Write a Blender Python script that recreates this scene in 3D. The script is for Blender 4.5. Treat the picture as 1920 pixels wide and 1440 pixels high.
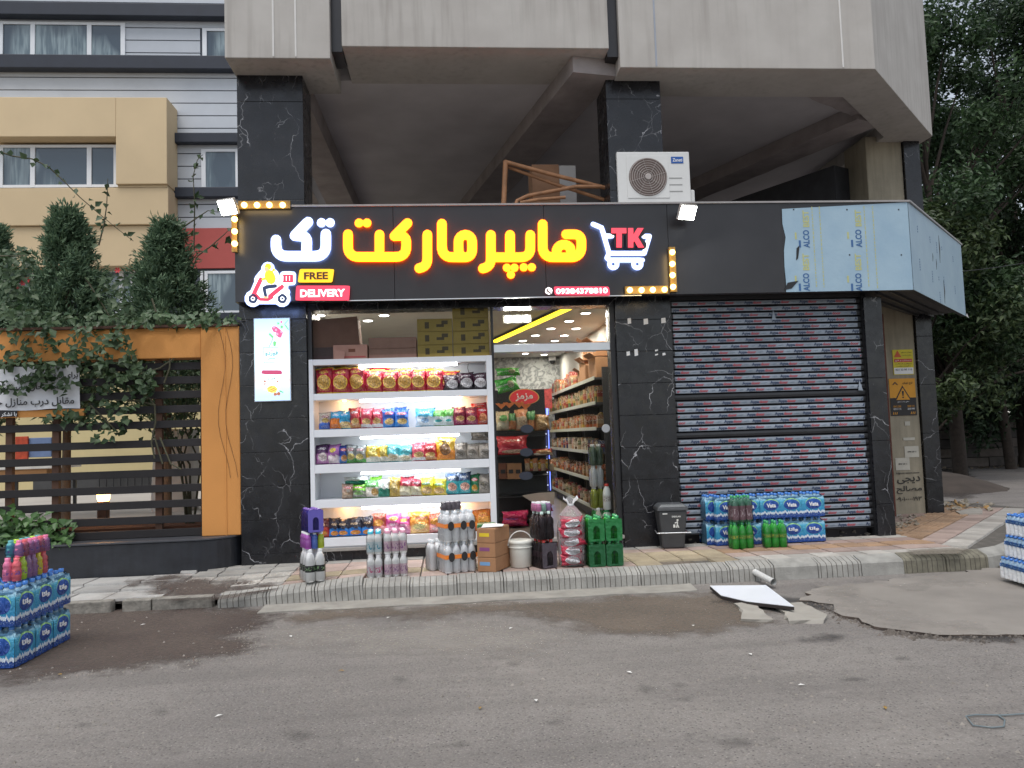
import bpy, bmesh, math, random
import numpy as np
from mathutils import Vector, Matrix, noise as mnoise
random.seed(7); rng = np.random.default_rng(7)
R = math.radians
sc = bpy.context.scene
for o in list(bpy.data.objects): bpy.data.objects.remove(o)
COL = sc.collection

# ------------------------------------------------------------------ camera
# World: X along the shop front, Y into the shop (front face of the pillars at Y=0), Z up, pavement at 0.
F = 1450.0; YAW, PITCH, ROLL = R(4.8), R(3.75), R(1.9)
CAM = Vector((0, -9.95, 1.5))
_f = Vector((math.sin(YAW)*math.cos(PITCH), math.cos(YAW)*math.cos(PITCH), math.sin(PITCH)))
_r0 = _f.cross(Vector((0, 0, 1))).normalized(); _u0 = _r0.cross(_f)
_r = _r0*math.cos(ROLL) - _u0*math.sin(ROLL); _u = _u0*math.cos(ROLL) + _r0*math.sin(ROLL)
cd = bpy.data.cameras.new('camera'); cam = bpy.data.objects.new('camera', cd); COL.objects.link(cam)
cd.sensor_fit = 'HORIZONTAL'; cd.sensor_width = 36; cd.lens = F/1920*36; cd.clip_end = 2000; cd.clip_start = .05
cam.matrix_world = Matrix(((_r.x, _u.x, -_f.x, CAM.x), (_r.y, _u.y, -_f.y, CAM.y), (_r.z, _u.z, -_f.z, CAM.z), (0, 0, 0, 1)))
sc.camera = cam

# ------------------------------------------------------------------ sky, sun, exposure (overcast dusk)
SUN_EL, SUN_AZ = R(66), R(205)
w = bpy.data.worlds.new('World'); sc.world = w; w.use_nodes = True
nt = w.node_tree; bg = nt.nodes['Background']
sky = nt.nodes.new('ShaderNodeTexSky'); sky.sky_type = 'NISHITA'; sky.sun_disc = False
sky.sun_elevation = SUN_EL; sky.sun_rotation = SUN_AZ; sky.dust_density = .6; sky.air_density = 1
hs = nt.nodes.new('ShaderNodeHueSaturation'); hs.inputs['Saturation'].default_value = .38
nt.links.new(sky.outputs[0], hs.inputs['Color']); nt.links.new(hs.outputs[0], bg.inputs[0]); bg.inputs[1].default_value = .1
sd = bpy.data.lights.new('sun', 'SUN'); sd.energy = 1.3; sd.angle = R(40); sd.color = (1, .96, .92)
so = bpy.data.objects.new('sun', sd); COL.objects.link(so)
_d = Vector((math.sin(SUN_AZ)*math.cos(SUN_EL), math.cos(SUN_AZ)*math.cos(SUN_EL), math.sin(SUN_EL)))
so.rotation_euler = _d.to_track_quat('Z', 'Y').to_euler(); so.location = (0, -20, 30)
sc.view_settings.view_transform = 'Standard'; sc.view_settings.look = 'None'
sc.view_settings.gamma = 1; sc.view_settings.use_curve_mapping = False
sc.view_settings.exposure = 0.85
sc.render.engine = 'CYCLES'; cy = sc.cycles
cy.use_denoising = True; cy.max_bounces = 7; cy.diffuse_bounces = 3; cy.glossy_bounces = 3; cy.transparent_max_bounces = 24
cy.transmission_bounces = 4; cy.sample_clamp_indirect = 3; cy.sample_clamp_direct = 20; cy.caustics_reflective = False; cy.caustics_refractive = False
sc.render.resolution_x, sc.render.resolution_y = 1024, 768

# ------------------------------------------------------------------ survey: a point of the photograph on a known plane of the place
def _ray(px, py): return _f + _r*((px-960)/F) - _u*((py-720)/F)
def S(px, py, Y=0.0):
    d = _ray(px, py); return CAM + d*((Y-CAM.y)/d.y)
def G(px, py, Z=0.0):
    d = _ray(px, py); return CAM + d*((Z-CAM.z)/d.z)
def lerp(a, b, t): return a+(b-a)*t

# ------------------------------------------------------------------ materials
class NT:
    def __init__(s, m): s.t = m.node_tree; s.n = s.t.nodes; s.l = s.t.links
    def new(s, typ, **kw):
        n = s.n.new(typ)
        for k, v in kw.items(): setattr(n, k, v)
        return n
    def put(s, sock, v):
        if v is None: return
        if hasattr(v, 'is_linked') or isinstance(v, bpy.types.NodeSocket): s.l.new(v, sock)
        else:
            if isinstance(v, (tuple, list)) and len(v) == 3 and sock.type == 'RGBA': v = (*v, 1)
            sock.default_value = v
    def math(s, op, a, b=None, c=None, clamp=False):
        n = s.new('ShaderNodeMath', operation=op, use_clamp=clamp); s.put(n.inputs[0], a); s.put(n.inputs[1], b); s.put(n.inputs[2], c); return n.outputs[0]
    def mix(s, f, a, b):
        n = s.new('ShaderNodeMix', data_type='RGBA'); s.put(n.inputs['Factor'], f); s.put(n.inputs[6], a); s.put(n.inputs[7], b); return n.outputs[2]
    def noise(s, vec, scale, detail=3, rough=.55, dist=0):
        n = s.new('ShaderNodeTexNoise'); s.put(n.inputs['Vector'], vec); n.inputs['Scale'].default_value = scale; n.inputs['Detail'].default_value = detail
        n.inputs['Roughness'].default_value = rough; n.inputs['Distortion'].default_value = dist; return n.outputs['Fac']
    def voro(s, vec, scale, feature='F1', out='Distance', rnd=1):
        n = s.new('ShaderNodeTexVoronoi', feature=feature); s.put(n.inputs['Vector'], vec); n.inputs['Scale'].default_value = scale; n.inputs['Randomness'].default_value = rnd; return n.outputs[out]
    def ramp(s, f, lo, hi, a=0., b=1.):
        n = s.new('ShaderNodeMapRange'); s.put(n.inputs[0], f); n.inputs[1].default_value = lo; n.inputs[2].default_value = hi; n.inputs[3].default_value = a; n.inputs[4].default_value = b; return n.outputs[0]
    def coord(s, k='Object'): return s.new('ShaderNodeTexCoord').outputs[k]
    def pos(s): return s.new('ShaderNodeNewGeometry').outputs['Position']
    def mapv(s, vec, sc=(1, 1, 1), loc=(0, 0, 0), rot=(0, 0, 0)):
        n = s.new('ShaderNodeMapping'); s.put(n.inputs[0], vec); n.inputs['Scale'].default_value = sc; n.inputs['Location'].default_value = loc; n.inputs['Rotation'].default_value = rot; return n.outputs[0]
    def xyz(s, vec):
        n = s.new('ShaderNodeSeparateXYZ'); s.put(n.inputs[0], vec); return n.outputs
    def comb(s, x, y, z=0.):
        n = s.new('ShaderNodeCombineXYZ'); s.put(n.inputs[0], x); s.put(n.inputs[1], y); s.put(n.inputs[2], z); return n.outputs[0]
    def bump(s, h, st=.3, d=.01):
        n = s.new('ShaderNodeBump'); s.put(n.inputs['Height'], h); n.inputs['Strength'].default_value = st; n.inputs['Distance'].default_value = d; return n.outputs[0]
    def ell(s, u, v, cu, cv, ru, rv):
        a = s.math('POWER', s.math('DIVIDE', s.math('SUBTRACT', u, cu), ru), 2.); b = s.math('POWER', s.math('DIVIDE', s.math('SUBTRACT', v, cv), rv), 2.)
        return s.math('LESS_THAN', s.math('ADD', a, b), 1.)
    def rnd(s): return s.new('ShaderNodeObjectInfo').outputs['Random']
MATS = {}
def newmat(name):
    m = bpy.data.materials.new(name); m.use_nodes = True; MATS[name] = m
    return m, NT(m), m.node_tree.nodes['Principled BSDF']
def srgb(r, g, b):
    f = lambda c: (c/255/12.92 if c/255 <= .04045 else ((c/255+.055)/1.055)**2.4)
    return (f(r), f(g), f(b))
def M(name, col=(.5, .5, .5), rough=.6, var=.12, scale=6, bump=0, bscale=40, metal=0, coat=0, emit=None, es=1, spec=.5, world=False, sss=0, nolight=False, streak=0):
    if name in MATS: return MATS[name]
    m, n, p = newmat(name)
    vec = n.pos() if world else n.coord()
    if var:
        a = n.noise(vec, scale, 4); f = n.ramp(a, .3, .7, 1-var, 1+var)
        if streak:
            st = n.noise(n.mapv(vec, (5, 5, .35)), 3, 3); f = n.math('MULTIPLY', f, n.ramp(st, .35, .75, 1+streak*.3, 1-streak))
        hsv = n.new('ShaderNodeHueSaturation'); n.put(hsv.inputs['Color'], col); n.put(hsv.inputs['Value'], f); n.l.new(hsv.outputs[0], p.inputs['Base Color'])
    else: n.put(p.inputs['Base Color'], col)
    p.inputs['Roughness'].default_value = rough; p.inputs['Metallic'].default_value = metal; p.inputs['Specular IOR Level'].default_value = spec
    if coat: p.inputs['Coat Weight'].default_value = coat; p.inputs['Coat Roughness'].default_value = .12
    if bump: n.l.new(n.bump(n.noise(vec, bscale, 4), bump), p.inputs['Normal'])
    if emit is not None: n.put(p.inputs['Emission Color'], emit); p.inputs['Emission Strength'].default_value = es
    if nolight: m.cycles.emission_sampling = 'NONE'
    return m
def film(name, col=(1, 1, 1), clear=.8, rough=.12, bump=.6, bscale=30, base=None):
    """thin clear plastic or glass: mostly see-through, glossy"""
    if name in MATS: return MATS[name]
    m, n, p = newmat(name); n.n.remove(p)
    tr = n.new('ShaderNodeBsdfTransparent'); tr.inputs[0].default_value = (*col, 1)
    gl = n.new('ShaderNodeBsdfPrincipled'); gl.inputs['Base Color'].default_value = (*(base or col), 1); gl.inputs['Roughness'].default_value = rough
    if bump: n.l.new(n.bump(n.noise(n.coord(), bscale, 3), bump, .02), gl.inputs['Normal'])
    fr = n.new('ShaderNodeLayerWeight'); fr.inputs[0].default_value = .35
    f = n.math('ADD', 1-clear, n.math('MULTIPLY', fr.outputs['Fresnel'], .6), clamp=True)
    mx = n.new('ShaderNodeMixShader'); n.l.new(f, mx.inputs[0]); n.l.new(tr.outputs[0], mx.inputs[1]); n.l.new(gl.outputs[0], mx.inputs[2])
    n.l.new(mx.outputs[0], n.n['Material Output'].inputs[0]); return m

# ------------------------------------------------------------------ mesh building
class MB:
    def __init__(s, *mats): s.v = []; s.f = []; s.mi = []; s.sm = []; s.mats = list(mats); s.uv = {}; s.xf = None
    def _m(s, m):
        if m is None: return 0
        if isinstance(m, int): return m
        if m not in s.mats: s.mats.append(m)
        return s.mats.index(m)
    def add(s, vs, fs, m=None, smooth=False):
        b = len(s.v)
        if s.xf is not None: vs = [tuple(s.xf @ Vector(v)) for v in vs]
        s.v.extend([tuple(v) for v in vs]); k = s._m(m)
        for f in fs: s.f.append([b+i for i in f]); s.mi.append(k); s.sm.append(smooth)
        return s
    def box(s, x0, x1, y0, y1, z0, z1, m=None):
        return s.add([(x0, y0, z0), (x1, y0, z0), (x1, y1, z0), (x0, y1, z0), (x0, y0, z1), (x1, y0, z1), (x1, y1, z1), (x0, y1, z1)],
                     [(0, 3, 2, 1), (4, 5, 6, 7), (0, 1, 5, 4), (1, 2, 6, 5), (2, 3, 7, 6), (3, 0, 4, 7)], m)
    def cbox(s, c, d, m=None): return s.box(c[0]-d[0]/2, c[0]+d[0]/2, c[1]-d[1]/2, c[1]+d[1]/2, c[2]-d[2]/2, c[2]+d[2]/2, m)
    def prism(s, pts, vec, m=None):
        """closed polygon pts (3D) pushed along vec"""
        n = len(pts); vec = Vector(vec); a = [Vector(p) for p in pts]
        return s.add(a+[p+vec for p in a], [tuple(range(n))[::-1], tuple(range(n, 2*n))]+[(i, (i+1) % n, n+(i+1) % n, n+i) for i in range(n)], m)
    def tube(s, path, r, n=8, m=None, smooth=True, cap=True):
        path = [Vector(p) for p in path]; rs = r if isinstance(r, (list, tuple)) else [r]*len(path)
        vs = []; up = None
        for i, p in enumerate(path):
            t = (path[min(i+1, len(path)-1)]-path[max(i-1, 0)]).normalized()
            if up is None: up = Vector((0, 0, 1)) if abs(t.z) < .9 else Vector((1, 0, 0))
            a = t.cross(up); a = a.normalized() if a.length > 1e-5 else t.orthogonal().normalized(); b = a.cross(t); up = b
            for k in range(n): q = 2*math.pi*k/n; vs.append(p+(a*math.cos(q)+b*math.sin(q))*rs[i])
        fs = [(i*n+k, i*n+(k+1) % n, (i+1)*n+(k+1) % n, (i+1)*n+k) for i in range(len(path)-1) for k in range(n)]
        s.add(vs, fs, m, smooth)
        if cap: s.add(vs[:n], [tuple(range(n))[::-1]], m); s.add(vs[-n:], [tuple(range(n))], m)
        return s
    def lathe(s, prof, c=(0, 0, 0), n=14, m=None, smooth=True, sx=1, sy=1, cap=True):
        vs = [(c[0]+r*math.cos(2*math.pi*k/n)*sx, c[1]+r*math.sin(2*math.pi*k/n)*sy, c[2]+z) for r, z in prof for k in range(n)]
        fs = [(i*n+k, i*n+(k+1) % n, (i+1)*n+(k+1) % n, (i+1)*n+k) for i in range(len(prof)-1) for k in range(n)]
        s.add(vs, fs, m, smooth)
        if cap: s.add(vs[:n], [tuple(range(n))[::-1]], m); s.add(vs[-n:], [tuple(range(n))], m)
        return s
    def grid(s, P, m=None, smooth=True, uv=True):
        """P[i][j] rows of points"""
        a, b = len(P), len(P[0]); base = len(s.f)
        s.add([p for r_ in P for p in r_], [(i*b+j, i*b+j+1, (i+1)*b+j+1, (i+1)*b+j) for i in range(a-1) for j in range(b-1)], m, smooth)
        if uv:
            k = base
            for i in range(a-1):
                for j in range(b-1):
                    u0, u1, v0, v1 = j/(b-1), (j+1)/(b-1), i/(a-1), (i+1)/(a-1)
                    s.uv[k] = [(u0, v0), (u1, v0), (u1, v1), (u0, v1)]; k += 1
        return s
    def mesh(s, name):
        me = bpy.data.meshes.new(name); me.from_pydata(s.v, [], s.f)
        for m in s.mats: me.materials.append(m)
        me.polygons.foreach_set('material_index', s.mi); me.polygons.foreach_set('use_smooth', s.sm)
        if s.uv:
            L = me.uv_layers.new(name='UVMap').data
            for p in me.polygons:
                if p.index in s.uv:
                    for li, q in zip(p.loop_indices, s.uv[p.index]): L[li].uv = q
        me.update(); return me
    def build(s, name, parent=None, bevel=0, **kw): return link(name, s.mesh(name), parent, bevel, **kw)
def link(name, me, parent=None, bevel=0, loc=None, rz=None, mat=None):
    o = bpy.data.objects.new(name, me); COL.objects.link(o)
    if parent: o.parent = parent
    if loc is not None: o.location = loc
    if rz is not None: o.rotation_euler = (0, 0, rz)
    if bevel:
        b = o.modifiers.new('bevel', 'BEVEL'); b.width = bevel; b.segments = 2; b.limit_method = 'ANGLE'; b.angle_limit = R(40)
    return o
def tag(o, label, cat, group=None):
    o['label'] = label; o['category'] = cat
    if group: o['group'] = group
    return o
def thing(name, label, cat, loc=(0, 0, 0), rz=0, group=None):
    o = bpy.data.objects.new(name, None); COL.objects.link(o); o.location = loc; o.rotation_euler = (0, 0, rz); o.empty_display_size = .1
    return tag(o, label, cat, group)
def struct(o): o['kind'] = 'structure'; return o
def stuff(o): o['kind'] = 'stuff'; return o
def dup(root, loc, rz=None, label=None, group=None):
    r = root.copy(); COL.objects.link(r); r.location = loc
    if rz is not None: r.rotation_euler = (0, 0, rz)
    if label: r['label'] = label
    if group: r['group'] = group
    for ch in list(root.children):
        c = ch.copy(); COL.objects.link(c); c.parent = r
        for g in list(ch.children):
            d = g.copy(); COL.objects.link(d); d.parent = c
    return r
def rotZ(a): return Matrix.Rotation(a, 4, 'Z')

# ------------------------------------------------------------------ lettering
AR = {'ا': (0xFE8D, 0xFE8E), 'آ': (0xFE81, 0xFE82), 'ب': 0xFE8F, 'پ': 0xFB56, 'ت': 0xFE95, 'ج': 0xFE9D, 'چ': 0xFB7A, 'ح': 0xFEA1, 'خ': 0xFEA5, 'د': (0xFEA9, 0xFEAA),
      'ر': (0xFEAD, 0xFEAE), 'ز': (0xFEAF, 0xFEB0), 'س': 0xFEB1, 'ش': 0xFEB5, 'ص': 0xFEB9, 'ط': 0xFEC1, 'ع': 0xFEC9, 'ف': 0xFED1, 'ق': 0xFED5, 'ک': 0xFB8E, 'گ': 0xFB92,
      'ل': 0xFEDD, 'م': 0xFEE1, 'ن': 0xFEE5, 'و': (0xFEED, 0xFEEE), 'ه': 0xFEE9, 'ی': 0xFBFC}
def fa(t):
    """Persian text as presentation forms in left-to-right drawing order"""
    out = []
    for i, c in enumerate(t):
        k = AR.get(c)
        if k is None: out.append(c); continue
        prev = AR.get(t[i-1]) if i else None; nxt = AR.get(t[i+1]) if i+1 < len(t) else None
        jr = isinstance(prev, int); jl = isinstance(k, int) and nxt is not None
        if isinstance(k, tuple): out.append(chr(k[1] if jr else k[0]))
        else: out.append(chr(k+(3 if jr and jl else 1 if jr else 2 if jl else 0)))
    return ''.join(out[::-1])
_txt = {}
def text_mesh(s, bold=0, ext=.02, res=3):
    """lettering of unit size lying in XY, centred; cached"""
    key = (s, bold, ext)
    if key in _txt: return _txt[key]
    c = bpy.data.curves.new('t', 'FONT'); c.body = s; c.size = 1; c.align_x = 'CENTER'; c.align_y = 'CENTER'; c.offset = bold; c.extrude = ext; c.resolution_u = res
    o = bpy.data.objects.new('t', c); me = bpy.data.meshes.new_from_object(o); bpy.data.objects.remove(o); bpy.data.curves.remove(c)
    co = np.empty(len(me.vertices)*3, np.float32); me.vertices.foreach_get('co', co); co = co.reshape(-1, 3)
    w_ = (co[:, 0].min(), co[:, 0].max(), co[:, 1].min(), co[:, 1].max())
    fs = [tuple(p.vertices) for p in me.polygons]; bpy.data.meshes.remove(me)
    _txt[key] = (co, fs, w_); return _txt[key]
def letter(s, mat, h=None, w=None, bold=0, ext=.02, depth=.002):
    """MB of lettering in the XZ plane facing -Y, fitted to width w and height h, centred on the origin"""
    co, fs, (x0, x1, y0, y1) = text_mesh(s, bold, ext)
    sx = w/(x1-x0) if w else None; sy = h/(y1-y0) if h else None
    sx = sx or sy; sy = sy or sx
    cx, cyy = (x0+x1)/2, (y0+y1)/2
    b = MB(mat); b.add([((x-cx)*sx, -z/ext*depth/2, (y-cyy)*sy) for x, y, z in co.tolist()], fs, mat); return b
def shift(b, v, rz=0):
    m = Matrix.Translation(Vector(v)) @ rotZ(rz); b.v = [tuple(m @ Vector(p)) for p in b.v]; return b
def merge(a, b):
    base = len(a.v); a.v.extend(b.v); mp = [a._m(m) for m in b.mats]; fb = len(a.f)
    for f in b.f: a.f.append([i+base for i in f])
    a.mi.extend([mp[i] for i in b.mi]); a.sm.extend(b.sm)
    for k, q in b.uv.items(): a.uv[k+fb] = q
    return a
def march(fn, x0, x1, y0, y1, st):
    """closed outlines of fn<0 on a grid"""
    xs = np.arange(x0, x1+st, st); ys = np.arange(y0, y1+st, st); X, Y = np.meshgrid(xs, ys); V = fn(X, Y)
    V[0, :] = V[-1, :] = 1; V[:, 0] = V[:, -1] = 1
    ins = V < 0; code = ins[:-1, :-1]*1+ins[:-1, 1:]*2+ins[1:, 1:]*4+ins[1:, :-1]*8
    nxt = {}
    def ept(i, j, e):
        if e == 0: a, b = (i, j), (i, j+1)
        elif e == 1: a, b = (i, j+1), (i+1, j+1)
        elif e == 2: a, b = (i+1, j), (i+1, j+1)
        else: a, b = (i, j), (i+1, j)
        return (a, b)
    T = {1: [(3, 0)], 2: [(0, 1)], 3: [(3, 1)], 4: [(1, 2)], 5: [(3, 2), (1, 0)], 6: [(0, 2)], 7: [(3, 2)], 8: [(2, 3)], 9: [(2, 0)], 10: [(0, 3), (2, 1)], 11: [(2, 1)], 12: [(1, 3)], 13: [(1, 0)], 14: [(0, 3)]}
    for i, j in zip(*np.nonzero((code > 0) & (code < 15))):
        for a, b in T[int(code[i, j])]: nxt[ept(i, j, a)] = ept(i, j, b)
    loops = []
    while nxt:
        k0 = next(iter(nxt)); k = k0; L = []
        while k in nxt:
            (i0, j0), (i1, j1) = k; a, b = V[i0, j0], V[i1, j1]; t = a/(a-b) if a != b else .5
            L.append((xs[j0]+(xs[j1]-xs[j0])*t, ys[i0]+(ys[i1]-ys[i0])*t)); k = nxt.pop(k)
        if len(L) > 5: loops.append(L)
    return loops
def thin(L, eps):
    out = [L[0]]
    for i in range(1, len(L)-1):
        a, b, c = out[-1], L[i], L[i+1]
        if abs((b[0]-a[0])*(c[1]-a[1])-(b[1]-a[1])*(c[0]-a[0])) > eps*math.hypot(c[0]-a[0], c[1]-a[1]) or math.hypot(b[0]-a[0], b[1]-a[1]) > 8: out.append(b)
    return out
def seg_sdf(strokes):
    """strokes: (points, radius); union of round strokes"""
    def fn(X, Y):
        d = np.full(X.shape, 1e9)
        for pts, r in strokes:
            if len(pts) == 1: d = np.minimum(d, np.hypot(X-pts[0][0], Y-pts[0][1])-r)
            for (ax, ay), (bx, by) in zip(pts[:-1], pts[1:]):
                dx, dy = bx-ax, by-ay; t = np.clip(((X-ax)*dx+(Y-ay)*dy)/(dx*dx+dy*dy+1e-9), 0, 1)
                d = np.minimum(d, np.hypot(X-ax-t*dx, Y-ay-t*dy)-r)
        return d
    return fn
def shape_mesh(fn, bbox, st, place, depth, face, side, eps=.12):
    """solid plate of the 2D shape fn<0; place(x, y, t) gives the world point, t=0 back, 1 front"""
    loops = [thin(L, eps) for L in march(fn, *bbox, st)]
    c = bpy.data.curves.new('s', 'CURVE'); c.dimensions = '2D'; c.fill_mode = 'BOTH'; c.extrude = 1
    for L in loops:
        if len(L) < 4: continue
        sp = c.splines.new('POLY'); sp.points.add(len(L)-1); sp.use_cyclic_u = True
        for p, (x, y) in zip(sp.points, L): p.co = (x, -y, 0, 1)
    o = bpy.data.objects.new('s', c); me = bpy.data.meshes.new_from_object(o); bpy.data.objects.remove(o); bpy.data.curves.remove(c)
    b = MB(face, side); vs = [v.co.copy() for v in me.vertices]
    w_ = [tuple(place(v.x, -v.y, 1 if v.z > 0 else 0)) for v in vs]
    for p in me.polygons:
        flat = abs(sum(vs[i].z for i in p.vertices)/len(p.vertices)) > .5
        b.f.append(list(p.vertices)); b.mi.append(0 if flat else 1); b.sm.append(False)
    b.v = w_; bpy.data.meshes.remove(me); return b
def rrect(cx, cyy, hw, hh, r, skew=0):
    def fn(X, Y):
        x = np.abs(X-cx+skew*(Y-cyy))-hw+r; y = np.abs(Y-cyy)-hh+r
        return np.hypot(np.maximum(x, 0), np.maximum(y, 0))+np.minimum(np.maximum(x, y), 0)-r
    return fn
# ================================================================== SETTING MATERIALS
def mk_asphalt():
    m, n, p = newmat('asphalt'); v = n.pos()
    big = n.noise(v, .45, 4); mid = n.noise(v, 3.2, 5, .6); fine = n.noise(v, 70, 4, .8); spk = n.voro(v, 34); spl = n.voro(v, 27); trk = n.noise(n.mapv(v, (.12, 1.3, 1)), 1.6, 4); grn = n.noise(v, 19, 4, .7)
    c = n.mix(n.ramp(big, .35, .7), srgb(122, 117, 113), srgb(142, 136, 130))
    c = n.mix(n.ramp(mid, .45, .75, 0, .45), c, srgb(104, 99, 95))
    c = n.mix(n.ramp(fine, .5, .72, 0, .8), c, srgb(176, 170, 162))
    c = n.mix(n.ramp(spk, .1, .26, .85, 0), c, srgb(58, 55, 54)); c = n.mix(n.ramp(spl, .06, .16, .7, 0), c, srgb(186, 180, 172))
    wv = n.new('ShaderNodeVectorMath', operation='MULTIPLY_ADD'); wn = n.new('ShaderNodeTexNoise'); n.put(wn.inputs['Vector'], v); wn.inputs['Scale'].default_value = 1.1; wn.inputs['Detail'].default_value = 5; n.l.new(wn.outputs['Color'], wv.inputs[0]); wv.inputs[1].default_value = (1.2, 1.2, 0); n.l.new(v, wv.inputs[2])
    ck = n.math('MULTIPLY', n.ramp(n.voro(wv.outputs[0], .55, 'DISTANCE_TO_EDGE'), .001, .007, 1, 0), n.ramp(n.noise(v, .8, 2), .48, .56)); c = n.mix(n.math('MULTIPLY', ck, .12), c, srgb(50, 47, 46))
    c = n.mix(n.ramp(grn, .5, .8, 0, .55), c, srgb(88, 83, 80)); c = n.mix(n.ramp(trk, .46, .66, 0, .4), c, srgb(96, 91, 88))
    n.l.new(c, p.inputs['Base Color']); p.inputs['Roughness'].default_value = .85
    n.l.new(n.bump(n.math('ADD', fine, n.math('MULTIPLY', spk, .8)), .8, .012), p.inputs['Normal'])
    return m
ASPHALT = mk_asphalt()
def mk_marble():
    m, n, p = newmat('black_marble'); v = n.pos()
    wn = n.new('ShaderNodeTexNoise'); n.put(wn.inputs['Vector'], v); wn.inputs['Scale'].default_value = 1.4; wn.inputs['Detail'].default_value = 5
    vv = n.new('ShaderNodeVectorMath', operation='MULTIPLY_ADD'); n.l.new(wn.outputs['Color'], vv.inputs[0]); vv.inputs[1].default_value = (.75, .75, .75); n.l.new(v, vv.inputs[2])
    e1 = n.voro(vv.outputs[0], 1.7, 'DISTANCE_TO_EDGE'); e2 = n.voro(vv.outputs[0], 4.3, 'DISTANCE_TO_EDGE')
    k = n.noise(v, 1.9, 3); k2 = n.noise(v, 2.6, 3, dist=.4)
    i0 = n.voro(n.mapv(vv.outputs[0], (1, 1, .6), (0, 0, 0), (.2, .7, 0)), 1.5, 'DISTANCE_TO_EDGE'); i9 = n.voro(n.mapv(vv.outputs[0], (1, 1, .55), (2, 1, 0), (.2, -.6, 0)), 3.4, 'DISTANCE_TO_EDGE')
    i1 = n.math('ABSOLUTE', n.math('SUBTRACT', n.noise(n.mapv(v, (1, 1, .55), (0, 0, 0), (.3, .75, 0)), 1.25, 2.5, .55), .5)); i2 = n.math('ABSOLUTE', n.math('SUBTRACT', n.noise(n.mapv(v, (1.4, 1, .6), (3, 1, 2), (.2, -.6, 0)), 2.3, 2.5, .55), .5))
    f1 = n.math('MULTIPLY', n.ramp(i0, .0005, .005, .9, 0), n.ramp(k, .47, .58)); f2 = n.math('MULTIPLY', n.ramp(i9, .0, .010, .5, 0), n.ramp(k2, .5, .58))
    f = n.math('MAXIMUM', n.math('MAXIMUM', f1, 0.), n.math('MAXIMUM', f2, 0.))
    base = n.mix(n.ramp(n.noise(v, 4, 5), .35, .7), (.005, .0052, .007), (.014, .0145, .018))
    n.l.new(n.mix(n.math('MULTIPLY', f, .9), base, (.5, .5, .52)), p.inputs['Base Color'])
    n.l.new(n.ramp(n.noise(v, 7, 4), .3, .7, .16, .36), p.inputs['Roughness']); p.inputs['Specular IOR Level'].default_value = .5
    return m
MARBLE = mk_marble()
CONC = M('kerb_concrete', srgb(150, 148, 142), .85, .2, 7, .5, 60, world=True)
CONC_D = M('kerb_concrete_mossy', srgb(116, 112, 98), .9, .28, 9, .5, 60, world=True)
GROOVE = M('kerb_groove', srgb(112, 107, 100), .95, .35, 5, world=True)
FACADE = M('facade_render', srgb(176, 172, 166), .82, .06, 1.3, .25, 160, world=True, streak=.05)
def mk_facade2():
    m, n, p = newmat('facade_render_seamed'); v = n.pos(); s_ = n.xyz(v)
    c = n.mix(n.ramp(n.noise(v, 1.6, 5), .3, .7), srgb(168, 163, 157), srgb(182, 178, 172))
    st = n.noise(n.mapv(v, (4, 4, .25)), 2.5, 3); c = n.mix(n.math('MULTIPLY', n.ramp(st, .48, .75, 0, .8), n.ramp(n.noise(v, .7, 3), .35, .65, .2, 1)), c, srgb(143, 138, 131))
    n.l.new(c, p.inputs['Base Color']); p.inputs['Roughness'].default_value = .85
    n.l.new(n.bump(n.noise(v, 220, 3), .2, .005), p.inputs['Normal']); return m
FACADE2 = mk_facade2()
CEIL = M('raw_ceiling', srgb(190, 187, 188), .9, .12, 1.1, .3, 30, world=True)
BEAM = M('raw_beam', srgb(150, 142, 140), .92, .2, 2.5, .5, 25, world=True)
PLASTER = M('old_plaster', srgb(150, 142, 124), .88, .14, 2.5, .35, 40, world=True, streak=.2)
BLACKP = M('black_composite_panel', (.018, .017, .019), .34, .15, 3, world=True)
BLACKM = M('black_painted_metal', (.016, .016, .018), .45, .2, 6)
SILVER = M('brushed_aluminium', (.62, .63, .64), .35, .05, 6, metal=.8)
WHITE = M('white_plastic', (.78, .79, .8), .4, .04, 6)
WHITEM = M('white_painted_metal', (.74, .76, .79), .38, .03, 4)
CARD = M('cardboard', srgb(158, 116, 82), .8, .1, 8, .15, 50)
CARD2 = M('cardboard_pale', srgb(168, 128, 112), .8, .1, 8, .15, 50)
CARDY = M('cardboard_yellow', srgb(176, 150, 76), .75, .07, 8)
PAPER = M('white_paper', (.75, .75, .74), .7, .05, 6)
INK = M('black_ink', (.015, .015, .017), .6, .1, 6)
DIRTC = M('brown_dirt', srgb(92, 78, 70), .95, .3, 9, .7, 40, world=True)

# ================================================================== ROAD AND GROUND
ZR = -.2
b = MB(ASPHALT); b.grid([[(x, y, ZR) for x in (-400, -30, -8, 0, 8, 30, 400)] for y in (-400, -30, -12, -4, 5, 30, 400)], ASPHALT, False, False)
struct(b.build('road'))
def psd(poly, X, Y):
    """signed distance to polygon, positive inside"""
    d = np.full(X.shape, 1e9); ins = np.zeros(X.shape, bool); n_ = len(poly)
    for i in range(n_):
        (ax, ay), (bx, by) = poly[i], poly[(i+1) % n_]; dx, dy = bx-ax, by-ay
        t = np.clip(((X-ax)*dx+(Y-ay)*dy)/(dx*dx+dy*dy+1e-12), 0, 1); d = np.minimum(d, np.hypot(X-ax-t*dx, Y-ay-t*dy))
        c = ((ay > Y) != (by > Y)) & (X < (bx-ax)*(Y-ay)/((by-ay) if by != ay else 1e-9)+ax); ins ^= c
    return np.where(ins, d, -d)
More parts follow.
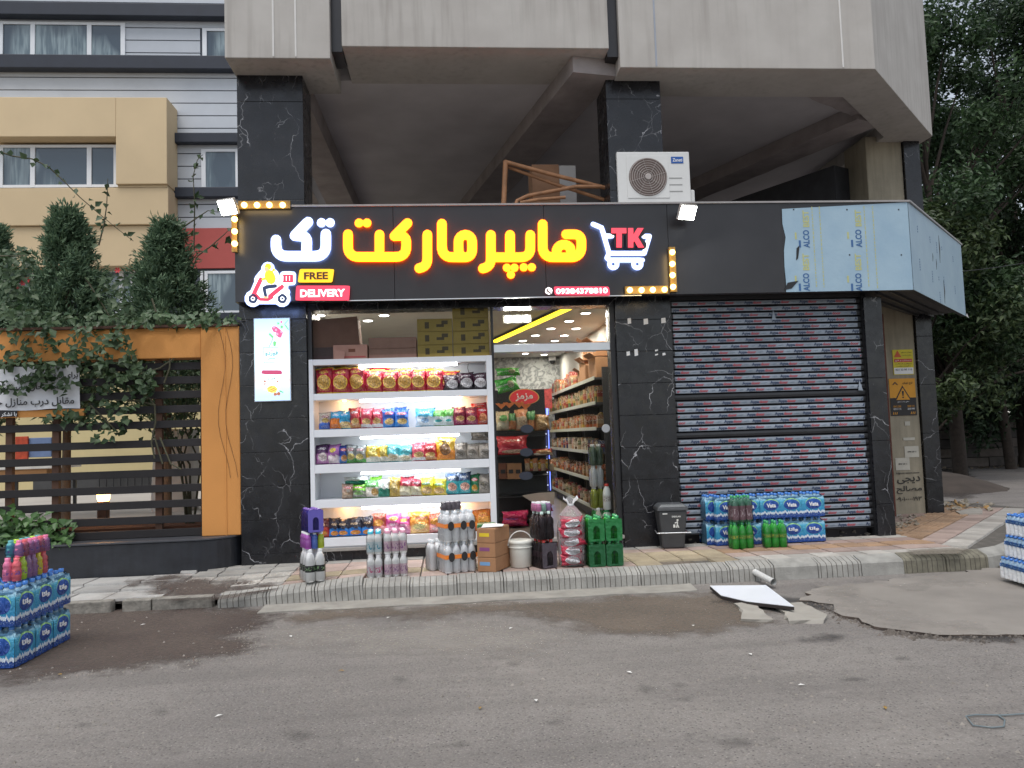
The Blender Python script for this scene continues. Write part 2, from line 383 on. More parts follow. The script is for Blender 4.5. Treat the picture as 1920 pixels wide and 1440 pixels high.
def patch_mat(name, c0, c1, edge=.1, opac=1., rough=.95, speck=None, bump=.6):
    m, n, p = newmat(name); v = n.pos(); a = n.new('ShaderNodeAttribute', attribute_name='sd').outputs['Fac']
    k = n.math('ADD', n.math('MULTIPLY', n.math('SUBTRACT', n.noise(v, 2.6, 8, .68), .5), edge*5), a)
    al = n.ramp(k, -edge*.4, edge*.8, 0, opac); al = n.math('MULTIPLY', al, n.ramp(n.noise(v, 26, 5, .7), .25, .6, .55, 1.))
    g = n.noise(v, 60, 4, .7); c = n.mix(n.ramp(n.noise(v, 2.2, 4), .3, .7), c0, c1); c = n.mix(n.ramp(g, .5, .75, 0, .5), c, tuple(x*1.7 for x in c1))
    n.l.new(c, p.inputs['Base Color']); p.inputs['Roughness'].default_value = rough; n.l.new(n.bump(g, bump, .012), p.inputs['Normal'])
    n.l.new(n.math('MAXIMUM', n.math('MINIMUM', al, 1.), 0.), p.inputs['Alpha']); return m
def ground_patch(name, polys, z, mat, st=.06, pad=.25, zf=None):
    b = MB(mat); sdv = []
    for poly in polys:
        xs = np.arange(min(p[0] for p in poly)-pad, max(p[0] for p in poly)+pad, st); ys = np.arange(min(p[1] for p in poly)-pad, max(p[1] for p in poly)+pad, st)
        X, Y = np.meshgrid(xs, ys); D = psd(poly, X, Y); keep = D > -pad; ix = -np.ones(D.shape, int); base = len(b.v)
        use = np.zeros(D.shape, bool); fs = []
        for i in range(D.shape[0]-1):
            for j in range(D.shape[1]-1):
                if keep[i:i+2, j:j+2].all(): fs.append((i, j)); use[i:i+2, j:j+2] = True
        ix[use] = np.arange(use.sum())+base
        b.v.extend([(x, y, z+(zf(x, y) if zf else 0)) for x, y in zip(X[use].tolist(), Y[use].tolist())]); sdv.extend(D[use].tolist())
        for i, j in fs: b.f.append([int(ix[i, j]), int(ix[i, j+1]), int(ix[i+1, j+1]), int(ix[i+1, j])]); b.mi.append(0); b.sm.append(False)
    me = b.mesh(name); at = me.attributes.new('sd', 'FLOAT', 'POINT'); at.data.foreach_set('value', sdv)
    return struct(link(name, me))
def GP(pts, z): return [(G(x, y, z).x, G(x, y, z).y) for x, y in pts]
DIRT1 = patch_mat('dirt_dark', srgb(74, 63, 58), srgb(90, 79, 72), .3, .95)
DIRT2 = patch_mat('dirt_sandy', srgb(98, 88, 77), srgb(114, 102, 90), .22, .8)
WET = patch_mat('damp_road', srgb(58, 55, 54), srgb(78, 74, 71), .1, .75, .45)
PALE = patch_mat('worn_pale', srgb(146, 140, 132), srgb(158, 152, 145), .3, .6)
STAIN = patch_mat('oil_stain', srgb(72, 69, 68), srgb(84, 81, 79), .06, .35, .7)
ground_patch('dirt_spill', [GP([(-60, 1150), (130, 1140), (250, 1138), (385, 1139), (480, 1146), (560, 1144), (540, 1160), (470, 1175), (440, 1195), (478, 1212), (440, 1228), (340, 1245), (180, 1262), (-60, 1282)], ZR)], ZR+.004, DIRT1)
ground_patch('dirt_verge', [GP([(500, 1150), (760, 1140), (1000, 1128), (1330, 1113), (1420, 1140), (1430, 1168), (1330, 1192), (1240, 1190), (1130, 1186), (1060, 1168), (980, 1155), (880, 1152), (760, 1160), (640, 1165), (540, 1168)], ZR)], ZR+.008, DIRT2)
ground_patch('damp_patch', [GP([(1340, 1130), (1440, 1140), (1560, 1145), (1640, 1180), (1800, 1205), (1930, 1205), (1930, 1190), (1700, 1180), (1620, 1165), (1560, 1130), (1440, 1118)], ZR),
                           GP([(1500, 1195), (1580, 1192), (1575, 1203), (1510, 1206)], ZR)], ZR+.012, WET)
ground_patch('worn_patch', [GP([(520, 1178), (700, 1172), (900, 1166), (1080, 1195), (1000, 1230), (700, 1225), (500, 1215)], ZR)], ZR+.003, PALE, .12)
ell = lambda cx, cy_, rx, ry: GP([(cx+rx*math.cos(t)*(.8+.4*random.random()), cy_+ry*math.sin(t)*(.8+.4*random.random())) for t in [k*math.pi/6 for k in range(12)]], ZR)
ground_patch('oil_stain', [ell(*q) for q in [(752, 1275, 16, 5), (1287, 1312, 20, 5), (1378, 1393, 34, 9), (1045, 1356, 26, 6), (1275, 1286, 14, 4), (960, 1246, 12, 4), (1296, 1380, 14, 5), (1600, 1275, 18, 4), (1445, 1390, 16, 5), (560, 1380, 22, 6), (160, 1360, 16, 5), (860, 1400, 30, 7), (1690, 1235, 14, 4), (1215, 1295, 16, 5), (300, 1335, 12, 4)]], ZR+.006, STAIN, .03, .09)
# concrete gutter strip
GUT = M('gutter_concrete', srgb(148, 144, 136), .85, .18, 5, .4, 50, world=True)
b = MB(GUT); pts = [(-1.95+i*.3, -1.93+.02*math.sin(i*1.7)+.03*random.random()) for i in range(16)]
b.prism([(-1.95, -1.5, ZR-.02)]+[(x, y, ZR-.02) for x, y in pts]+[(2.6, -1.5, ZR-.02)], (0, 0, .034), GUT); struct(b.build('gutter'))
# raised broken concrete apron in front of the corner
def rough_slab(name, poly, z0, z1, mat, jag=.03, edge=None):
    pp = []
    for i, (x, y) in enumerate(poly):
        x2, y2 = poly[(i+1) % len(poly)]; n_ = max(1, int(math.hypot(x2-x, y2-y)/.09))
        for k in range(n_): t = k/n_; pp.append((x+(x2-x)*t+random.uniform(-jag, jag), y+(y2-y)*t+random.uniform(-jag, jag)))
    n_ = len(pp); b = MB(mat, edge or mat)
    b.add([(x, y, z1) for x, y in pp], [tuple(range(n_))], mat)
    b.add([(x, y, z1) for x, y in pp]+[(x+random.uniform(-.02, .02), y+random.uniform(-.02, .02), z0) for x, y in pp], [(i, n_+i, n_+(i+1) % n_, (i+1) % n_) for i in range(n_)], edge or mat)
    return b.build(name)
APR = M('apron_concrete', srgb(134, 128, 121), .88, .16, 1.6, .5, 70, world=True)
ap = GP([(1520, 1098), (1500, 1120), (1560, 1128), (1578, 1145), (1618, 1158), (1660, 1172), (1700, 1178), (1760, 1182), (1850, 1183), (1960, 1178)], -.15)
struct(rough_slab('concrete_apron', ap+[(9.5, -3.9), (9.5, .5), (7.2, -.55), (6.2, -1.55)], ZR-.02, -.178, APR, .05, M('apron_broken_edge', srgb(70, 60, 53), .95, .3, 12, .8, 30, world=True)))
ground_patch('worn_patch', [GP([(1560, 1128), (1640, 1150), (1700, 1165), (1850, 1175), (1840, 1160), (1700, 1145), (1640, 1120), (1590, 1110)], -.14), GP([(1740, 1085), (1800, 1092), (1830, 1086), (1790, 1080)], -.14), GP([(1660, 1092), (1720, 1090), (1710, 1098)], -.14), GP([(1545, 1092), (1600, 1092), (1600, 1112), (1545, 1110)], -.16)], -.174, PALE, .05, .15)
SLABM = M('slab_concrete', srgb(158, 153, 144), .85, .14, 4, .4, 60, world=True)
for poly, lab in (([(1375, 1131), (1412, 1128), (1425, 1140), (1450, 1162), (1388, 1160), (1395, 1145)], 'broken concrete slab lying below the tip of the white board'),
                  ([(1452, 1133), (1500, 1128), (1552, 1152), (1545, 1162), (1480, 1164), (1470, 1148)], 'broken concrete slab beside the cracked apron edge')):
    tag(rough_slab('concrete_slab', GP(poly, ZR+.03), ZR-.01, ZR+.03, SLABM, .012), lab, 'slab', 'broken slabs by the white board')

b = MB(M('apron_crumbs', srgb(104, 97, 90), .95, .4, 30))
for i in range(420):
    j = random.randrange(1, len(ap)-1); t_ = random.random(); x = lerp(ap[j][0], ap[j+1][0] if j+1 < len(ap) else ap[j][0], t_)+random.gauss(0, .06); y = lerp(ap[j][1], ap[j+1][1] if j+1 < len(ap) else ap[j][1], t_)-abs(random.gauss(0, .07)); r_ = random.choice((.008, .012, .02, .03)); a = random.random()*6
    b.add([(x+r_*math.cos(a), y+r_*math.sin(a), ZR), (x+r_*math.cos(a+2.1), y+r_*math.sin(a+2.1), ZR), (x+r_*math.cos(a+4.2), y+r_*math.sin(a+4.2), ZR), (x+r_*.2, y, ZR+r_*.9)], [(0, 1, 3), (1, 2, 3), (2, 0, 3)])
stuff(tag(b.build('rubble'), 'crumbled concrete bits along the broken apron edge', 'rubble'))
# ================================================================== KERB
def kerb_mesh(L, grooved, mat, seed):
    rd = random.Random(seed); prof = [(.17, 0), (.02, -.045), (0, -.07), (-.012, -.24), (.2, -.24)]   # (y, z) from back to front
    b = MB(mat, GROOVE); xs = [0]; gr = []
    if grooved:
        n_ = 8; pitch = L/n_
        for k in range(n_):
            c = (k+.5)*pitch+rd.uniform(-.005, .005); xs += [c-.0036, c-.0024, c+.0024, c+.0036]; gr.append(c)
    xs.append(L); rows = []
    for i, x in enumerate(xs):
        deep = grooved and 0 < i < len(xs)-1 and (i-1) % 4 in (1, 2)
        q = .009 if deep else 0
        rows.append([(x, .17, 0), (x, .02+q, -.045-q), (x, 0+q, -.07-q), (x, -.012+q, -.24), (x, .2, -.24)] if True else None)
    n_ = 5
    for i in range(len(xs)-1):
        g = grooved and 0 < i < len(xs)-1 and (i-1) % 4 in (0, 1, 2)
        vs = rows[i]+rows[i+1]
        for j in range(n_-1): b.add([rows[i][j], rows[i][j+1], rows[i+1][j+1], rows[i+1][j]], [(0, 1, 2, 3)], 1 if g else 0)
        b.add([rows[i][4], rows[i][0], rows[i+1][0], rows[i+1][4]], [(0, 1, 2, 3)], 0)
    b.add(rows[0], [(4, 3, 2, 1, 0)], 0); b.add(rows[-1], [(0, 1, 2, 3, 4)], 0)
    return b.mesh('kerb_stone')
kg, kp, km = kerb_mesh(.49, True, CONC, 1), kerb_mesh(.49, False, CONC, 2), kerb_mesh(.49, True, CONC_D, 3)
kerb = bpy.data.objects.new('kerb', None); COL.objects.link(kerb); struct(kerb)
def szdrop(x, y): return -.1*min(1, max(0, (-1.2-x)/1.2))*min(1, max(0, -y/1.4))
x = -2.45; k = 0
while x < 5.9:
    me = kp if k in (12, 14) else km if k in (15, 16, 17) else kg
    o = link('kerb_stone', me, kerb, loc=(x, -1.545+random.uniform(-.008, .008), szdrop(x+.25, -1.5)+random.uniform(-.006, .006)+.004))
    if x < -1.2: o.rotation_euler = (0, -math.atan(.083), 0)
    x += .5; k += 1
x, y = 6.02, -1.55
for k in range(9):
    a = R(min(45, 24+k*14)); link('kerb_stone', kp if k < 5 else kg, kerb, loc=(x, y, .004), rz=a); x += .5*math.cos(a); y += .5*math.sin(a)
# low edging stones where the pavement drops to the road
EDG = M('edging_stone', srgb(132, 128, 120), .9, .35, 14, .8, 40, world=True)
x = -2.5
for k in range(14):
    L_ = .3 if k % 3 == 1 else .62; x -= L_
    if k == 2: x -= .1
    b = MB(EDG); b.box(0, L_-.012, 0, .12, -.16, .0); o = b.build('edging_stone', kerb, .012, loc=(x, -1.5+random.uniform(-.015, .015), -.085+random.uniform(-.012, .012)))

# ================================================================== PAVEMENT
BED = M('pavement_bed', srgb(92, 88, 82), .95, .25, 9, .5, 50, world=True)
pav = bpy.data.objects.new('pavement', None); COL.objects.link(pav); struct(pav)
b = MB(BED); gx = [-9+.3*i for i in range(50)]; gy = [-1.39, -1.1, -.8, -.5, -.2, .1, .45]
b.grid([[(x, y, szdrop(x, y)-.028) for x in gx if x < 6] for y in gy], BED, False, False); b.build('mortar_bed', pav)
b = MB(BED); b.add([(5.6, -1.4, -.028), (6.25, -1.38, -.028), (9.8, 2.16, -.028), (9.4, 4.2, -.028), (5.6, .5, -.028)], [(0, 1, 2, 3, 4)], BED); b.build('mortar_bed', pav)
TC = {'pink': srgb(170, 150, 140), 'grey': srgb(160, 157, 151), 'yellow': srgb(172, 158, 132), 'orange': srgb(166, 136, 108), 'white': srgb(178, 173, 165), 'rose': srgb(160, 138, 128), 'lgrey': srgb(172, 170, 166)}
def tile_mat(k):
    if 'tile_'+k in MATS: return MATS['tile_'+k]
    m, n, p = newmat('tile_'+k); v = n.pos(); c = TC[k]; o = n.ramp(n.rnd(), 0, 1, .82, 1.12)
    a = n.ramp(n.noise(v, 3, 5), .3, .75, 1.08, .74); g = n.noise(v, 90, 3)
    hsv = n.new('ShaderNodeHueSaturation'); n.put(hsv.inputs['Color'], c); n.put(hsv.inputs['Value'], n.math('MULTIPLY', o, n.math('MULTIPLY', a, n.ramp(g, .3, .7, .9, 1.1))))
    dm = n.ramp(n.noise(v, 1.3, 5, .65), .52, .72, 0, .6)
    n.l.new(n.mix(dm, hsv.outputs[0], srgb(112, 102, 92)), p.inputs['Base Color']); p.inputs['Roughness'].default_value = .8; n.l.new(n.bump(g, .3, .006), p.inputs['Normal']); return m
_tm = {}
def tile_mesh(w_, d_, k, style):
    key = (round(w_, 3), round(d_, 3), k, style)
    if key in _tm: return _tm[key]
    m = tile_mat(k); b = MB(m); e = .004; h = .006
    def cham(x0, x1, y0, y1, z0, z1, c=.006):
        b.add([(x0, y0, z0), (x1, y0, z0), (x1, y1, z0), (x0, y1, z0), (x0+c, y0+c, z1), (x1-c, y0+c, z1), (x1-c, y1-c, z1), (x0+c, y1-c, z1)], [(4, 5, 6, 7), (0, 1, 5, 4), (1, 2, 6, 5), (2, 3, 7, 6), (3, 0, 4, 7)], m)
    cham(e, w_-e, e, d_-e, -.028, 0)
    if style == 'bars':
        for i in range(4): y0 = d_*(i+.22)/4; cham(.02, w_-.02, y0, y0+d_*.14, -.001, .006, .004)
    if style == 'dots':
        for i in range(4):
            for j in range(4): cham(w_*(i+.3)/4, w_*(i+.7)/4, d_*(j+.3)/4, d_*(j+.7)/4, -.001, .006, .006)
    _tm[key] = b.mesh('paving_tile'); return _tm[key]
def tile(x, y, w_, d_, k, style='flat', rz=0, par=pav):
    z = szdrop(x+w_/2, y+d_/2); o = link('paving_tile', tile_mesh(w_, d_, k, style), par, loc=(x, y, z+random.uniform(-.004, .003)))
    o.rotation_euler = (random.uniform(-.006, .006), random.uniform(-.006, .006)-(0.04 if -2.5 < x < -1.2 and y < -.5 else 0), rz+random.uniform(-.004, .004)); return o
rows = [(-1.385, .3), (-1.085, .3), (-.785, .3), (-.485, .3), (-.185, .24)]
for i in range(26):
    x = -1.85+.3*i
    for r_, (y, d_) in enumerate(rows):
        if x < 2.95:
            k, st = [('pink', 'flat'), ('yellow', 'bars'), ('yellow', 'bars') if x > 1.9 else ('pink', 'flat'), ('pink', 'flat') if i % 5 else ('rose', 'flat'), ('grey', 'flat')][r_]
            if x > 1.9 and r_ == 0: k = 'yellow'
        else: k, st = [('white', 'flat'), ('pink', 'flat'), ('orange', 'bars'), ('rose', 'flat'), ('white', 'flat')][r_]
        if r_ == 0 and 2.15 < x < 2.75: continue          # the dirt pit by the bin
        if x+.3 > 5.95: continue
        tile(x, y, .3, d_, k, st)
for i in range(4):
    for r_, (y, d_) in enumerate(rows): tile(-3.05+.3*i, y, .3, d_, ['grey', 'white', 'white', 'grey', 'grey'][r_], ['flat', 'dots', 'dots', 'flat', 'flat'][r_])
y = -1.385
for r_, d_ in enumerate((.42, .3, .42, .3)):
    x = -3.06-(.2 if r_ % 2 else 0); kx = 0
    if r_ % 2: tile(x, y, .2, d_, 'lgrey')
    while x > -8.2:
        w_ = (.62, .4, .5)[(kx+r_) % 3]; x -= w_; kx += 1
        if y+d_ < -.1: tile(x, y, w_, d_, 'lgrey')
    y += d_
# the turn of the pavement round the corner: courses at 45 degrees
o45 = Vector((5.93, -1.40, 0)); du = Vector((1, 1, 0))/math.sqrt(2); dv = Vector((-1, 1, 0))/math.sqrt(2)
for r_, (d_, k, st) in enumerate(((.3, 'white', 'flat'), (.3, 'pink', 'flat'), (.3, 'orange', 'bars'), (.3, 'orange', 'bars'), (.3, 'rose', 'flat'), (.3, 'white', 'flat'))):
    for i in range(-6, 17):
        p = o45+du*(.3*i)+dv*(.06+.3*r_)
        c = p+du*.15+dv*.15
        if c.x < 5.97 or c.y < -1.36+max(0, (c.x-6.3)): continue
        if c.x-c.y > 7.55 or (c.x < 6.05 and c.y > -.1): continue
        o = link('paving_tile', tile_mesh(.3, .3, k, st), pav, loc=(p.x, p.y, random.uniform(-.003, .003))); o.rotation_euler = (0, 0, R(45))
ground_patch('dirt_pit', [[(2.16, -1.36), (2.78, -1.36), (2.74, -1.12), (2.2, -1.12)]], -.014, patch_mat('pit_soil', srgb(104, 94, 82), srgb(122, 112, 100), .05, 1), .03, .06)
ground_patch('dirt_film', [GP([(250, 1092), (330, 1085), (420, 1090), (520, 1100), (500, 1112), (330, 1118), (270, 1108)], -.06)], .012, DIRT1, .04, .12, szdrop)
ground_patch('dirt_film', [GP([(1700, 1033), (1790, 1028), (1820, 1032), (1800, 1040), (1710, 1042)], 0.)], .012, patch_mat('corner_grit', srgb(120, 112, 100), srgb(134, 126, 114), .06, .8), .04, .12)
# scattered grit and litter on the road
STONE = M('road_grit', srgb(138, 132, 124), .9, .4, 30)
b = MB(STONE)
EDGEP = [(480, 1172), (440, 1195), (478, 1212), (440, 1228), (340, 1245), (180, 1262), (60, 1272)]
for i in range(260):
    a_, c_ = random.choice(list(zip(EDGEP[:-1], EDGEP[1:]))); t_ = random.random(); p = G(lerp(a_[0], c_[0], t_)+random.gauss(0, 14), lerp(a_[1], c_[1], t_)+random.gauss(0, 5), ZR); r_ = random.uniform(.005, .014); a = random.random()*6
    b.add([(p.x+r_*math.cos(a), p.y+r_*math.sin(a), ZR), (p.x+r_*math.cos(a+2.1), p.y+r_*math.sin(a+2.1), ZR), (p.x+r_*math.cos(a+4.2), p.y+r_*math.sin(a+4.2), ZR), (p.x, p.y, ZR+r_*.9)], [(0, 1, 3), (1, 2, 3), (2, 0, 3)])
for i in range(600):
    p = G(random.uniform(-50, 1970), 1130+310*random.random()**1.3, ZR); r_ = random.choice((.006, .008, .008, .012, .018)); a = random.random()*6
    b.add([(p.x+r_*math.cos(a), p.y+r_*math.sin(a), ZR), (p.x+r_*math.cos(a+2.1), p.y+r_*math.sin(a+2.1), ZR), (p.x+r_*math.cos(a+4.2), p.y+r_*math.sin(a+4.2), ZR), (p.x, p.y, ZR+r_*.8)], [(0, 1, 3), (1, 2, 3), (2, 0, 3)])
stuff(tag(b.build('grit'), 'small loose stones scattered over the grey road', 'grit'))
b = MB(M('fallen_leaf', srgb(150, 120, 60), .8, .4, 20), M('litter_paper', (.7, .69, .66), .8, .1))
for px, py, k in ((112, 1267, 0), (728, 1160, 1), (958, 1180, 1), (1180, 1263, 1), (340, 1096+5, 1), (268, 1103+70, 1), (1005, 1316, 1), (1503, 1287, 1), (1407, 1229, 1), (545, 1195, 1), (1860, 1143, 1), (410, 1345, 1), (1300, 1175, 1), (640, 1260, 0), (900, 1330, 0), (1660, 1330, 0)):
    p = G(px, py, ZR); a = random.random()*6; L_, w_ = .026, .013
    c_, s_ = math.cos(a), math.sin(a); q = lambda u, v, z: (p.x+u*c_-v*s_, p.y+u*s_+v*c_, ZR+.009+z)
    b.add([q(-L_, 0, 0), q(0, -w_, .006), q(L_, 0, .003), q(0, w_, .006)], [(0, 1, 2, 3)], k)
stuff(tag(b.build('litter'), 'scraps of paper and dry leaves lying on the road', 'litter'))
# ================================================================== THE SHOP BUILDING
bld = thing('commercial_building', 'pale rendered building overhanging the shop on black marble pillars', 'building')
def part(b, name, bevel=0, par=None): return b.build(name, par or bld, bevel)
def pillar(x0, x1, y0, y1, z0, z1, joints, name='pillar'):
    """marble clad pillar: core with one slab per course"""
    core = part(MB(M('pillar_core', (.05, .05, .05), .9)).box(x0+.03, x1-.03, y0+.03, y1-.03, z0, z1), name)
    zs = [z0]+joints+[z1]
    for a, c in zip(zs[:-1], zs[1:]):
        o = MB(MARBLE).box(x0+random.uniform(0, .002), x1-random.uniform(0, .002), y0+random.uniform(0, .003), y1, a+.002, c-.002).build('marble_slab', core, .003)
    return core
pillar(-2.6, -1.765, 0, .62, -.12, 6.26, [.12, .54, .96, 1.38, 1.8, 2.22, 2.64, 3.06, 3.5, 4.6, 5.9])
pillar(2.23, 2.975, 0, .62, -.12, 6.22, [.02+.42*k for k in range(1, 8)]+[3.6, 4.7, 5.95])
pillar(5.63, 5.88, -.03, .4, -.12, 3.2, [.42, 1.26, 2.1], 'door_post')
pillar(7.74, 8.02, 2.15, 2.6, -.25, 6.3, [.5, 1.3, 2.1, 2.9, 3.6, 4.9], 'corner_post')
part(MB(PLASTER).box(7.1, 7.735, 2.2, 2.9, -.25, 6.3), 'plaster_column', .015)
# upper storey: three projecting blocks with recessed black strips between them
zt = 11
part(MB(FACADE2).box(-2.62, -1.34, -.46, .55, 6.25, zt), 'bay_wall', .008)
part(MB(FACADE2).box(-1.2, 2.2, -.42, .62, 6.43, zt), 'bay_wall', .008)
part(MB(FACADE2).prism([(2.35, -.38, 6.2), (5.8, -.38, 6.2), (8.12, 1.94, 6.2), (8.12, 5.5, 6.2), (7.3, 5.5, 6.2), (7.3, 1.98, 6.2), (5.8, .48, 6.2), (2.35, .48, 6.2)], (0, 0, zt-6.2)), 'bay_wall', .008)
part(MB(BLACKP).box(-1.338, -1.202, -.34, .12, 6.40, zt), 'recess_strip')
part(MB(BLACKP).box(2.202, 2.348, -.3, .12, 6.38, zt), 'recess_strip')
SEAM = M('facade_joint', srgb(206, 204, 200), .7, .05); SEAMD = M('facade_joint_dark', srgb(150, 156, 166), .7, .05)
for px, Y, m in ((512, -.462, SEAM), (554, -.462, SEAM), (1228, -.382, SEAMD), (1577, -.382, SEAM)):
    x = S(px, 60, Y).x; part(MB(m).box(x-.011, x+.011, Y-.004, Y+.01, 6.27 if Y < -.4 else 6.22, zt-.1), 'render_joint')
# raw ceiling of the open storey, its beams, end walls
part(MB(CEIL).prism([(-2.6, .55, 6.44), (5.7, .55, 6.44), (7.35, 2.1, 6.44), (7.35, 15, 6.44), (-2.6, 15, 6.44)], (0, 0, .2)), 'storey_ceiling')
part(MB(BEAM).prism([(-2.5, .56, 6.1), (-1.78, .56, 6.1), (-1.62, 14, 6.1), (-2.5, 14, 6.1)], (0, 0, .335)), 'ceiling_beam')
def obeam(p, q, wd, z0, z1, name='ceiling_beam', m=BEAM, seg=26, jag=.02):
    p, q = Vector((*p, 0)), Vector((*q, 0)); d = (q-p); nrm = Vector((d.y, -d.x, 0)).normalized()*wd; b = MB(m)
    L = [p.lerp(q, i/seg) for i in range(seg+1)]
    rows = [[(a.x+random.uniform(-jag, jag), a.y, z1) for a in L], [(a.x, a.y, z0+random.uniform(0, jag)) for a in L], [(a.x+nrm.x, a.y+nrm.y, z0) for a in L], [(a.x+nrm.x, a.y+nrm.y, z1) for a in L]]
    b.grid(rows, m, False, False); b.add([r_[0] for r_ in rows], [(0, 1, 2, 3)]); return part(b, name)
obeam((2.36, -.1), (.55, 8.2), -.62, 6.205, 6.437)
obeam((7.0, 1.5), (4.2, 7.9), -.6, 6.205, 6.437)
obeam((5.05, .48), (7.0, 1.72), .35, 6.28, 6.437)
WALLD = M('raw_block_wall', srgb(70, 66, 68), .95, .25, 3, .5, 20, world=True)
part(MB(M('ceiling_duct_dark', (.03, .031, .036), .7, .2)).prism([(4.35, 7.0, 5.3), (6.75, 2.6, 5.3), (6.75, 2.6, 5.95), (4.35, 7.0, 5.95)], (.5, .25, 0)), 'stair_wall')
part(MB(PLASTER).prism([(5.2, 7.2, 4.3), (6.55, 6.2, 4.3), (6.25, 6.4, 5.4), (5.2, 7.2, 5.0)], (0, .2, 0)), 'parapet_wall')
# roof of the shop (floor of the open storey), behind the fascia
part(MB(BEAM).prism([(-2.55, -.26, 3.42), (6.0, -.26, 3.42), (8.2, 1.95, 3.42), (8.2, 9, 3.42), (-2.55, 9, 3.42)], (0, 0, .83)), 'canopy_slab')
part(MB(M('soffit_panel', (.035, .034, .036), .6, .2, world=True)).prism([(-2.5, -.3, 3.27), (6.02, -.3, 3.27), (8.35, 2.03, 3.27), (8.1, 2.6, 3.27), (5.62, .3, 3.27), (-2.5, .3, 3.27)], (0, 0, .05)), 'soffit')
for t in (.25, .5, .75):
    part(MB(BLACKM).prism([(6.02-.4*t, -.3+.6*t, 3.235), (6.06-.4*t, -.3+.6*t, 3.235), (8.3-.3*t, 1.98+.6*t, 3.235), (8.26-.3*t, 1.98+.6*t, 3.235)], (0, 0, .03)), 'soffit_rail')
# interior of the shop
WALLI = M('shop_wall', srgb(182, 180, 174), .8, .06, 2, .2, 40, world=True)
def mk_grey():
    m, n, p = newmat('mottled_wallpaper'); v = n.pos(); a = n.noise(v, 9, 3, .5, 1.2)
    n.l.new(n.mix(n.ramp(a, .42, .58), srgb(112, 114, 114), srgb(160, 162, 160)), p.inputs['Base Color']); p.inputs['Roughness'].default_value = .7; return m
FLOORI = M('shop_floor', srgb(120, 112, 104), .35, .12, 3, world=True)
part(MB(FLOORI).box(-1.765, 2.6, .12, 7.7, -.1, .16), 'shop_floor')
part(MB(WALLI).box(-1.765, 2.6, .35, 7.7, 3.27, 3.40), 'shop_ceiling')
part(MB(mk_grey()).box(-1.8, 2.6, 7.7, 7.85, .1, 3.4), 'shop_back_wall')
part(MB(WALLI).box(2.6, 2.72, .625, 7.7, .1, 3.4), 'shop_side_wall')
part(MB(WALLI).box(-1.9, -1.767, .625, 7.7, .1, 3.4), 'shop_side_wall')
part(MB(MARBLE).box(-1.763, 2.228, .05, .35, 3.17, 3.27), 'door_lintel')
part(MB(MARBLE).box(-1.763, 2.228, .02, .12, -.1, .115), 'step_riser')
part(MB(M('stone_ledge', srgb(150, 146, 140), .5, .1, world=True)).box(-1.763, 2.228, -.02, .125, .117, .16), 'step_tread', .006)
# black frame round the opening
for x0, x1 in ((-1.763, -1.71), (2.16, 2.228)): part(MB(BLACKM).box(x0, x1, .06, .16, .161, 3.169), 'door_frame')
part(MB(SILVER).box(.62, 2.159, .07, .17, 2.575, 2.68), 'transom_bar', .004)
part(MB(BLACKM).box(.585, .618, .07, .17, .161, 3.169), 'door_frame')
GLASS = film('clear_glass', (.97, .985, .98), .97, .02, 0, base=(0, 0, 0))
part(MB(GLASS).box(.62, 2.159, .115, .123, 2.682, 3.169), 'transom_pane')
part(MB(GLASS).box(-1.709, .584, .115, .123, 2.59, 3.169), 'transom_pane')
door = thing('glass_door', 'frameless glass shop door with dark oval stickers in the opening', 'door', (1.42, .12, .162))
part(MB(GLASS).box(-.78, .0, -.005, .005, 0, 2.40), 'pane', 0, door)
part(MB(GLASS).box(.012, .735, .012, .02, 0, 2.40), 'pane', 0, door)
OV = M('dark_sticker', (.02, .025, .04), .5, .05); OVG = M('grey_sticker', (.35, .36, .37), .5, .05)
for px, py, m, rx in ((988, 804, OV, .085), (987, 848, OV, .085), (986, 892, OV, .09), (1136, 803, OVG, .055)):
    p = S(px, py, .11)-Vector((1.42, .12, .162)); b = MB(m); b.prism([(p.x+rx*math.cos(t), -.009, p.z+.055*math.sin(t)) for t in [k*math.pi/10 for k in range(20)]], (0, -.002, 0)); part(b, 'sticker', 0, door)
part(MB(SILVER).box(.25, .55, -.02, .03, 2.401, 2.41), 'hinge_clamp', 0, door)
# taped scraps of paper left on the right pillar
for px, py, w_, h_ in ((1180, 602, 7, 12), (1211, 603, 9, 12), (1244, 601, 9, 11), (1178, 663, 7, 9), (1193, 661, 7, 14), (1231, 657, 6, 4), (1231, 665, 6, 4), (1245, 664, 6, 6)):
    p = S(px, py, -.003); k = .0068; b = MB(PAPER); b.prism([(-w_*k/2, 0, -h_*k/2), (w_*k/2, 0, -h_*k/2+.01), (w_*k/2-.004, 0, h_*k/2), (-w_*k/2, 0, h_*k/2-.006)], (0, -.003, 0))
    tag(b.build('paper_scrap', loc=p), 'torn scrap of white paper taped to the marble pillar beside the shutter', 'paper', 'paper scraps on the pillar')

# ================================================================== ROLLER SHUTTER
shut = thing('roller_shutter', 'closed black roller shutter with printed film strips on its slats', 'shutter', (0, 0, 0))
SLAT = M('shutter_slat', (.02, .021, .024), .45, .2, 6); 
def mk_pf():
    m, n, p = newmat('printed_film'); v = n.pos(); o = n.ramp(n.rnd(), 0, 1, .75, 1.1); hsv = n.new('ShaderNodeHueSaturation'); n.put(hsv.inputs['Color'], srgb(150, 160, 172)); n.put(hsv.inputs['Value'], n.math('MULTIPLY', o, n.ramp(n.noise(v, 3, 4), .3, .75, 1.1, .65))); n.l.new(hsv.outputs[0], p.inputs['Base Color']); p.inputs['Roughness'].default_value = .5
    return m
FILM = mk_pf()
NAVY = M('navy_print', srgb(30, 46, 80), .5, .05); REDP = M('red_print', srgb(160, 50, 62), .5, .05); GREYP = M('grey_print', srgb(96, 112, 128), .5, .05)
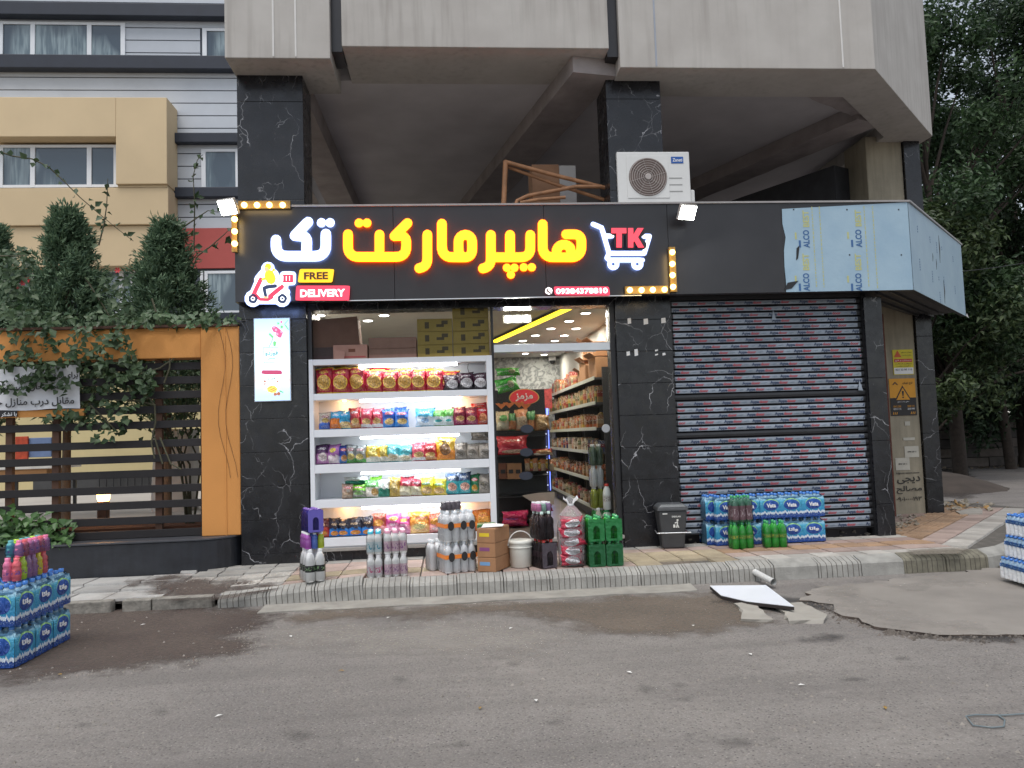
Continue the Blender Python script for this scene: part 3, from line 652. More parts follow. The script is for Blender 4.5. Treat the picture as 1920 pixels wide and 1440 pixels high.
SX0, SX1, SY = 2.985, 5.625, .06
def slat_prof(z0, h):
    return [(SY+.03, z0), (SY, z0+.012), (SY-.006, z0+h*.5), (SY, z0+h-.012), (SY+.03, z0+h)]
word = letter('Aypa', NAVY, w=.122, h=.05, bold=.035, depth=.001); wx = [v[0] for v in word.v]; ww = max(wx)-min(wx)
word2 = letter('door', REDP, w=.122, h=.04, bold=.035, depth=.001); w2 = max(v[0] for v in word2.v)-min(v[0] for v in word2.v)
word3 = letter('~o=', GREYP, w=.07, h=.018, bold=.0, depth=.001)
def clip_x(b, x0, x1):
    out = MB(*b.mats)
    keep = [x0 <= v[0] <= x1 for v in b.v]; ix = {}
    for f, mi in zip(b.f, b.mi):
        if all(keep[i] for i in f):
            for i in f:
                if i not in ix: ix[i] = len(out.v); out.v.append(b.v[i])
            out.f.append([ix[i] for i in f]); out.mi.append(mi); out.sm.append(False)
    return out
z = 3.21; row = 0; pitch = .0835
while z > .2:
    kind = 'film'
    if 1.94-.05 < z < 1.98: kind = 'bar'
    if 1.4 < z < 1.52: kind = 'bar2'
    z -= pitch; row += 1
    pr = slat_prof(z, pitch-.001); b = MB(SLAT); b.grid([[(SX0, y, q) for y, q in pr], [(SX1, y, q) for y, q in pr]][::-1], SLAT, False, False); s_ = b.build('slat', shut)
    if kind != 'film': continue
    fx0 = SX0+.02+random.uniform(0, .02); fx1 = SX1-.02-random.uniform(0, .04)
    b = MB(FILM); n_ = 14; P_ = []
    for q in (.012, .038, .066):
        P_.append([(lerp(fx0, fx1, i/n_), SY-.0065+(.003 if q != .038 else 0)-.001, z+q+random.uniform(-.0012, .0012)+(random.uniform(-.006, .0) if q > .06 and random.random() < .05 else 0)) for i in range(n_+1)])
    b.grid(P_, FILM, False, False); fo = b.build('film_strip', s_)
    off = random.uniform(-.3, 0); x = fx0+off; L_ = MB(NAVY, REDP, GREYP)
    while x < fx1:
        for wd, dx, dz in ((word, ww/2, .036), (word2, ww+w2/2+.004, .0405), (word3, ww+w2+.06, .037)):
            t = MB(*wd.mats); t.v = list(wd.v); t.f = [list(f) for f in wd.f]; t.mi = list(wd.mi); t.sm = list(wd.sm)
            merge(L_, shift(t, (x+dx, SY-.0095, z+dz)))
        x += .3845
    L_ = clip_x(L_, fx0, fx1); stuff(L_.build('lettering', s_))
MB(SLAT).box(SX0, SX1, SY-.02, SY+.02, .115, z-.001).build('bottom_rail', shut)
for x0, x1 in ((2.976, 2.984), (5.6255, 5.6295)): MB(BLACKM).box(x0, x1, SY-.05, SY+.07, -.02, 3.25).build('guide_rail', shut)
MB(SLAT).box(SX0, SX1, SY-.01, SY+.05, 3.212, 3.265).build('top_rail', shut)
for px, py, L_ in ((1450, 590, 14), (1612, 722, 11)):
    p = S(px, py, SY-.03); MB(FILM).prism([(p.x-.025, p.y, p.z-.07), (p.x+.03, p.y-.02, p.z-.075), (p.x+.005, p.y+.015, p.z+.07)], (0, -.002, 0)).build('peeled_film', shut)
part(MB(WALLD).box(2.98, 5.625, .24, .34, -.1, 3.26), 'shutter_light_stop')  # unseen panel added to stop light leaking between the slats
# dark gap and rubble under the shutter
b = MB(M('rubble', srgb(120, 112, 102), .9, .4, 20, .5, 30))
def rock(b, c, r_, m=None):
    v = [Vector((random.gauss(0, 1), random.gauss(0, 1), random.gauss(0, 1))).normalized()*r_*random.uniform(.7, 1.2) for _ in range(7)]
    bm_ = bmesh.new(); [bm_.verts.new(q) for q in v]; bmesh.ops.convex_hull(bm_, input=bm_.verts); bm_.verts.index_update()
    vs = [tuple(Vector(c)+Vector((q.co.x, q.co.y, q.co.z*.6))) for q in bm_.verts]; fs = [[q.index for q in f.verts] for f in bm_.faces]; bm_.free(); b.add(vs, fs, m)
for i in range(60): rock(b, (random.uniform(3.0, 5.6), random.uniform(.1, .22), random.uniform(-.02, .05)), random.uniform(.015, .05))
stuff(tag(b.build('rubble'), 'loose rubble and scraps in the gap under the shutter', 'rubble'))
b = MB(M('rubble_pale', srgb(146, 138, 124), .9, .4, 20, .5, 30), M('rubble_ochre', srgb(166, 132, 84), .9, .3, 20))
for i in range(200):
    t = random.random(); c = Vector((6.0, .6, -.02)).lerp(Vector((7.2, 2.0, -.02)), t)+Vector((random.uniform(-.1, .3), random.uniform(-.3, .1), random.uniform(0, .03))); rock(b, c, random.uniform(.015, .05), 0)
for i in range(160): rock(b, (8.5+random.gauss(0, .35), 3.1+random.gauss(0, .4), random.uniform(-.03, .07)), random.uniform(.03, .085), int(random.random() < .35))
stuff(tag(b.build('rubble'), 'heap of broken stone and rubble around the black corner post', 'rubble'))
# ================================================================== SHOP SIGN
YS = -.35                                   # front face of the fascia
sign = thing('shop_sign', 'black fascia sign with glowing yellow and white Persian letters over the shop', 'sign')
zt0, zt1 = 3.225, 4.40
def spart(b, name, par=None, bevel=0): return b.build(name, par or sign, bevel)
for i, (x0, x1) in enumerate(((-2.55, -.62), (-.615, 1.28), (1.285, 2.88), (2.885, 4.40))):
    spart(MB(BLACKP).box(x0, x1, YS, -.27, zt0, zt1), 'panel', None, .002)
spart(MB(BLACKP).box(-2.55, -2.5, -.268, .3, zt0, zt1), 'end_panel')
CAP = M('cap_trim', srgb(150, 146, 144), .5, .1, 5)
spart(MB(CAP).box(-2.56, 6.165, YS-.02, -.1, zt1+.002, zt1+.025), 'cap_trim')
spart(MB(CAP).prism([(6.17, YS-.02, zt1+.002), (8.62, 2.1, zt1+.002), (8.45, 2.3, zt1+.002), (6.1, -.08, zt1+.002)], (0, 0, .024)), 'cap_trim')
spart(MB(SILVER).box(-1.2, 2.5, YS-.012, YS+.02, zt0-.012, zt0-.001), 'bottom_trim')
# unfinished end: panels still in their printed blue protective film
def mk_film():
    m, n, p = newmat('blue_protective_film'); v = n.pos(); a = n.noise(v, 2.5, 4)
    n.l.new(n.mix(n.ramp(a, .3, .7), srgb(140, 166, 184), srgb(154, 178, 192)), p.inputs['Base Color']); p.inputs['Roughness'].default_value = .3
    n.l.new(n.bump(n.noise(v, 14, 3, .5, .5), .12, .02), p.inputs['Normal']); return m
BLUEF = mk_film(); FY = M('film_yellow_print', srgb(176, 178, 120), .4, .05); FN = M('film_navy_print', srgb(52, 92, 140), .4, .05)
edge = [(4.40, zt1)]
zz = zt1
pts = [(1466, 392), (1467, 420), (1473, 445), (1470, 470), (1471, 500), (1474, 530), (1474, 548)]
left = [S(x, y, YS) for x, y in pts]
spart(MB(BLACKP).box(4.402, 6.14, YS+.004, -.27, zt0, zt1), 'panel')
ff = spart(MB(BLUEF).prism([(p.x, YS, min(max(p.z, zt0+.002), zt1-.002)) for p in left]+[(6.139, YS, zt0+.002), (6.139, YS, zt1-.002)], (0, -.004, 0)), 'film_sheet')
def wing(t, z, o=0): return Vector((6.145+2.42*t+o*.707, YS+2.42*t-o*.707, z))
spart(MB(BLACKP).prism([wing(0, zt0), wing(1, zt0-.02), wing(1, zt1), wing(0, zt1)], (-.04, .04, 0)), 'panel')
fw = spart(MB(BLUEF).prism([wing(0.002, zt0+.002, .001), wing(.998, zt0-.018, .001), wing(.998, zt1-.002, .001), wing(.002, zt1-.002, .001)], (.003, -.003, 0)), 'film_sheet')
def film_words(px, pys):
    for py in pys:
        p = S(px, py, YS-.006)
        t = letter('ALCO', FN, w=.235, h=.085, bold=.03, depth=.001); t.v = [(-v[2], v[1], v[0]) for v in t.v]; shift(t, (p.x, p.y, p.z)); spart(t, 'film_lettering', ff)['kind'] = 'stuff'
        t = letter('BEST', FY, w=.22, h=.085, bold=.03, depth=.001); t.v = [(-v[2], v[1], v[0]) for v in t.v]; q = S(px-1, py-38, YS-.006)
        if q.z+.15 < zt1: shift(t, (q.x, q.y, q.z)); spart(t, 'film_lettering', ff)['kind'] = 'stuff'
        q = S(px-12, py+9, YS-.006); b = MB(FN, FY); b.box(q.x-.015, q.x+.012, q.y-.001, q.y+.001, q.z-.05, q.z+.045, FN); q = S(px-20, py-5, YS-.006); b.box(q.x-.01, q.x+.012, q.y-.001, q.y+.001, q.z-.04, q.z+.05, FY); stuff(spart(b, 'film_mark', ff))
film_words(1512, (448, 529)); film_words(1610, (447, 529))
for px in (1526, 1540, 1624, 1640):
    b = MB(FY); z = zt1-.05
    x = S(px, 460, YS).x
    while z > zt0+.06: h_ = random.uniform(.015, .05); b.box(x-.006, x+.006, YS-.006, YS-.005, z-h_, z); z -= h_+.014
    stuff(spart(b, 'film_mark', ff))
for t in (.12, .33, .45, .55, .78):
    b = MB(FN); z = zt1-.25-.1*t
    while z > zt0+.1:
        for k in range(random.randint(2, 5)):
            c = wing(t, z, .006); b.prism([c, c+Vector((.02, .02, 0)), c+Vector((.02, .02, .025)), c+Vector((0, 0, .02))], (.001, -.001, 0)); z -= .035
        z -= random.uniform(.15, .4)
    stuff(spart(b, 'film_mark', fw))
TEAR = M('torn_film_gap', (.01, .01, .012), .5, .1)
for t, z, h_, w_ in ((.5, 4.05, .42, .05), (.54, 3.42, .36, .05), (.36, 3.85, .12, .03), (.42, 3.78, .16, .03)):
    c = wing(t, z, .005); b = MB(TEAR); b.prism([c+Vector((0, 0, -h_/2)), c+Vector((w_, w_, .02)), c+Vector((.01, .01, h_/2))], (.002, -.002, 0)); spart(b, 'film_tear', fw)
for px, py, w_, h_ in ((1496, 474, .03, .1), (1484, 535, .1, .06)):
    c = S(px, py, YS-.006); spart(MB(TEAR).prism([(c.x-w_, c.y, c.z-h_), (c.x, c.y, c.z-h_*.7), (c.x+w_, c.y, c.z+h_), (c.x-w_*.5, c.y, c.z+h_*.6)], (0, -.002, 0)), 'film_tear', ff)
c = wing(.99, zt0-.02, .01); spart(MB(PAPER).prism([c, c+Vector((.12, .1, -.02)), c+Vector((.02, .0, .04))], (0, 0, .004)), 'film_flap', fw)
for px, py in ((1488, 393), (1588, 393), (1685, 393), (1593, 478), (1690, 478)):
    c = S(px, py, YS-.005); spart(MB(BLACKM).cbox(c, (.018, .004, .018)), 'rivet')

# --- channel letters, traced at 4x from the sign
YEL = M('lit_yellow_acrylic', (.9, .6, .02), .4, 0, emit=(1, .76, .005), es=.95)
YELS = M('lit_letter_return', (.9, .3, .02), .4, 0, emit=(1, .2, .005), es=1.1)
WHT = M('lit_white_acrylic', (.8, .8, .8), .4, 0, emit=(.9, .95, 1), es=1.15)
WHTS = M('lit_white_return', (.5, .6, .9), .4, 0, emit=(.35, .5, 1), es=.6)
REDL = M('lit_red_acrylic', (.7, .05, .08), .4, 0, emit=(1, .07, .1), es=.55)
Z2 = lambda pts: [(420+x/4, 340+y/4) for x, y in pts]
Z3 = lambda pts: [(860+x/4, 340+y/4) for x, y in pts]
def place(y_back, y_front):
    return lambda x, y, t: S(x, y, y_front if t else y_back)
RIMY = M('halo_rim_amber', (.9, .25, .02), .5, 0, emit=(1, .12, .004), es=.75); RIMW = M('halo_rim_blue', (.4, .5, .8), .5, 0, emit=(.3, .42, .9), es=.42)
HALOY = M('halo_plate_amber', (.9, .25, .02), .5, 0, emit=(1, .13, .012), es=9); HALOW = M('halo_plate_blue', (.4, .5, .8), .5, 0, emit=(.35, .5, 1), es=5)
def sletter(strokes, face, side, name='letter', yb=YS-.02, yf=YS-.075, st=.4, par=None, rim=True):
    if rim and side in (YELS, WHTS) and par is None:
        sletter([(p, r_+1.15) for p, r_ in strokes], RIMY if side is YELS else RIMW, RIMY if side is YELS else RIMW, 'halo_rim', YS-.052, YS-.06, st, sign, False)  # wider glowing rim added behind each letter, its halo built as a shape
        sletter([(p, max(2, r_-.6)) for p, r_ in strokes], HALOY if side is YELS else HALOW, HALOY if side is YELS else HALOW, 'halo_plate', YS-.047, YS-.051, .8, sign, False)  # hidden glowing plate added to throw a halo onto the panel
        yb = YS-.0605; yf = YS-.095
    xs = [p[0] for s_ in strokes for p in s_[0]]; ys = [p[1] for s_ in strokes for p in s_[0]]; r_ = max(s_[1] for s_ in strokes)+2
    b = shape_mesh(seg_sdf(strokes), (min(xs)-r_, max(xs)+r_, min(ys)-r_, max(ys)+r_), st, place(yb, yf), .05, face, side); return spart(b, name, par)
def arc(cx, cy_, r_, a0, a1, n=8, sy=1): return [(cx+r_*math.cos(R(lerp(a0, a1, i/n))), cy_+r_*sy*math.sin(R(lerp(a0, a1, i/n)))) for i in range(n+1)]
rr = 34/4
bl = lambda y, x0, x1: [(x0, y), (x1, y)]
# te-kaf in white
sletter([(Z2([(390, 440), (390, 490)]+arc(462, 490, 72, 180, 90)+[(620, 562), (692, 562)]+arc(692, 490, 72, 90, 0)+[(764, 395)]), 9.2),
         (Z2([(620, 562), (620, 470)]+arc(580, 450, 42, 20, -60, 5)+[(532, 408)]), 9.2), (Z2([(532, 408), (630, 306)]), 9.2)], WHT, WHTS)
for x in (731, 796): sletter([(Z2([(x, 311)]), 8.1)], WHT, WHTS, 'letter_dot')
# te-kaf (market) in yellow
sletter([(Z2([(930, 397), (930, 496)]+arc(1000, 497, 70, 180, 90)+[(1300, 567)]+arc(1300, 500, 67, 90, 0)+[(1367, 450)]+arc(1325, 450, 42, 0, -75, 5)+[(1280, 410)]), rr),
         (Z2([(1166, 400), (1166, 567)]), rr), (Z2([(1278, 412), (1376, 314)]), rr)], YEL, YELS)
for x in (1013, 1072): sletter([(Z2([(x, 313)]), 7.9)], YEL, YELS, 'letter_dot')
sletter([(Z2([(1525, 400), (1525, 590)]+arc(1465, 590, 60, 0, 88))+Z2([(1464, 652)]), rr)], YEL, YELS)
sletter([(Z2([(1634, 318), (1634, 500)]+arc(1704, 500, 70, 180, 90)+[(1790, 570)]), rr),
         (Z2(arc(1810, 452, 51, 180, 360, 10)+[(1861, 520)]+arc(1810, 520, 51, 0, 180, 10)+[(1759, 452)]), rr), (Z2([(1704, 570), (1810, 571)]), rr)], YEL, YELS)
# pe-re, ye
sletter([(Z3([(241, 402), (241, 592)]+arc(181, 592, 60, 0, 88)+[(182, 654)]), rr), (Z3([(241, 570), (475, 570)]+arc(475, 508, 62, 90, 0)+[(537, 402)]), rr), (Z3([(385, 402), (385, 570)]), rr)], YEL, YELS)
for x, y in ((362, 648), (418, 648), (488, 645), (548, 645), (391, 700)): sletter([(Z3([(x, y)]), 7.3)], YEL, YELS, 'letter_dot')
# he-alef
sletter([(Z3([(630, 322), (630, 500)]+arc(700, 500, 70, 180, 90)+[(850, 570)]+arc(850, 500, 70, 90, 0)+[(920, 448)]+arc(872, 446, 48, 0, -90, 6)+[(806, 398)]), rr),
         (Z3(arc(790, 530, 56, 180, 325, 9)+[(846, 548)]), rr)], YEL, YELS)
# trolley with TK
r5 = 3.9
sletter([(Z3([(1008, 322), (1072, 348), (1128, 540), (1392, 540), (1430, 412), (1388, 412)]), r5), (Z3([(1100, 410), (1150, 410)]), r5), (Z3([(1128, 540), (1112, 575), (1130, 590), (1378, 590)]), r5)]+
        [(Z3(arc(cx, 621, 29, 0, 360, 14)), 3.6) for cx in (1160, 1340)], WHT, WHTS, 'trolley_symbol')
TKB = M('letter_backing', (.02, .02, .025), .4, 0)
sletter([(Z3([(1165, 370), (1240, 370)]), 9), (Z3([(1203, 370), (1203, 478)]), 9), (Z3([(1290, 370), (1290, 478)]), 9), (Z3([(1290, 440), (1370, 370)]), 9), (Z3([(1320, 420), (1375, 478)]), 9)], TKB, TKB, 'letter_backing', YS-.096, YS-.1)
def boxes_sdf(polys):
    def fn(X, Y):
        d = np.full(X.shape, -1e9)
        for p in polys: d = np.maximum(d, psd(p, X, Y))
        return -d
    return fn
spart(shape_mesh(boxes_sdf([Z3([(1145, 350), (1258, 350), (1258, 390), (1224, 390), (1224, 497), (1183, 497), (1183, 390), (1145, 390)])]), (1140, 1180, 420, 470), .3, place(YS-.101, YS-.12), .02, REDL, REDL), 'letter')
spart(shape_mesh(boxes_sdf([Z3([(1270, 350), (1310, 350), (1310, 400), (1340, 350), (1388, 350), (1345, 418), (1392, 497), (1345, 497), (1318, 448), (1310, 458), (1310, 497), (1270, 497)])]), (1170, 1215, 420, 470), .3, place(YS-.101, YS-.12), .02, REDL, REDL), 'letter')
# delivery plates
PY = M('lit_amber_plate', (.8, .45, .02), .4, 0, emit=(1, .55, .01), es=.6); PR = M('lit_crimson_plate', (.7, .04, .08), .4, 0, emit=(1, .06, .12), es=.5)
BRN = M('brown_print', (.12, .045, .02), .6, 0); LW = M('lit_white_print', (.8, .8, .8), .4, 0, emit=(1, .93, .93), es=.9)
def plate(c, hw, hh, m, s_, tm, tw, th, sk=0, yf=YS-.05):
    o = spart(shape_mesh(rrect(c[0], c[1], hw, hh, 3.2, sk), (c[0]-hw-4, c[0]+hw+4, c[1]-hh-3, c[1]+hh+3), .4, place(YS-.01, yf), .05, m, m), 'lit_plate')
    q = S(c[0], c[1], yf-.003); k = (S(c[0]+1, c[1], yf)-S(c[0], c[1], yf)).length
    t = letter(s_, tm, h=th*k, w=tw*k, bold=.035, depth=.004); shift(t, q); t.build('lettering', o); return o
plate((592.5, 517), 32.5, 12.6, PY, 'FREE', BRN, 45, 14, .14); plate((605, 549.5), 50.5, 14, PR, 'DELIVERY', LW, 84, 14.5, .06)
plate((1091, 545.5), 52, 8.2, PR, '09384378810', LW, 97, 10.5, -.15)
ic = spart(shape_mesh(seg_sdf([([(1029, 545.5)], 7)]), (1018, 1040, 536, 556), .3, place(YS-.01, YS-.05), .04, LW, PR), 'phone_symbol')
spart(shape_mesh(seg_sdf([([(1025.8, 542), (1027, 546), (1032, 549.5)], 1.4)]), (1020, 1038, 538, 553), .25, place(YS-.051, YS-.055), .01, BRN, BRN), 'handset', ic)
# scooter emblem
W_ = lambda *s_: [(Z2(p), r_) for p, r_ in s_]
em = sletter(W_(([(217, 880)], 15), ([(437, 880)], 15), ([(275, 735), (222, 860)], 8.5), ([(255, 895), (400, 895)], 6), ([(440, 790), (350, 870)], 10), ([(330, 655)], 12), ([(300, 690), (262, 735)], 8), ([(345, 720)], 17.5), ([(310, 800), (310, 870)], 12), ([(445, 700), (515, 700), (515, 755), (445, 755), (445, 700)], 5.5), ([(480, 730)], 12), ([(370, 780), (450, 770)], 8), ([(470, 830)], 6)), WHT, WHTS, 'emblem', YS-.02, YS-.06)
NV = M('emblem_navy', (.02, .035, .09), .5, 0, emit=(.02, .04, .12), es=.3); RD = M('emblem_red', (.7, .04, .08), .4, 0, emit=(1, .05, .12), es=.42); YL = M('emblem_yellow', (.8, .5, .03), .4, 0, emit=(1, .6, .02), es=.6); SK = M('emblem_skin', (.8, .45, .25), .5, 0, emit=(1, .5, .25), es=.4)
def ep(strokes, m, lv): sletter(W_(*strokes), m, m, 'emblem_piece', YS-.0955-.002*lv, YS-.0975-.002*lv, .3, em)
for cx in (217, 437): ep([(arc(cx, 880, 27, 0, 360, 14), 2.6)], NV, 0); ep([([(cx, 880)], 2.2)], NV, 0)
ep([([(276, 735), (240, 810), (222, 850)], 4.2), ([(232, 845), (270, 885), (330, 887), (360, 870)], 3), ([(345, 862), (435, 790)], 4.2)], RD, 0)
ep([([(300, 700), (300, 860)], 0), ([(318, 795), (300, 800), (312, 858)], 3.2), ([(318, 792), (385, 785)], 3.6)], NV, 1)
ep([([(340, 700), (352, 735)], 9.5), ([(320, 725), (290, 735)], 2.4)], YL, 1); ep([([(330, 640)], 6.5), ([(372, 665)], 3)], YL, 1); ep([([(318, 660)], 4.2)], SK, 2)
ep([([(445, 705), (513, 705), (513, 752), (445, 752)], 1.6)], RD, 1)
for x in (450, 475, 500): ep([([(x+4, 708), (x+4, 750)], 2.6)], RD, 2)
ep([([(305, 870), (322, 872)], 2)], SK, 2)
# marquee bulbs
BULB = M('warm_bulb', (1, .7, .2), .4, 0, emit=(1, .66, .16), es=4.5, nolight=True); STRIP = M('bulb_rail', srgb(120, 96, 44), .5, .1)
def bulb_me():
    b = MB(BULB); b.lathe([(.0, -.036), (.02, -.032), (.034, -.014), (.036, .004), (.028, .022)], n=12, cap=False); return b
bm_ = bulb_me(); bm_.v = [(x, z, y) for x, y, z in bm_.v]; bulb_mesh = bm_.mesh('bulb')
def rail(p, q, pts, lab):
    a, c = S(*p, YS-.03), S(*q, YS-.03); r_ = spart(MB(STRIP).box(min(a.x, c.x)-.03, max(a.x, c.x)+.03, YS-.05, YS-.002, min(a.z, c.z)-.045, max(a.z, c.z)+.045), 'bulb_rail')
    for x, y in pts:
        s_ = S(x, y, YS-.06); o = link('bulb', bulb_mesh, r_, loc=s_)
    m_ = S(*[sum(v)/len(pts) for v in zip(*pts)], YS-.14)
    l = bpy.data.lights.new('bulb_glow', 'AREA'); l.shape = 'RECTANGLE'; l.size = max(.06, abs(a.x-c.x)); l.size_y = max(.06, abs(a.z-c.z)); l.energy = .35; l.color = (1, .66, .25)
    o = bpy.data.objects.new('bulb_glow', l); COL.objects.link(o); o.parent = r_; o.location = m_; o.rotation_euler = (R(90), 0, 0)
rail((452, 384.5), (540, 384.5), [(458, 384.5), (482, 384.5), (505, 384.5), (530, 384.5)], 0)
rail((440, 402), (440, 466), [(440, 411), (440, 434), (440, 457)], 0)
rail((1261, 470), (1261, 541), [(1260.5, 473), (1260.5, 495), (1261, 516), (1262, 538)], 0)
rail((1176, 544), (1247, 544), [(1181, 544), (1203, 544), (1224, 543.5), (1246, 543)], 0)
# flood lights on the sign
LEDW = M('flood_led', (1, 1, 1), .4, 0, emit=(.95, 1, .97), es=14, nolight=True)
def flood(px, py, rz, lab):
    p = S(px, py, YS-.22); t = thing('flood_light', lab, 'flood light', p, rz, 'flood lights on the sign')
    m = Matrix.Rotation(R(32), 4, 'X')
    b = MB(M('flood_body', srgb(180, 176, 170), .4, .05, metal=.3)); b.xf = m; b.prism([(-.12, -.02, -.1), (.12, -.02, -.1), (.12, -.02, .1), (-.12, -.02, .1)], (0, .045, 0)); b.box(-.08, .08, .026, .05, -.06, .06); b.build('housing', t, .008)
    b = MB(LEDW); b.xf = m; b.box(-.105, .105, -.028, -.021, -.085, .085); b.build('led_face', t)
    b = MB(BLACKM); b.tube([(0, .03, 0), (0, .12, .05), (0, .22, .05)], .014, 6); b.build('bracket', t)
    l = bpy.data.lights.new('flood_beam', 'AREA'); l.shape = 'RECTANGLE'; l.size = .2; l.size_y = .16; l.energy = 22; l.color = (.93, 1, .98)
    o = bpy.data.objects.new('flood_beam', l); COL.objects.link(o); o.parent = t; o.matrix_local = m @ Matrix.Translation((0, -.04, 0)) @ Matrix.Rotation(R(-90), 4, 'X')
flood(428, 388, R(-22), 'lit white flood light at the top corner of the sign near the garden')
flood(1288, 398, R(14), 'lit white flood light on the sign below the air conditioner')
# illuminated ice cream advert on the left pillar
ad = thing('light_box', 'lit tall white advert panel with pink flower and ice cream tub on pillar', 'advert panel')
p0, p1 = S(478.5, 752, -.06), S(542, 597, -.06)
MB(M('light_box_case', (.5, .52, .54), .4, .05, metal=.5)).box(p0.x-.01, p1.x+.01, -.055, 0, p0.z-.01, p1.z+.01).build('case', ad)
def mk_ad():
    m, n, p = newmat('advert_print'); g = n.coord('Generated'); x, y, z = n.xyz(g)
    c = n.mix(n.ramp(n.math('ABSOLUTE', n.math('SUBTRACT', z, .55)), .1, .5), (.72, .95, .98), (.42, .62, .92))
    blur = n.math('MULTIPLY', n.ramp(n.math('ABSOLUTE', n.math('SUBTRACT', z, .25)), .0, .11, 1, 0), n.ramp(n.math('ABSOLUTE', n.math('SUBTRACT', x, .5)), .2, .5, 0, 1))
    c = n.mix(n.math('MULTIPLY', n.math('MAXIMUM', blur, 0.), .7), c, (.8, .38, .24))
    n.l.new(c, p.inputs['Base Color']); n.l.new(c, p.inputs['Emission Color']); p.inputs['Emission Strength'].default_value = .62; p.inputs['Roughness'].default_value = .25; return m
ADM = mk_ad(); face = MB(ADM).box(p0.x, p1.x, -.06, -.0555, p0.z, p1.z).build('print', ad)
def adc(n_, c, e=.5): return M('ad_'+n_, c, .4, 0, emit=c, es=e, nolight=True)
U = lambda x, y: (440+x/6, 560+y/6)
def adp(strokes, m, lv, name='printed_shape'):
    st = [([U(*q) for q in p], r_/6) for p, r_ in strokes]; xs = [q[0] for p, _ in st for q in p]; ys = [q[1] for p, _ in st for q in p]; r_ = max(s_[1] for s_ in st)+1
    b = shape_mesh(seg_sdf(st), (min(xs)-r_, max(xs)+r_, min(ys)-r_, max(ys)+r_), .2, place(-.0605-.001*lv, -.0612-.001*lv), .01, m, m); stuff(b.build(name, face)) if len(strokes) > 1 else b.build(name, face)
PK, PK2, GN, GN2, MAR, WH, BRW, TEALT = adc('pink', (.8, .12, .25)), adc('rose', (.95, .4, .5)), adc('green', (.2, .6, .2)), adc('leaf', (.1, .45, .15)), adc('maroon', (.45, .06, .14)), adc('white', (.95, .95, .95), .6), adc('brown', (.4, .14, .07)), adc('teal', (.04, .25, .3), .3)
adp([([(455, 345)], 34), ([(440, 330), (520, 385)], 26), ([(480, 400), (510, 420)], 22)], PK, 0)
for q in ((465, 352), (480, 398), (525, 372), (440, 322)): adp([([q], 15)], PK2, 1)
adp([([(490, 278)], 16), ([(530, 318)], 18), ([(395, 400), (425, 430)], 12), ([(450, 495), (452, 520)], 20), ([(385, 545), (420, 480), (430, 440)], 4), ([(570, 300), (605, 345)], 8), ([(560, 290), (600, 240)], 5)], GN, 0); adp([([(525, 262)], 14)], PK, 1)
adp([([(325, 548), (500, 548)], 2), ([(325, 548), (330, 720), (460, 720)], 2), ([(470, 715), (505, 690), (515, 660)], 1.5)], TEALT, 0)
adp([(arc(415, 573, 22, 0, 360, 12, .55), 3)], PK, 0)
adp([([(315, 835), (518, 835)], 18), ([(315, 815), (518, 815)], 10)], MAR, 0); adp([([(330, 870), (505, 870)], 16), ([(335, 900), (500, 900)], 16), ([(338, 940), (495, 940)], 18), ([(340, 985), (492, 985)], 20), ([(345, 1015), (490, 1015)], 18)], WH, 1)
adp([([(340, 930)], 14), ([(340, 960)], 12), ([(484, 930)], 12)], BRW, 2)
YLW = adc('lemon', (.85, .65, .12)); adp([([(400, 1020), (445, 1020)], 40)], YLW, 3); adp([([(455, 1075)], 20), ([(495, 1070)], 22)], BRW, 3); adp([([(510, 1040), (540, 1050)], 10)], GN2, 3)
adp([([(380, 1010), (420, 990)], 4), ([(385, 1035), (450, 1005)], 4), ([(400, 1050), (465, 1020)], 4)], BRW, 4)
for s_, px, py, w_, lv in ((fa('فوردو'), 415, 615, 140, 1), (fa('بستنی'), 412, 672, 80, 1), (fa('فوردو'), 412, 898, 86, 4), (fa('بستنی'), 410, 952, 46, 4)):
    q = S(*U(px, py), -.0615-.001*lv); shift(letter(s_, TEALT, w=w_/6*.0067, bold=.02, depth=.001), q).build('lettering', face)
# ================================================================== SNACK SHELF AND ITS GOODS
def area(par, loc, sx, sy, e, col=(1, 1, 1), rot=(0, 0, 0), name='lamp_glow', spread=None):
    l = bpy.data.lights.new(name, 'AREA'); l.shape = 'RECTANGLE'; l.size = sx; l.size_y = sy; l.energy = e; l.color = col
    if spread: l.spread = R(spread)
    o = bpy.data.objects.new(name, l); COL.objects.link(o); o.parent = par; o.location = loc; o.rotation_euler = rot; return o
def point(par, loc, e, col, r_=.03, name='lamp_glow'):
    l = bpy.data.lights.new(name, 'POINT'); l.energy = e; l.color = col; l.shadow_soft_size = r_
    o = bpy.data.objects.new(name, l); COL.objects.link(o); o.parent = par; o.location = loc; return o
SHX0, SHX1, SHY0, SHY1 = -1.765+.02, .585, .0, .42
SHX0 = -1.745
shelf = thing('display_shelf', 'white lit display shelf full of snack bags in the shop front', 'shelf', (0, 0, .16))
zb = .16
fz = lambda y: S(757, y, .0).z-zb
lev = [(734, 746), (801, 815), (866, 882), (932, 947), (1003, 1019)]
ztop = fz(670)
TUBE = M('led_tube', (1, 1, 1), .3, 0, emit=(.9, .96, 1), es=9, nolight=True); BACKP = M('shelf_back', (.7, .72, .76), .5, .03, 3)
MB(WHITEM).box(SHX0, SHX0+.055, SHY0, SHY1, 0, ztop).build('side_panel', shelf, .004); MB(WHITEM).box(SHX1-.075, SHX1, SHY0, SHY1, 0, ztop).build('side_panel', shelf, .004)
MB(WHITEM).box(SHX0+.056, SHX1-.076, SHY0, SHY1, fz(681), ztop-.001).build('top_panel', shelf, .004)
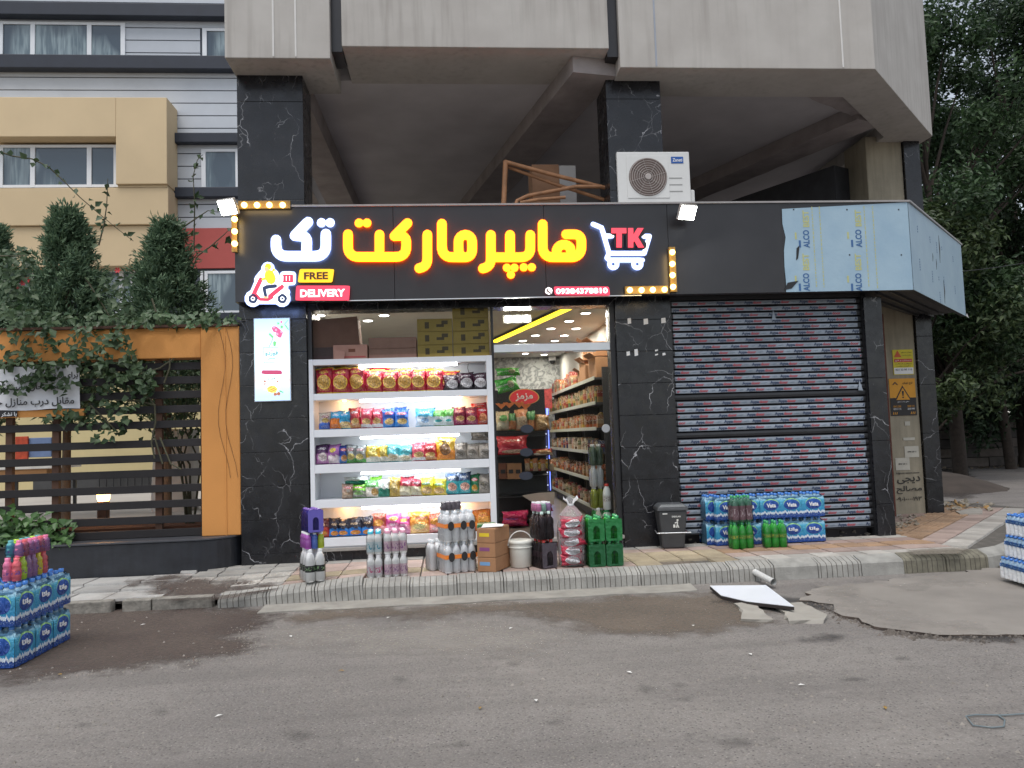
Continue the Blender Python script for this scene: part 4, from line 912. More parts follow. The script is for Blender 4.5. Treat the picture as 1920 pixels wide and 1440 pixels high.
MB(BACKP).box(SHX0+.056, SHX1-.076, SHY1-.02, SHY1-.001, .05, fz(681)-.002).build('back_panel', shelf)
MB(WHITEM).box(SHX0+.056, SHX1-.076, .02, .05, 0, fz(1019)-.002).build('plinth', shelf)
comp = [(fz(681), None)]; floors = []
for i, (a, c) in enumerate(lev):
    sh_ = MB(WHITEM).box(SHX0+.056, SHX1-.076, SHY0, SHY1-.022, fz(c), fz(a)).build('shelf_board', shelf, .003); floors.append(fz(a)+zb)
tops = [fz(681)]+[fz(c) for a, c in lev[:-1]]
for i, z in enumerate(tops):
    x0, x1 = SHX0+.62, SHX1-.45
    tb = MB(TUBE).tube([(x0, .09, z-.022), (x1, .09, z-.022)], .014, 8).build('led_tube', shelf)
    area(shelf, ((x0+x1)/2, .09, z-.04), x1-x0, .03, (1.25, 1.0, 1.1, 1.05, .85)[i], (.86, .93, 1) if i not in (0, 4) else (1, .93, .8), (R(20), 0, 0))
    if i in (1, 4):
        for x in (SHX0+.4, SHX1-.42): MB(M('warm_spot', (1, .8, .5), .4, 0, emit=(1, .62, .25), es=5, nolight=True)).lathe([(.025, 0), (.025, -.012)], (x, .3, z-.002), 10).build('spot_lamp', shelf); point(shelf, (x, .28, z-.05), .8, (1, .5, .18))
MB(BLACKM).tube([(.28, .06, tops[0]-.02), (.27, .04, tops[0]-.08), (.285, .05, tops[0]-.14)], .004, 5).build('lamp_cable', shelf)
MB(BLACKM).tube([(.3, .06, tops[2]-.02), (.31, .04, tops[2]-.1)], .004, 5).build('lamp_cable', shelf)

def bag_mesh(seed, puff=1.0, crimp=.05):
    rd = random.Random(seed); nx, nz = 9, 13; b = MB()
    ph = [rd.uniform(0, 6) for _ in range(6)]
    def P_(side):
        rows = []
        for i in range(nz):
            v = i/(nz-1); row = []
            for j in range(nx):
                u = j/(nx-1); a = max(0, 1-abs(2*u-1)**2.6); c_ = max(0, 1-abs((v-.48)/.46)**3) if abs(v-.48) < .46 else 0
                d = .5*puff*(a**.55)*(c_**.6)
                wr = .09*math.sin(8*u+ph[0]+5*v)*c_+.09*math.sin(13*v+ph[1]+4*u)*a+.07*math.sin(23*u+ph[2]+6*v)*(1-.7*c_)*(1 if 0 < j < nx-1 else 0)
                x = (u-.5)*(1-.08*c_+(.03 if v > .93 or v < .05 else 0))+.022*math.sin(5*v+ph[3])+.012*math.sin(17*v+ph[5]); z = v+.03*math.sin(4*u+ph[4])*max(0, v-.75)*4+.008*math.sin(19*u)*(v > .9)
                row.append((x, side*(d+wr*(d > .01)), z))
            rows.append(row)
        return rows
    A = P_(-1); b.grid(A, None, True); base = len(b.f); B = P_(1); b.grid([r_[::-1] for r_ in B], None, True)
    return b
BAGM = [bag_mesh(s_) for s_ in range(5)]
def bag_mat(name, bg, low=None, split=.45, blob=None, blobc=(.5, .38), blobr=(.33, .2), logo=None, logoc=(.5, .72), scrib=None, rim=None, rough=.22, edge=None):
    key = 'bag_'+name
    if key in MATS: return MATS[key]
    m, n, p = newmat(key); uv = n.coord('UV'); x, y, _ = n.xyz(uv); lo = low or bg; oi = n.rnd()
    w_ = n.math('ADD', y, n.math('MULTIPLY', n.math('SUBTRACT', n.noise(uv, 3.5, 2), .5), .28))
    c = n.mix(n.ramp(w_, split-.03, split+.03), lo, bg)
    if blob:
        if rim: c = n.mix(n.ell(x, y, blobc[0], blobc[1], blobr[0]*1.12, blobr[1]*1.12), c, rim)
        e = n.ell(x, y, blobc[0], blobc[1], blobr[0], blobr[1]); t = n.noise(uv, 16, 3, .6)
        c = n.mix(e, c, n.mix(n.ramp(t, .38, .62), tuple(k*.45 for k in blob), tuple(min(1, k*1.25) for k in blob)))
    if logo:
        c = n.mix(n.ell(x, y, logoc[0], logoc[1], .34, .085), c, logo)
    if scrib:
        t = n.noise(n.mapv(uv, (1, 1.6, 1)), 17, 1); sel = n.math('MULTIPLY', n.math('GREATER_THAN', t, .52), n.ell(x, y, logoc[0], logoc[1], .3, .065)); c = n.mix(sel, c, scrib)
        sel2 = n.math('MULTIPLY', n.math('GREATER_THAN', n.noise(n.mapv(uv, (1, 2.2, 1)), 30, 1), .6), n.ell(x, y, .5, .16, .36, .07)); c = n.mix(sel2, c, scrib)
    e_ = n.math('MAXIMUM', n.math('GREATER_THAN', y, .945), n.math('LESS_THAN', y, .045)); c = n.mix(e_, c, edge or tuple(k*.7 for k in bg))
    n.l.new(c, p.inputs['Base Color']); p.inputs['Roughness'].default_value = rough; p.inputs['Specular IOR Level'].default_value = .7
    n.l.new(n.bump(n.noise(n.mapv(uv, (1, .7, 1)), 5, 3, .5, .6), 1., .06), p.inputs['Normal']); return m
RED, DRED, BLU, DBLU, SKY, GRN, LGRN, DGRN, ORG, YLO, PUR, PNK, BLK, TAN, TEAL, WHI, GLD = (.55, .025, .04), (.28, .02, .035), (.03, .12, .5), (.02, .04, .16), (.06, .42, .75), (.04, .3, .07), (.25, .6, .08), (.02, .13, .08), (.75, .2, .02), (.78, .52, .03), (.2, .04, .22), (.65, .12, .34), (.02, .017, .022), (.4, .33, .25), (.04, .4, .46), (.75, .76, .78), (.6, .38, .04)
BT = {
 'noodle': (bag_mat('noodle', (.45, .02, .045), (.34, .015, .03), .3, (.62, .36, .08), (.5, .42), (.36, .24), rim=(.75, .5, .06), edge=(.7, .5, .05), scrib=(.8, .6, .1), logoc=(.5, .8)), 'crimson snack bag with yellow ends and round crisp picture', 'crimson bags on the top shelf'),
 'darkp': (bag_mat('darkp', (.05, .012, .03), BLK, .4, (.62, .6, .62), (.5, .36), (.36, .26), scrib=(.6, .6, .62), logoc=(.5, .76)), 'dark plum snack bag with silver printed picture', 'dark bags on the top shelf'),
 'greyb': (bag_mat('greyb', (.5, .47, .42), BLU, .38, (.6, .45, .15), (.5, .5), (.28, .13), (.2, .03, .04), scrib=WHI), 'small grey and blue crisp bag', None),
 'orgb': (bag_mat('orgb', SKY, ORG, .55, None, scrib=WHI), 'sky blue and orange snack bag', None),
 'sky1': (bag_mat('sky1', (.03, .35, .62), (.7, .6, .3), .32, (.7, .5, .2), (.55, .22), (.36, .14), scrib=WHI), 'bright blue crisp bag with tilted white name', None),
 'redc': (bag_mat('redc', (.5, .03, .04), (.6, .3, .12), .2, (.75, .5, .18), (.5, .3), (.36, .14), (.3, .02, .02), scrib=WHI), 'red crisp bag with golden crisps and name oval', None),
 'pinkc': (bag_mat('pinkc', (.65, .08, .12), WHI, .18, (.75, .5, .2), (.5, .32), (.34, .15), (.6, .04, .1), scrib=WHI), 'light red crisp bag with potato picture', None),
 'bluec': (bag_mat('bluec', (.03, .14, .55), (.05, .28, .7), .4, (.78, .55, .2), (.5, .3), (.36, .16), (.6, .04, .06), scrib=WHI), 'royal blue crisp bag with red name oval', None),
 'icey': (bag_mat('icey', (.08, .5, .75), (.65, .75, .82), .5, (.3, .5, .75), (.5, .3), (.2, .14), scrib=WHI), 'pale blue and white snack bag', None),
 'mint': (bag_mat('mint', (.2, .6, .12), (.72, .8, .8), .55, (.05, .45, .45), (.5, .3), (.3, .08), scrib=(.05, .3, .1)), 'green and white snack bag with teal mark', None),
 'maro': (bag_mat('maro', (.25, .02, .05), (.3, .03, .1), .3, (.7, .42, .16), (.5, .34), (.34, .14), (.55, .03, .05), scrib=(.75, .6, .4)), 'maroon crisp bag with red name oval', None),
 'hot': (bag_mat('hot', (.5, .02, .03), (.4, .05, .02), .4, (.7, .25, .1), (.5, .4), (.3, .24), scrib=WHI, logoc=(.5, .8)), 'scarlet snack bag with fiery picture', None),
 'purp': (bag_mat('purp', (.06, .015, .08), (.4, .16, .36), .5, (.7, .6, .6), (.5, .35), (.32, .2), scrib=WHI, logoc=(.5, .76)), 'black and purple popcorn bag', None),
 'lila': (bag_mat('lila', (.42, .16, .45), (.7, .6, .62), .4, (.75, .6, .12), (.5, .66), (.26, .13), scrib=(.3, .2, .3), logoc=(.5, .9)), 'lilac snack bag with yellow disc', None),
 'grc': (bag_mat('grc', (.3, .32, .32), (.08, .35, .06), .25, (.7, .58, .2), (.5, .34), (.36, .16), (.25, .03, .04), scrib=WHI), 'grey crisp bag with green foot and maroon oval', None),
 'dbl': (bag_mat('dbl', (.03, .06, .3), (.05, .2, .5), .4, (.6, .3, .12), (.5, .28), (.34, .16), (.5, .04, .05), scrib=WHI), 'dark blue crisp bag with red oval', None),
 'yelc': (bag_mat('yelc', (.75, .5, .04), (.75, .74, .66), .3, (.7, .55, .12), (.5, .5), (.34, .18), scrib=(.1, .35, .1), edge=(.05, .3, .28)), 'yellow crisp bag with white foot', None),
 'teal': (bag_mat('teal', (.1, .52, .58), (.72, .72, .62), .38, (.7, .62, .4), (.5, .2), (.34, .12), scrib=WHI), 'turquoise crisp bag with white foot', None),
 'tiger': (bag_mat('tiger', (.75, .45, .04), (.7, .25, .03), .4, (.25, .12, .04), (.45, .45), (.28, .26), scrib=(.05, .03, .05), logoc=(.6, .8)), 'tall orange snack bag with dark cartoon picture', None),
 'tan': (bag_mat('tan', (.36, .32, .27), (.3, .27, .23), .4, (.22, .2, .17), (.5, .35), (.36, .2), scrib=(.15, .12, .1), logoc=(.6, .82)), 'dull beige paper snack bag', None),
 'bei': (bag_mat('bei', (.5, .34, .27), (.42, .3, .2), .4, (.7, .66, .6), (.5, .5), (.14, .1), (.5, .05, .06), scrib=WHI), 'dusky pink snack bag with white roundel', None),
 'lime': (bag_mat('lime', (.22, .6, .06), (.25, .28, .22), .5, (.3, .55, .2), (.5, .32), (.34, .12), (.45, .05, .05), scrib=WHI), 'lime green snack bag with grey foot', None),
 'gwhite': (bag_mat('gwhite', (.1, .35, .08), (.74, .7, .62), .55, (.65, .4, .12), (.65, .3), (.24, .2), scrib=WHI), 'green and white bag with golden slice', None),
 'emer': (bag_mat('emer', (.68, .7, .66), (.01, .2, .13), .48, None, scrib=(.05, .2, .12), logoc=(.5, .68)), 'white bag with emerald lower half', None),
 'gold': (bag_mat('gold', (.5, .32, .05), (.5, .35, .08), .4, (.6, .45, .16), (.5, .45), (.3, .24), scrib=(.2, .08, .03), logoc=(.5, .84)), 'plain golden snack bag', None),
 'cream': (bag_mat('cream', (.45, .03, .06), (.66, .62, .44), .56, None, scrib=WHI, logoc=(.5, .76)), 'maroon and cream snack bag', None),
 'ylg': (bag_mat('ylg', (.75, .65, .04), (.7, .5, .08), .35, (.75, .5, .2), (.5, .28), (.38, .18), (.1, .4, .08), scrib=WHI, logoc=(.5, .62)), 'yellow snack bag with green oval and crisps', None),
 'navy': (bag_mat('navy', (.02, .05, .12), (.05, .38, .42), .6, (.7, .4, .32), (.5, .34), (.34, .18), scrib=WHI, logoc=(.5, .78)), 'navy and teal snack bag with round picture', None),
 'dgr': (bag_mat('dgr', (.01, .14, .05), (.02, .2, .06), .4, (.75, .4, .06), (.5, .3), (.3, .16), (.5, .04, .05), scrib=WHI), 'dark green snack bag with orange picture', None),
 'cheet': (bag_mat('cheet', (.03, .03, .05), (.02, .2, .6), .42, (.75, .28, .03), (.5, .2), (.34, .12), scrib=(.8, .55, .3), logoc=(.5, .66)), 'black and blue cheese puff bag', None),
 'cheer': (bag_mat('cheer', (.12, .02, .02), (.5, .04, .02), .5, (.75, .28, .03), (.5, .24), (.34, .14), scrib=(.8, .5, .2), logoc=(.5, .66)), 'dark red cheese puff bag', None),
 'wot': (bag_mat('wot', (.5, .1, .06), (.7, .3, .3), .4, (.8, .35, .05), (.5, .56), (.36, .16), scrib=WHI, logoc=(.5, .2)), 'brick red snack bag with pink foot', None),
 'pink2': (bag_mat('pink2', (.7, .1, .36), (.75, .3, .5), .5, (.8, .4, .1), (.5, .78), (.3, .12), scrib=WHI, logoc=(.5, .5)), 'hot pink snack bag with white name', None),
 'oran': (bag_mat('oran', (.78, .34, .05), (.75, .5, .2), .4, (.75, .7, .3), (.45, .3), (.3, .14), scrib=(.8, .3, .4), logoc=(.6, .7)), 'wide orange snack bag', None),
 'flam': (bag_mat('flam', (.75, .2, .02), (.7, .12, .02), .4, (.85, .35, .05), (.5, .5), (.4, .36), scrib=(.5, .05, .02)), 'flame orange snack bag', None),
}
SHN = ['top', 'second', 'third', 'fourth', 'lowest']
def snack(kind, x0, x1, ytop, ybot, row, lean=0, back=0, note='', rollz=0, zoff=0):
    mt, lab, grp = BT[kind]
    a, c = S(x0, ybot, .06), S(x1, ytop, .06); w_ = (c.x-a.x)*1.08; h_ = (abs(c.z-a.z) if zoff else S((x0+x1)/2, ytop, .09+back*.13).z-floors[row])*1.04
    key = 'bm_%s_%d' % (kind, (int(x0)) % 5)
    if key not in _tm:
        bmk = BAGM[int(x0) % 5]; q = MB(mt); q.v = bmk.v; q.f = bmk.f; q.mi = bmk.mi; q.sm = bmk.sm; q.uv = bmk.uv; _tm[key] = q.mesh('snack_bag')
    o = link('snack_bag', _tm[key]); o.scale = (w_*random.uniform(1, 1.08), .13+.05*random.random(), h_*random.uniform(.97, 1.06)); o.location = ((a.x+c.x)/2, .09+back*.13+random.uniform(-.012, .012), floors[row]+zoff-.002)
    o.rotation_euler = (R(-6-random.random()*5)-lean, rollz+random.uniform(-.06, .06), random.uniform(-.22, .22))
    return tag(o, lab+(note or ' on the %s shelf' % SHN[row]), 'snack bag', 'snack bags on the %s shelf' % SHN[row])
Q = lambda v: 560+v/4.8
def qs(kind, a, c, t, bt, row, **k): return snack(kind, Q(a), Q(c), 640+t/4.8, 640+bt/4.8, row, **k)
# top shelf
for a, c, t in ((158, 305, 255), (300, 450, 255), (455, 600, 250), (600, 750, 255), (745, 880, 262), (878, 1020, 245), (1010, 1140, 262), (1140, 1285, 255)): qs('noodle', a, c, t, 450, 0)
for a, c, t in ((310, 470, 240), (620, 790, 240), (1050, 1200, 245), (1280, 1440, 260)): qs('noodle', a, c, t, 450, 0, back=1, note=' in the top shelf back row')
for a, c, t in ((1310, 1440, 300), (1440, 1575, 285), (1570, 1700, 285)): qs('darkp', a, c, t, 445, 0)
# second
for k, a, c, t in (('greyb', 185, 285, 640), ('orgb', 283, 372, 630), ('sky1', 362, 470, 620), ('redc', 462, 560, 605), ('pinkc', 555, 660, 605), ('pinkc', 655, 762, 602), ('bluec', 760, 870, 605), ('bluec', 868, 980, 615), ('icey', 1060, 1215, 612), ('mint', 1208, 1315, 620), ('mint', 1312, 1398, 610), ('maro', 1396, 1502, 590), ('maro', 1500, 1608, 600), ('hot', 1605, 1712, 600)): qs(k, a, c, t, 775, 1)
qs('bluec', 870, 960, 596, 775, 1, back=1, note=' in the back row of the second shelf'); qs('hot', 1568, 1712, 520, 640, 1, back=1, zoff=.12, note=' lying on maroon bags of the second shelf')
# third
for k, a, c, t in (('purp', 155, 272, 935), ('lila', 265, 370, 938), ('dbl', 365, 440, 935), ('grc', 430, 515, 940), ('grc', 508, 600, 940), ('yelc', 598, 735, 935), ('yelc', 730, 800, 935), ('teal', 788, 905, 938), ('teal', 905, 1022, 938), ('pinkc', 1022, 1145, 925), ('redc', 1130, 1245, 925), ('tiger', 1245, 1405, 872), ('tan', 1405, 1510, 915), ('tan', 1512, 1620, 920), ('tan', 1620, 1728, 915)): qs(k, a, c, t, 1090, 2)
qs('tan', 1556, 1715, 840, 925, 2, zoff=.245, note=' lying across the others on the third shelf')
# fourth
for k, a, c, t in (('bei', 388, 490, 1290), ('lime', 485, 600, 1285), ('gwhite', 600, 720, 1245), ('emer', 710, 815, 1255), ('gold', 812, 912, 1240), ('cream', 905, 1012, 1245), ('cream', 1005, 1105, 1255), ('ylg', 1105, 1215, 1235), ('ylg', 1208, 1325, 1235), ('navy', 1325, 1440, 1195), ('navy', 1440, 1555, 1190), ('dgr', 1548, 1625, 1210), ('tan', 1615, 1725, 1200)): qs(k, a, c, t, 1415, 3)
qs('emer', 410, 610, 1235, 1310, 3, back=.6, zoff=.17, note=' laid over two others on the fourth shelf'); qs('lime', 655, 745, 1228, 1400, 3, back=1, note=' in the back row of the fourth shelf'); qs('cream', 920, 1030, 1222, 1400, 3, back=1, note=' in the back row of the fourth shelf')
# lowest: read at 4.364x from (520, 880)
def qs5(kind, a, c, t, **k): return snack(kind, 520+a/4.364, 520+c/4.364, 880+t/4.364, 1001, 4, **k)
for k, a, c, t in (('cheer', 318, 430, 408), ('cheet', 422, 500, 400), ('cheet', 486, 590, 408), ('cheet', 578, 695, 395), ('cheet', 690, 790, 392), ('wot', 785, 890, 370), ('pink2', 888, 1010, 368), ('pink2', 990, 1085, 395), ('oran', 1088, 1245, 360), ('flam', 1520, 1650, 345), ('flam', 1625, 1745, 335), ('wot', 1245, 1350, 370), ('flam', 1420, 1530, 350)): qs5(k, a, c, t)

# ================================================================== CARTONS ON TOP OF THE SHELF
shz = ztop+zb
def carton(name, label, x0, x1, y0, y1, z0, z1, mat, rz=0, roll=0, flaps=True, group=None, tape=True, prints=()):
    cx, cy_, = (x0+x1)/2, (y0+y1)/2; w_, d_, h_ = x1-x0, y1-y0, z1-z0
    t = thing(name, label, 'box', (cx, cy_, z0), rz, group); t.rotation_euler = (0, roll, rz)
    MB(mat).box(-w_/2, w_/2, -d_/2, d_/2, 0, h_).build('body', t, .006)
    if flaps: MB(mat).box(-w_/2+.004, w_/2-.004, -d_/2+.004, -.003, h_+.0005, h_+.004).build('flap', t); MB(mat).box(-w_/2+.004, w_/2-.004, .003, d_/2-.004, h_+.0005, h_+.004).build('flap', t)
    if tape: MB(M('packing_tape', srgb(176, 138, 90), .3, .05)).box(-w_/2-.001, w_/2+.001, -.025, .025, h_+.0045, h_+.0055).build('tape', t)
    for (u, v, pw, ph, m) in prints: MB(m).box(-w_/2+u*w_, -w_/2+(u+pw)*w_, -d_/2-.0016, -d_/2-.0006, v*h_, (v+ph)*h_).build('print', t)
    return t
X = lambda px: S(px, 630, .3).x
BRNP = M('brown_carton_print', srgb(112, 70, 52), .8, .1); GRYP = M('grey_carton_print', srgb(96, 84, 64), .8, .1); REDPR = M('red_carton_print', srgb(176, 84, 80), .8, .1)
carton('cardboard_box', 'big plain brown box leaning on a smaller one on the shelf', X(590), X(676), .2, .55, shz+.18, shz+.18+.37, M('cardboard_dark', srgb(132, 96, 80), .8, .1, 8), roll=R(-4), tape=True)
carton('cardboard_box', 'low dark box under the leaning brown box on the shelf', X(588), X(640), .18, .5, shz+.001, shz+.17, M('cardboard_shade', srgb(92, 74, 72), .8, .1, 8))
c1 = carton('cardboard_box', 'torn printed pinkish box at the front edge of the shelf top', X(628), X(691), .1, .38, shz+.001, shz+.19, CARD2, prints=((.05, .12, .9, .1, REDPR), (.45, .5, .2, .22, BRNP)), flaps=False, tape=False)
MB(CARD2).prism([(-.21, -.145, .14), (-.06, -.15, .1), (-.08, -.19, -.02), (-.2, -.18, .0)], (0, -.004, 0)).build('torn_flap', c1)
carton('cardboard_box', 'lower pinkish brown box beside the yellow cartons', X(693), X(781), .14, .5, shz+.001, shz+.13, CARD2); carton('cardboard_box', 'upper pinkish brown box beside the yellow cartons', X(693), X(781), .14, .5, shz+.136, shz+.275, CARD2)
yl_prints = ((.22, .25, .12, .5, GRYP), (.55, .35, .22, .22, GRYP), (.7, .55, .18, .3, GRYP))
for col, (pa, pb, nn) in enumerate(((783, 848, 3), (849, 916, 4))):
    for k in range(nn):
        carton('yellow_carton', ['yellow printed carton in the shorter stack on the shelf top', 'yellow printed carton in the taller stack on the shelf top'][col], X(pa)+.002, X(pb)-.002, .14, .5, shz+.001+k*.171, shz+.169+k*.171, CARDY, flaps=False, tape=False, group='yellow cartons on the shelf', prints=yl_prints)

# ================================================================== INSIDE THE SHOP
DL = M('downlight_disc', (1, 1, 1), .4, 0, emit=(1, .98, .93), es=12, nolight=True)
for px, py in ((1098, 586), (1067, 601), (1033, 615), (1080, 615), (1004, 628), (1058, 628), (980, 638), (1040, 638), (720, 590), (600, 590), (690, 600), (985, 662), (1020, 664)):
    p = G(px, py, 3.262)
    if p.y > 7.5: continue
    t = thing('downlight', 'round lit downlight in the shop ceiling', 'ceiling light', p, 0, 'downlights in the shop ceiling')
    MB(WHITE).lathe([(.095, 0), (.085, -.012), (.07, -.014)], n=16).build('ring', t); MB(DL).lathe([(.068, -.0145), (.06, -.017)], n=16).build('disc', t)
    a = area(t, (0, 0, -.03), .12, .12, 10, (1, .92, .8)); a.data.shape = 'DISK'
nl = thing('neon_strip', 'yellow neon tube running along the shop ceiling', 'neon light'); a, c = G(928, 642, 3.2), G(1067, 580, 3.2)
NEON = M('yellow_neon', (1, .7, .05), .4, 0, emit=(1, .62, .02), es=2.2)
dn = (c-a).normalized(); sd_ = Vector((-dn.y, dn.x, 0))*.045
MB(NEON).prism([a-sd_, c-sd_, c+sd_, a+sd_], (0, 0, .03)).build('tube', nl); MB(BLACKM).prism([a-sd_*1.4+Vector((0, 0, .031)), c-sd_*1.4+Vector((0, 0, .031)), c+sd_*1.4+Vector((0, 0, .031)), a+sd_*1.4+Vector((0, 0, .031))], (0, 0, .03)).build('channel', nl)
el = thing('emergency_light', 'white hanging lamp with three round glowing heads inside the doorway', 'lamp', S(970, 598, .7)); MB(WHITE).box(-.2, .2, 0, .06, -.06, .06).build('housing', el, .01)
for dx in (-.13, -.0, .13): MB(M('emergency_led', (1, 1, 1), .4, 0, emit=(1, .97, .85), es=10, nolight=True)).lathe([(.0, 0), (.05, 0), (.045, .02), (.0, .03)], n=14).build('lamp_head', el).matrix_local = Matrix.Translation((dx, -.001, 0)) @ Matrix.Rotation(R(90), 4, 'X')
MB(BLACKM).tube([(-.1, .03, .06), (-.1, .03, .25)], .006, 5).build('hanger', el); MB(BLACKM).tube([(.1, .03, .06), (.1, .03, .25)], .006, 5).build('hanger', el)
area(el, (0, -.05, 0), .36, .08, 6, (1, .95, .85), (R(-70), 0, 0))
# long rack on the right wall
rack = thing('wall_rack', 'long dark rack with pale shelf edges along the shop wall', 'rack', (0, 0, .16)); RX0, RX1, RY0, RY1 = 2.17, 2.58, 1.35, 6.6
RACKM = M('rack_metal', (.06, .06, .065), .5, .1); LIP = M('rack_lip', srgb(190, 196, 190), .4, .05)
MB(RACKM).box(RX1-.02, RX1, RY0, RY1, 0, 2.3).build('back_panel', rack)
for y in (RY0-.03, 3.0, 4.8, RY1): MB(RACKM).box(RX0+.12, RX1, y, y+.03, 0, 2.3).build('upright', rack)
rz_ = [2.31, 1.94, 1.56, 1.2, .78, .36]
for z in rz_:
    MB(RACKM).box(RX0+.012, RX1-.022, RY0, RY1, z-.16-.03, z-.16).build('shelf_board', rack); MB(LIP).box(RX0, RX0+.01, RY0, RY1, z-.16-.035, z-.16+.018).build('shelf_lip', rack)
MB(RACKM).box(RX0+.1, RX1-.022, RY0, RY1, 0, .15).build('plinth', rack)
pal = [srgb(*c) for c in ((160, 112, 70), (176, 140, 92), (140, 40, 36), (182, 162, 132), (96, 68, 46), (190, 98, 40), (78, 98, 56), (46, 54, 92), (160, 44, 54), (190, 156, 60), (112, 76, 58), (200, 190, 172))]
PALN = ['tan', 'wheat', 'brick red', 'cream', 'brown', 'orange', 'olive', 'navy', 'crimson', 'yellow', 'umber', 'ivory']
def pack_mat(i):
    k = 'packet_%d' % i
    if k in MATS: return MATS[k]
    m, n, p = newmat(k); g = n.coord('Generated'); x, y, z = n.xyz(g); c = pal[i]; d = pal[(i*5+3) % len(pal)]
    q = n.math('MULTIPLY', n.math('GREATER_THAN', z, .3+.04*(i % 4)), n.math('LESS_THAN', z, .7+.02*(i % 5))); cc = n.mix(n.math('MULTIPLY', q, .8), c, d)
    t = n.math('MULTIPLY', n.math('GREATER_THAN', n.noise(g, 14, 2), .58), n.math('GREATER_THAN', z, .55)); cc = n.mix(t, cc, (.7, .68, .62))
    n.l.new(cc, p.inputs['Base Color']); p.inputs['Roughness'].default_value = .4; return m
_pk = {}
def packet(i, kind):
    if (i, kind) in _pk: return _pk[(i, kind)]
    b = MB(pack_mat(i))
    if kind == 0: b.box(-.5, .5, -.5, .5, 0, 1)
    elif kind == 1: b.lathe([(.42, 0), (.5, .03), (.5, .94), (.44, 1)], n=10)
    else: b.lathe([(.4, 0), (.46, .05), (.46, .55), (.3, .72), (.16, .8), (.16, 1)], n=10)
    _pk[(i, kind)] = b.mesh('packet'); return _pk[(i, kind)]
ordn = ['topmost', 'second', 'third', 'fourth', 'fifth', 'lowest']
def row_goods(x0, x1, y0, y1, z, hmin, hmax, lab, grp, kinds=(0,), wmin=.05, wmax=.12, cols=range(12), dep=.16):
    y = y0
    while y < y1:
        w_ = random.uniform(wmin, wmax); h_ = random.uniform(hmin, hmax); kd = random.choice(kinds); c = random.choice(list(cols))
        o = link(['packet', 'tin', 'bottle'][kd], packet(c, kd)); o.scale = (dep if kd == 0 else w_*.9, w_*.92, h_); o.location = (x0+dep/2+random.uniform(.01, .05), y+w_/2, z+.001)
        o.rotation_euler = (random.uniform(-.1, .1), random.uniform(-.05, .05), random.uniform(-.2, .2)); tag(o, lab % PALN[c], ['packet', 'tin', 'bottle'][kd], grp); y += w_+random.uniform(0, .012)
for i, z in enumerate(rz_):
    if i == 0: row_goods(RX0, RX1, 3.1, RY1, z, .12, .3, '%s carton on the topmost rack shelf inside the shop', 'goods on the wall rack', wmin=.09, wmax=.2, cols=(0, 1, 2, 3, 5, 8))
    else: row_goods(RX0, RX1, RY0+.05, RY1, z, *(((.2, .28), (.14, .24), (.13, .22), (.12, .24), (.1, .22))[i-1]), '%s packet or jar on the '+ordn[i]+' rack shelf inside the shop', 'goods on the wall rack', kinds=((0,), (0, 0, 1), (0, 0, 0, 1), (0, 0, 2), (0, 1))[i-1], cols=((0, 1, 2, 3, 4, 6, 10), (0, 1, 3, 5, 9), (0, 1, 3, 4, 7, 11), (0, 1, 4, 5, 10), (0, 3, 8, 10, 4))[i-1])
for i in range(9):
    o = link('green_packet', packet(6, 0)); o.scale = (.14, .06, .23); o.location = (RX0+.1, 1.45+i*.075, rz_[1]+.001); tag(o, 'green packet in the row at the doorway end of the second rack shelf', 'packet', 'green packets on the rack')
for k, (y, w_, h_, dz, rz) in enumerate(((1.75, .42, .32, 0, .1), (2.2, .36, .26, 0, -.25), (2.62, .34, .34, 0, .12), (2.95, .28, .2, 0, 0), (1.85, .4, .22, .345, .05), (2.5, .36, .3, .35, -.1))):
    t = thing('cardboard_box', ['large open brown box nearest the doorway on the topmost rack shelf', 'tilted brown box with lifted flaps on the topmost rack shelf', 'tall brown box in the middle of the topmost rack shelf', 'small brown box on the topmost rack shelf', 'flat brown box stacked high by the doorway on the rack', 'brown box stacked on the tall one on the rack'][k], 'box', (RX0+.22, y, rz_[0]+dz+.001), rz, 'brown boxes on the rack')
    MB(CARD).box(-.17, .17, -w_/2, w_/2, 0, h_).build('body', t, .004)
    MB(CARD).prism([(-.17, -w_/2, h_+.001), (-.17, w_/2, h_+.001), (-.26, w_/2*.95, h_+.06), (-.26, -w_/2*.9, h_+.07)], (.003, 0, .003)).build('flap', t)
# black snack stand with red oval header
st = thing('snack_stand', 'black wire stand with a red oval header inside the doorway', 'stand', (1.08, 1.55, .16))
STM = M('stand_black', (.014, .014, .016), .5, .1); sw = .36
MB(STM).box(-.42, .4, .3, .34, 0, 1.98).build('back_panel', st); MB(STM).box(-.42, .4, .24, .3, 1.58, 2.02).build('header', st)
for x in (-.4, .38): MB(STM).tube([(x, -.1, 0), (x, -.1, 1.42), (x, .28, 1.42)], .012, 6).build('post', st)
for z in (.08, .42, .72, 1.02, 1.3):
    MB(STM).box(-.41, .39, -.1, .298, z, z+.012).build('shelf_board', st); MB(STM).tube([(-.4, -.105, z+.07), (.38, -.105, z+.07)], .006, 5).build('front_wire', st)
hb = S(983, 746, 1.76)-Vector((1.08, 1.55, .16))
REDH = M('header_red', (.6, .03, .04), .35, .05, emit=(.6, .03, .04), es=.12); GOLDH = M('header_gold', (.6, .4, .1), .4, 0); 
for sx, m, dy in ((1.0, GOLDH, 0), (.93, REDH, -.004)):
    hd = MB(m).prism([(hb.x+.235*sx*math.cos(t), .236+dy, hb.z+.14*sx*math.sin(t)*(1.0 if math.sin(t) > 0 else .75)) for t in [k*math.pi/12 for k in range(24)]], (0, -.003, 0)).build('header_oval', st)
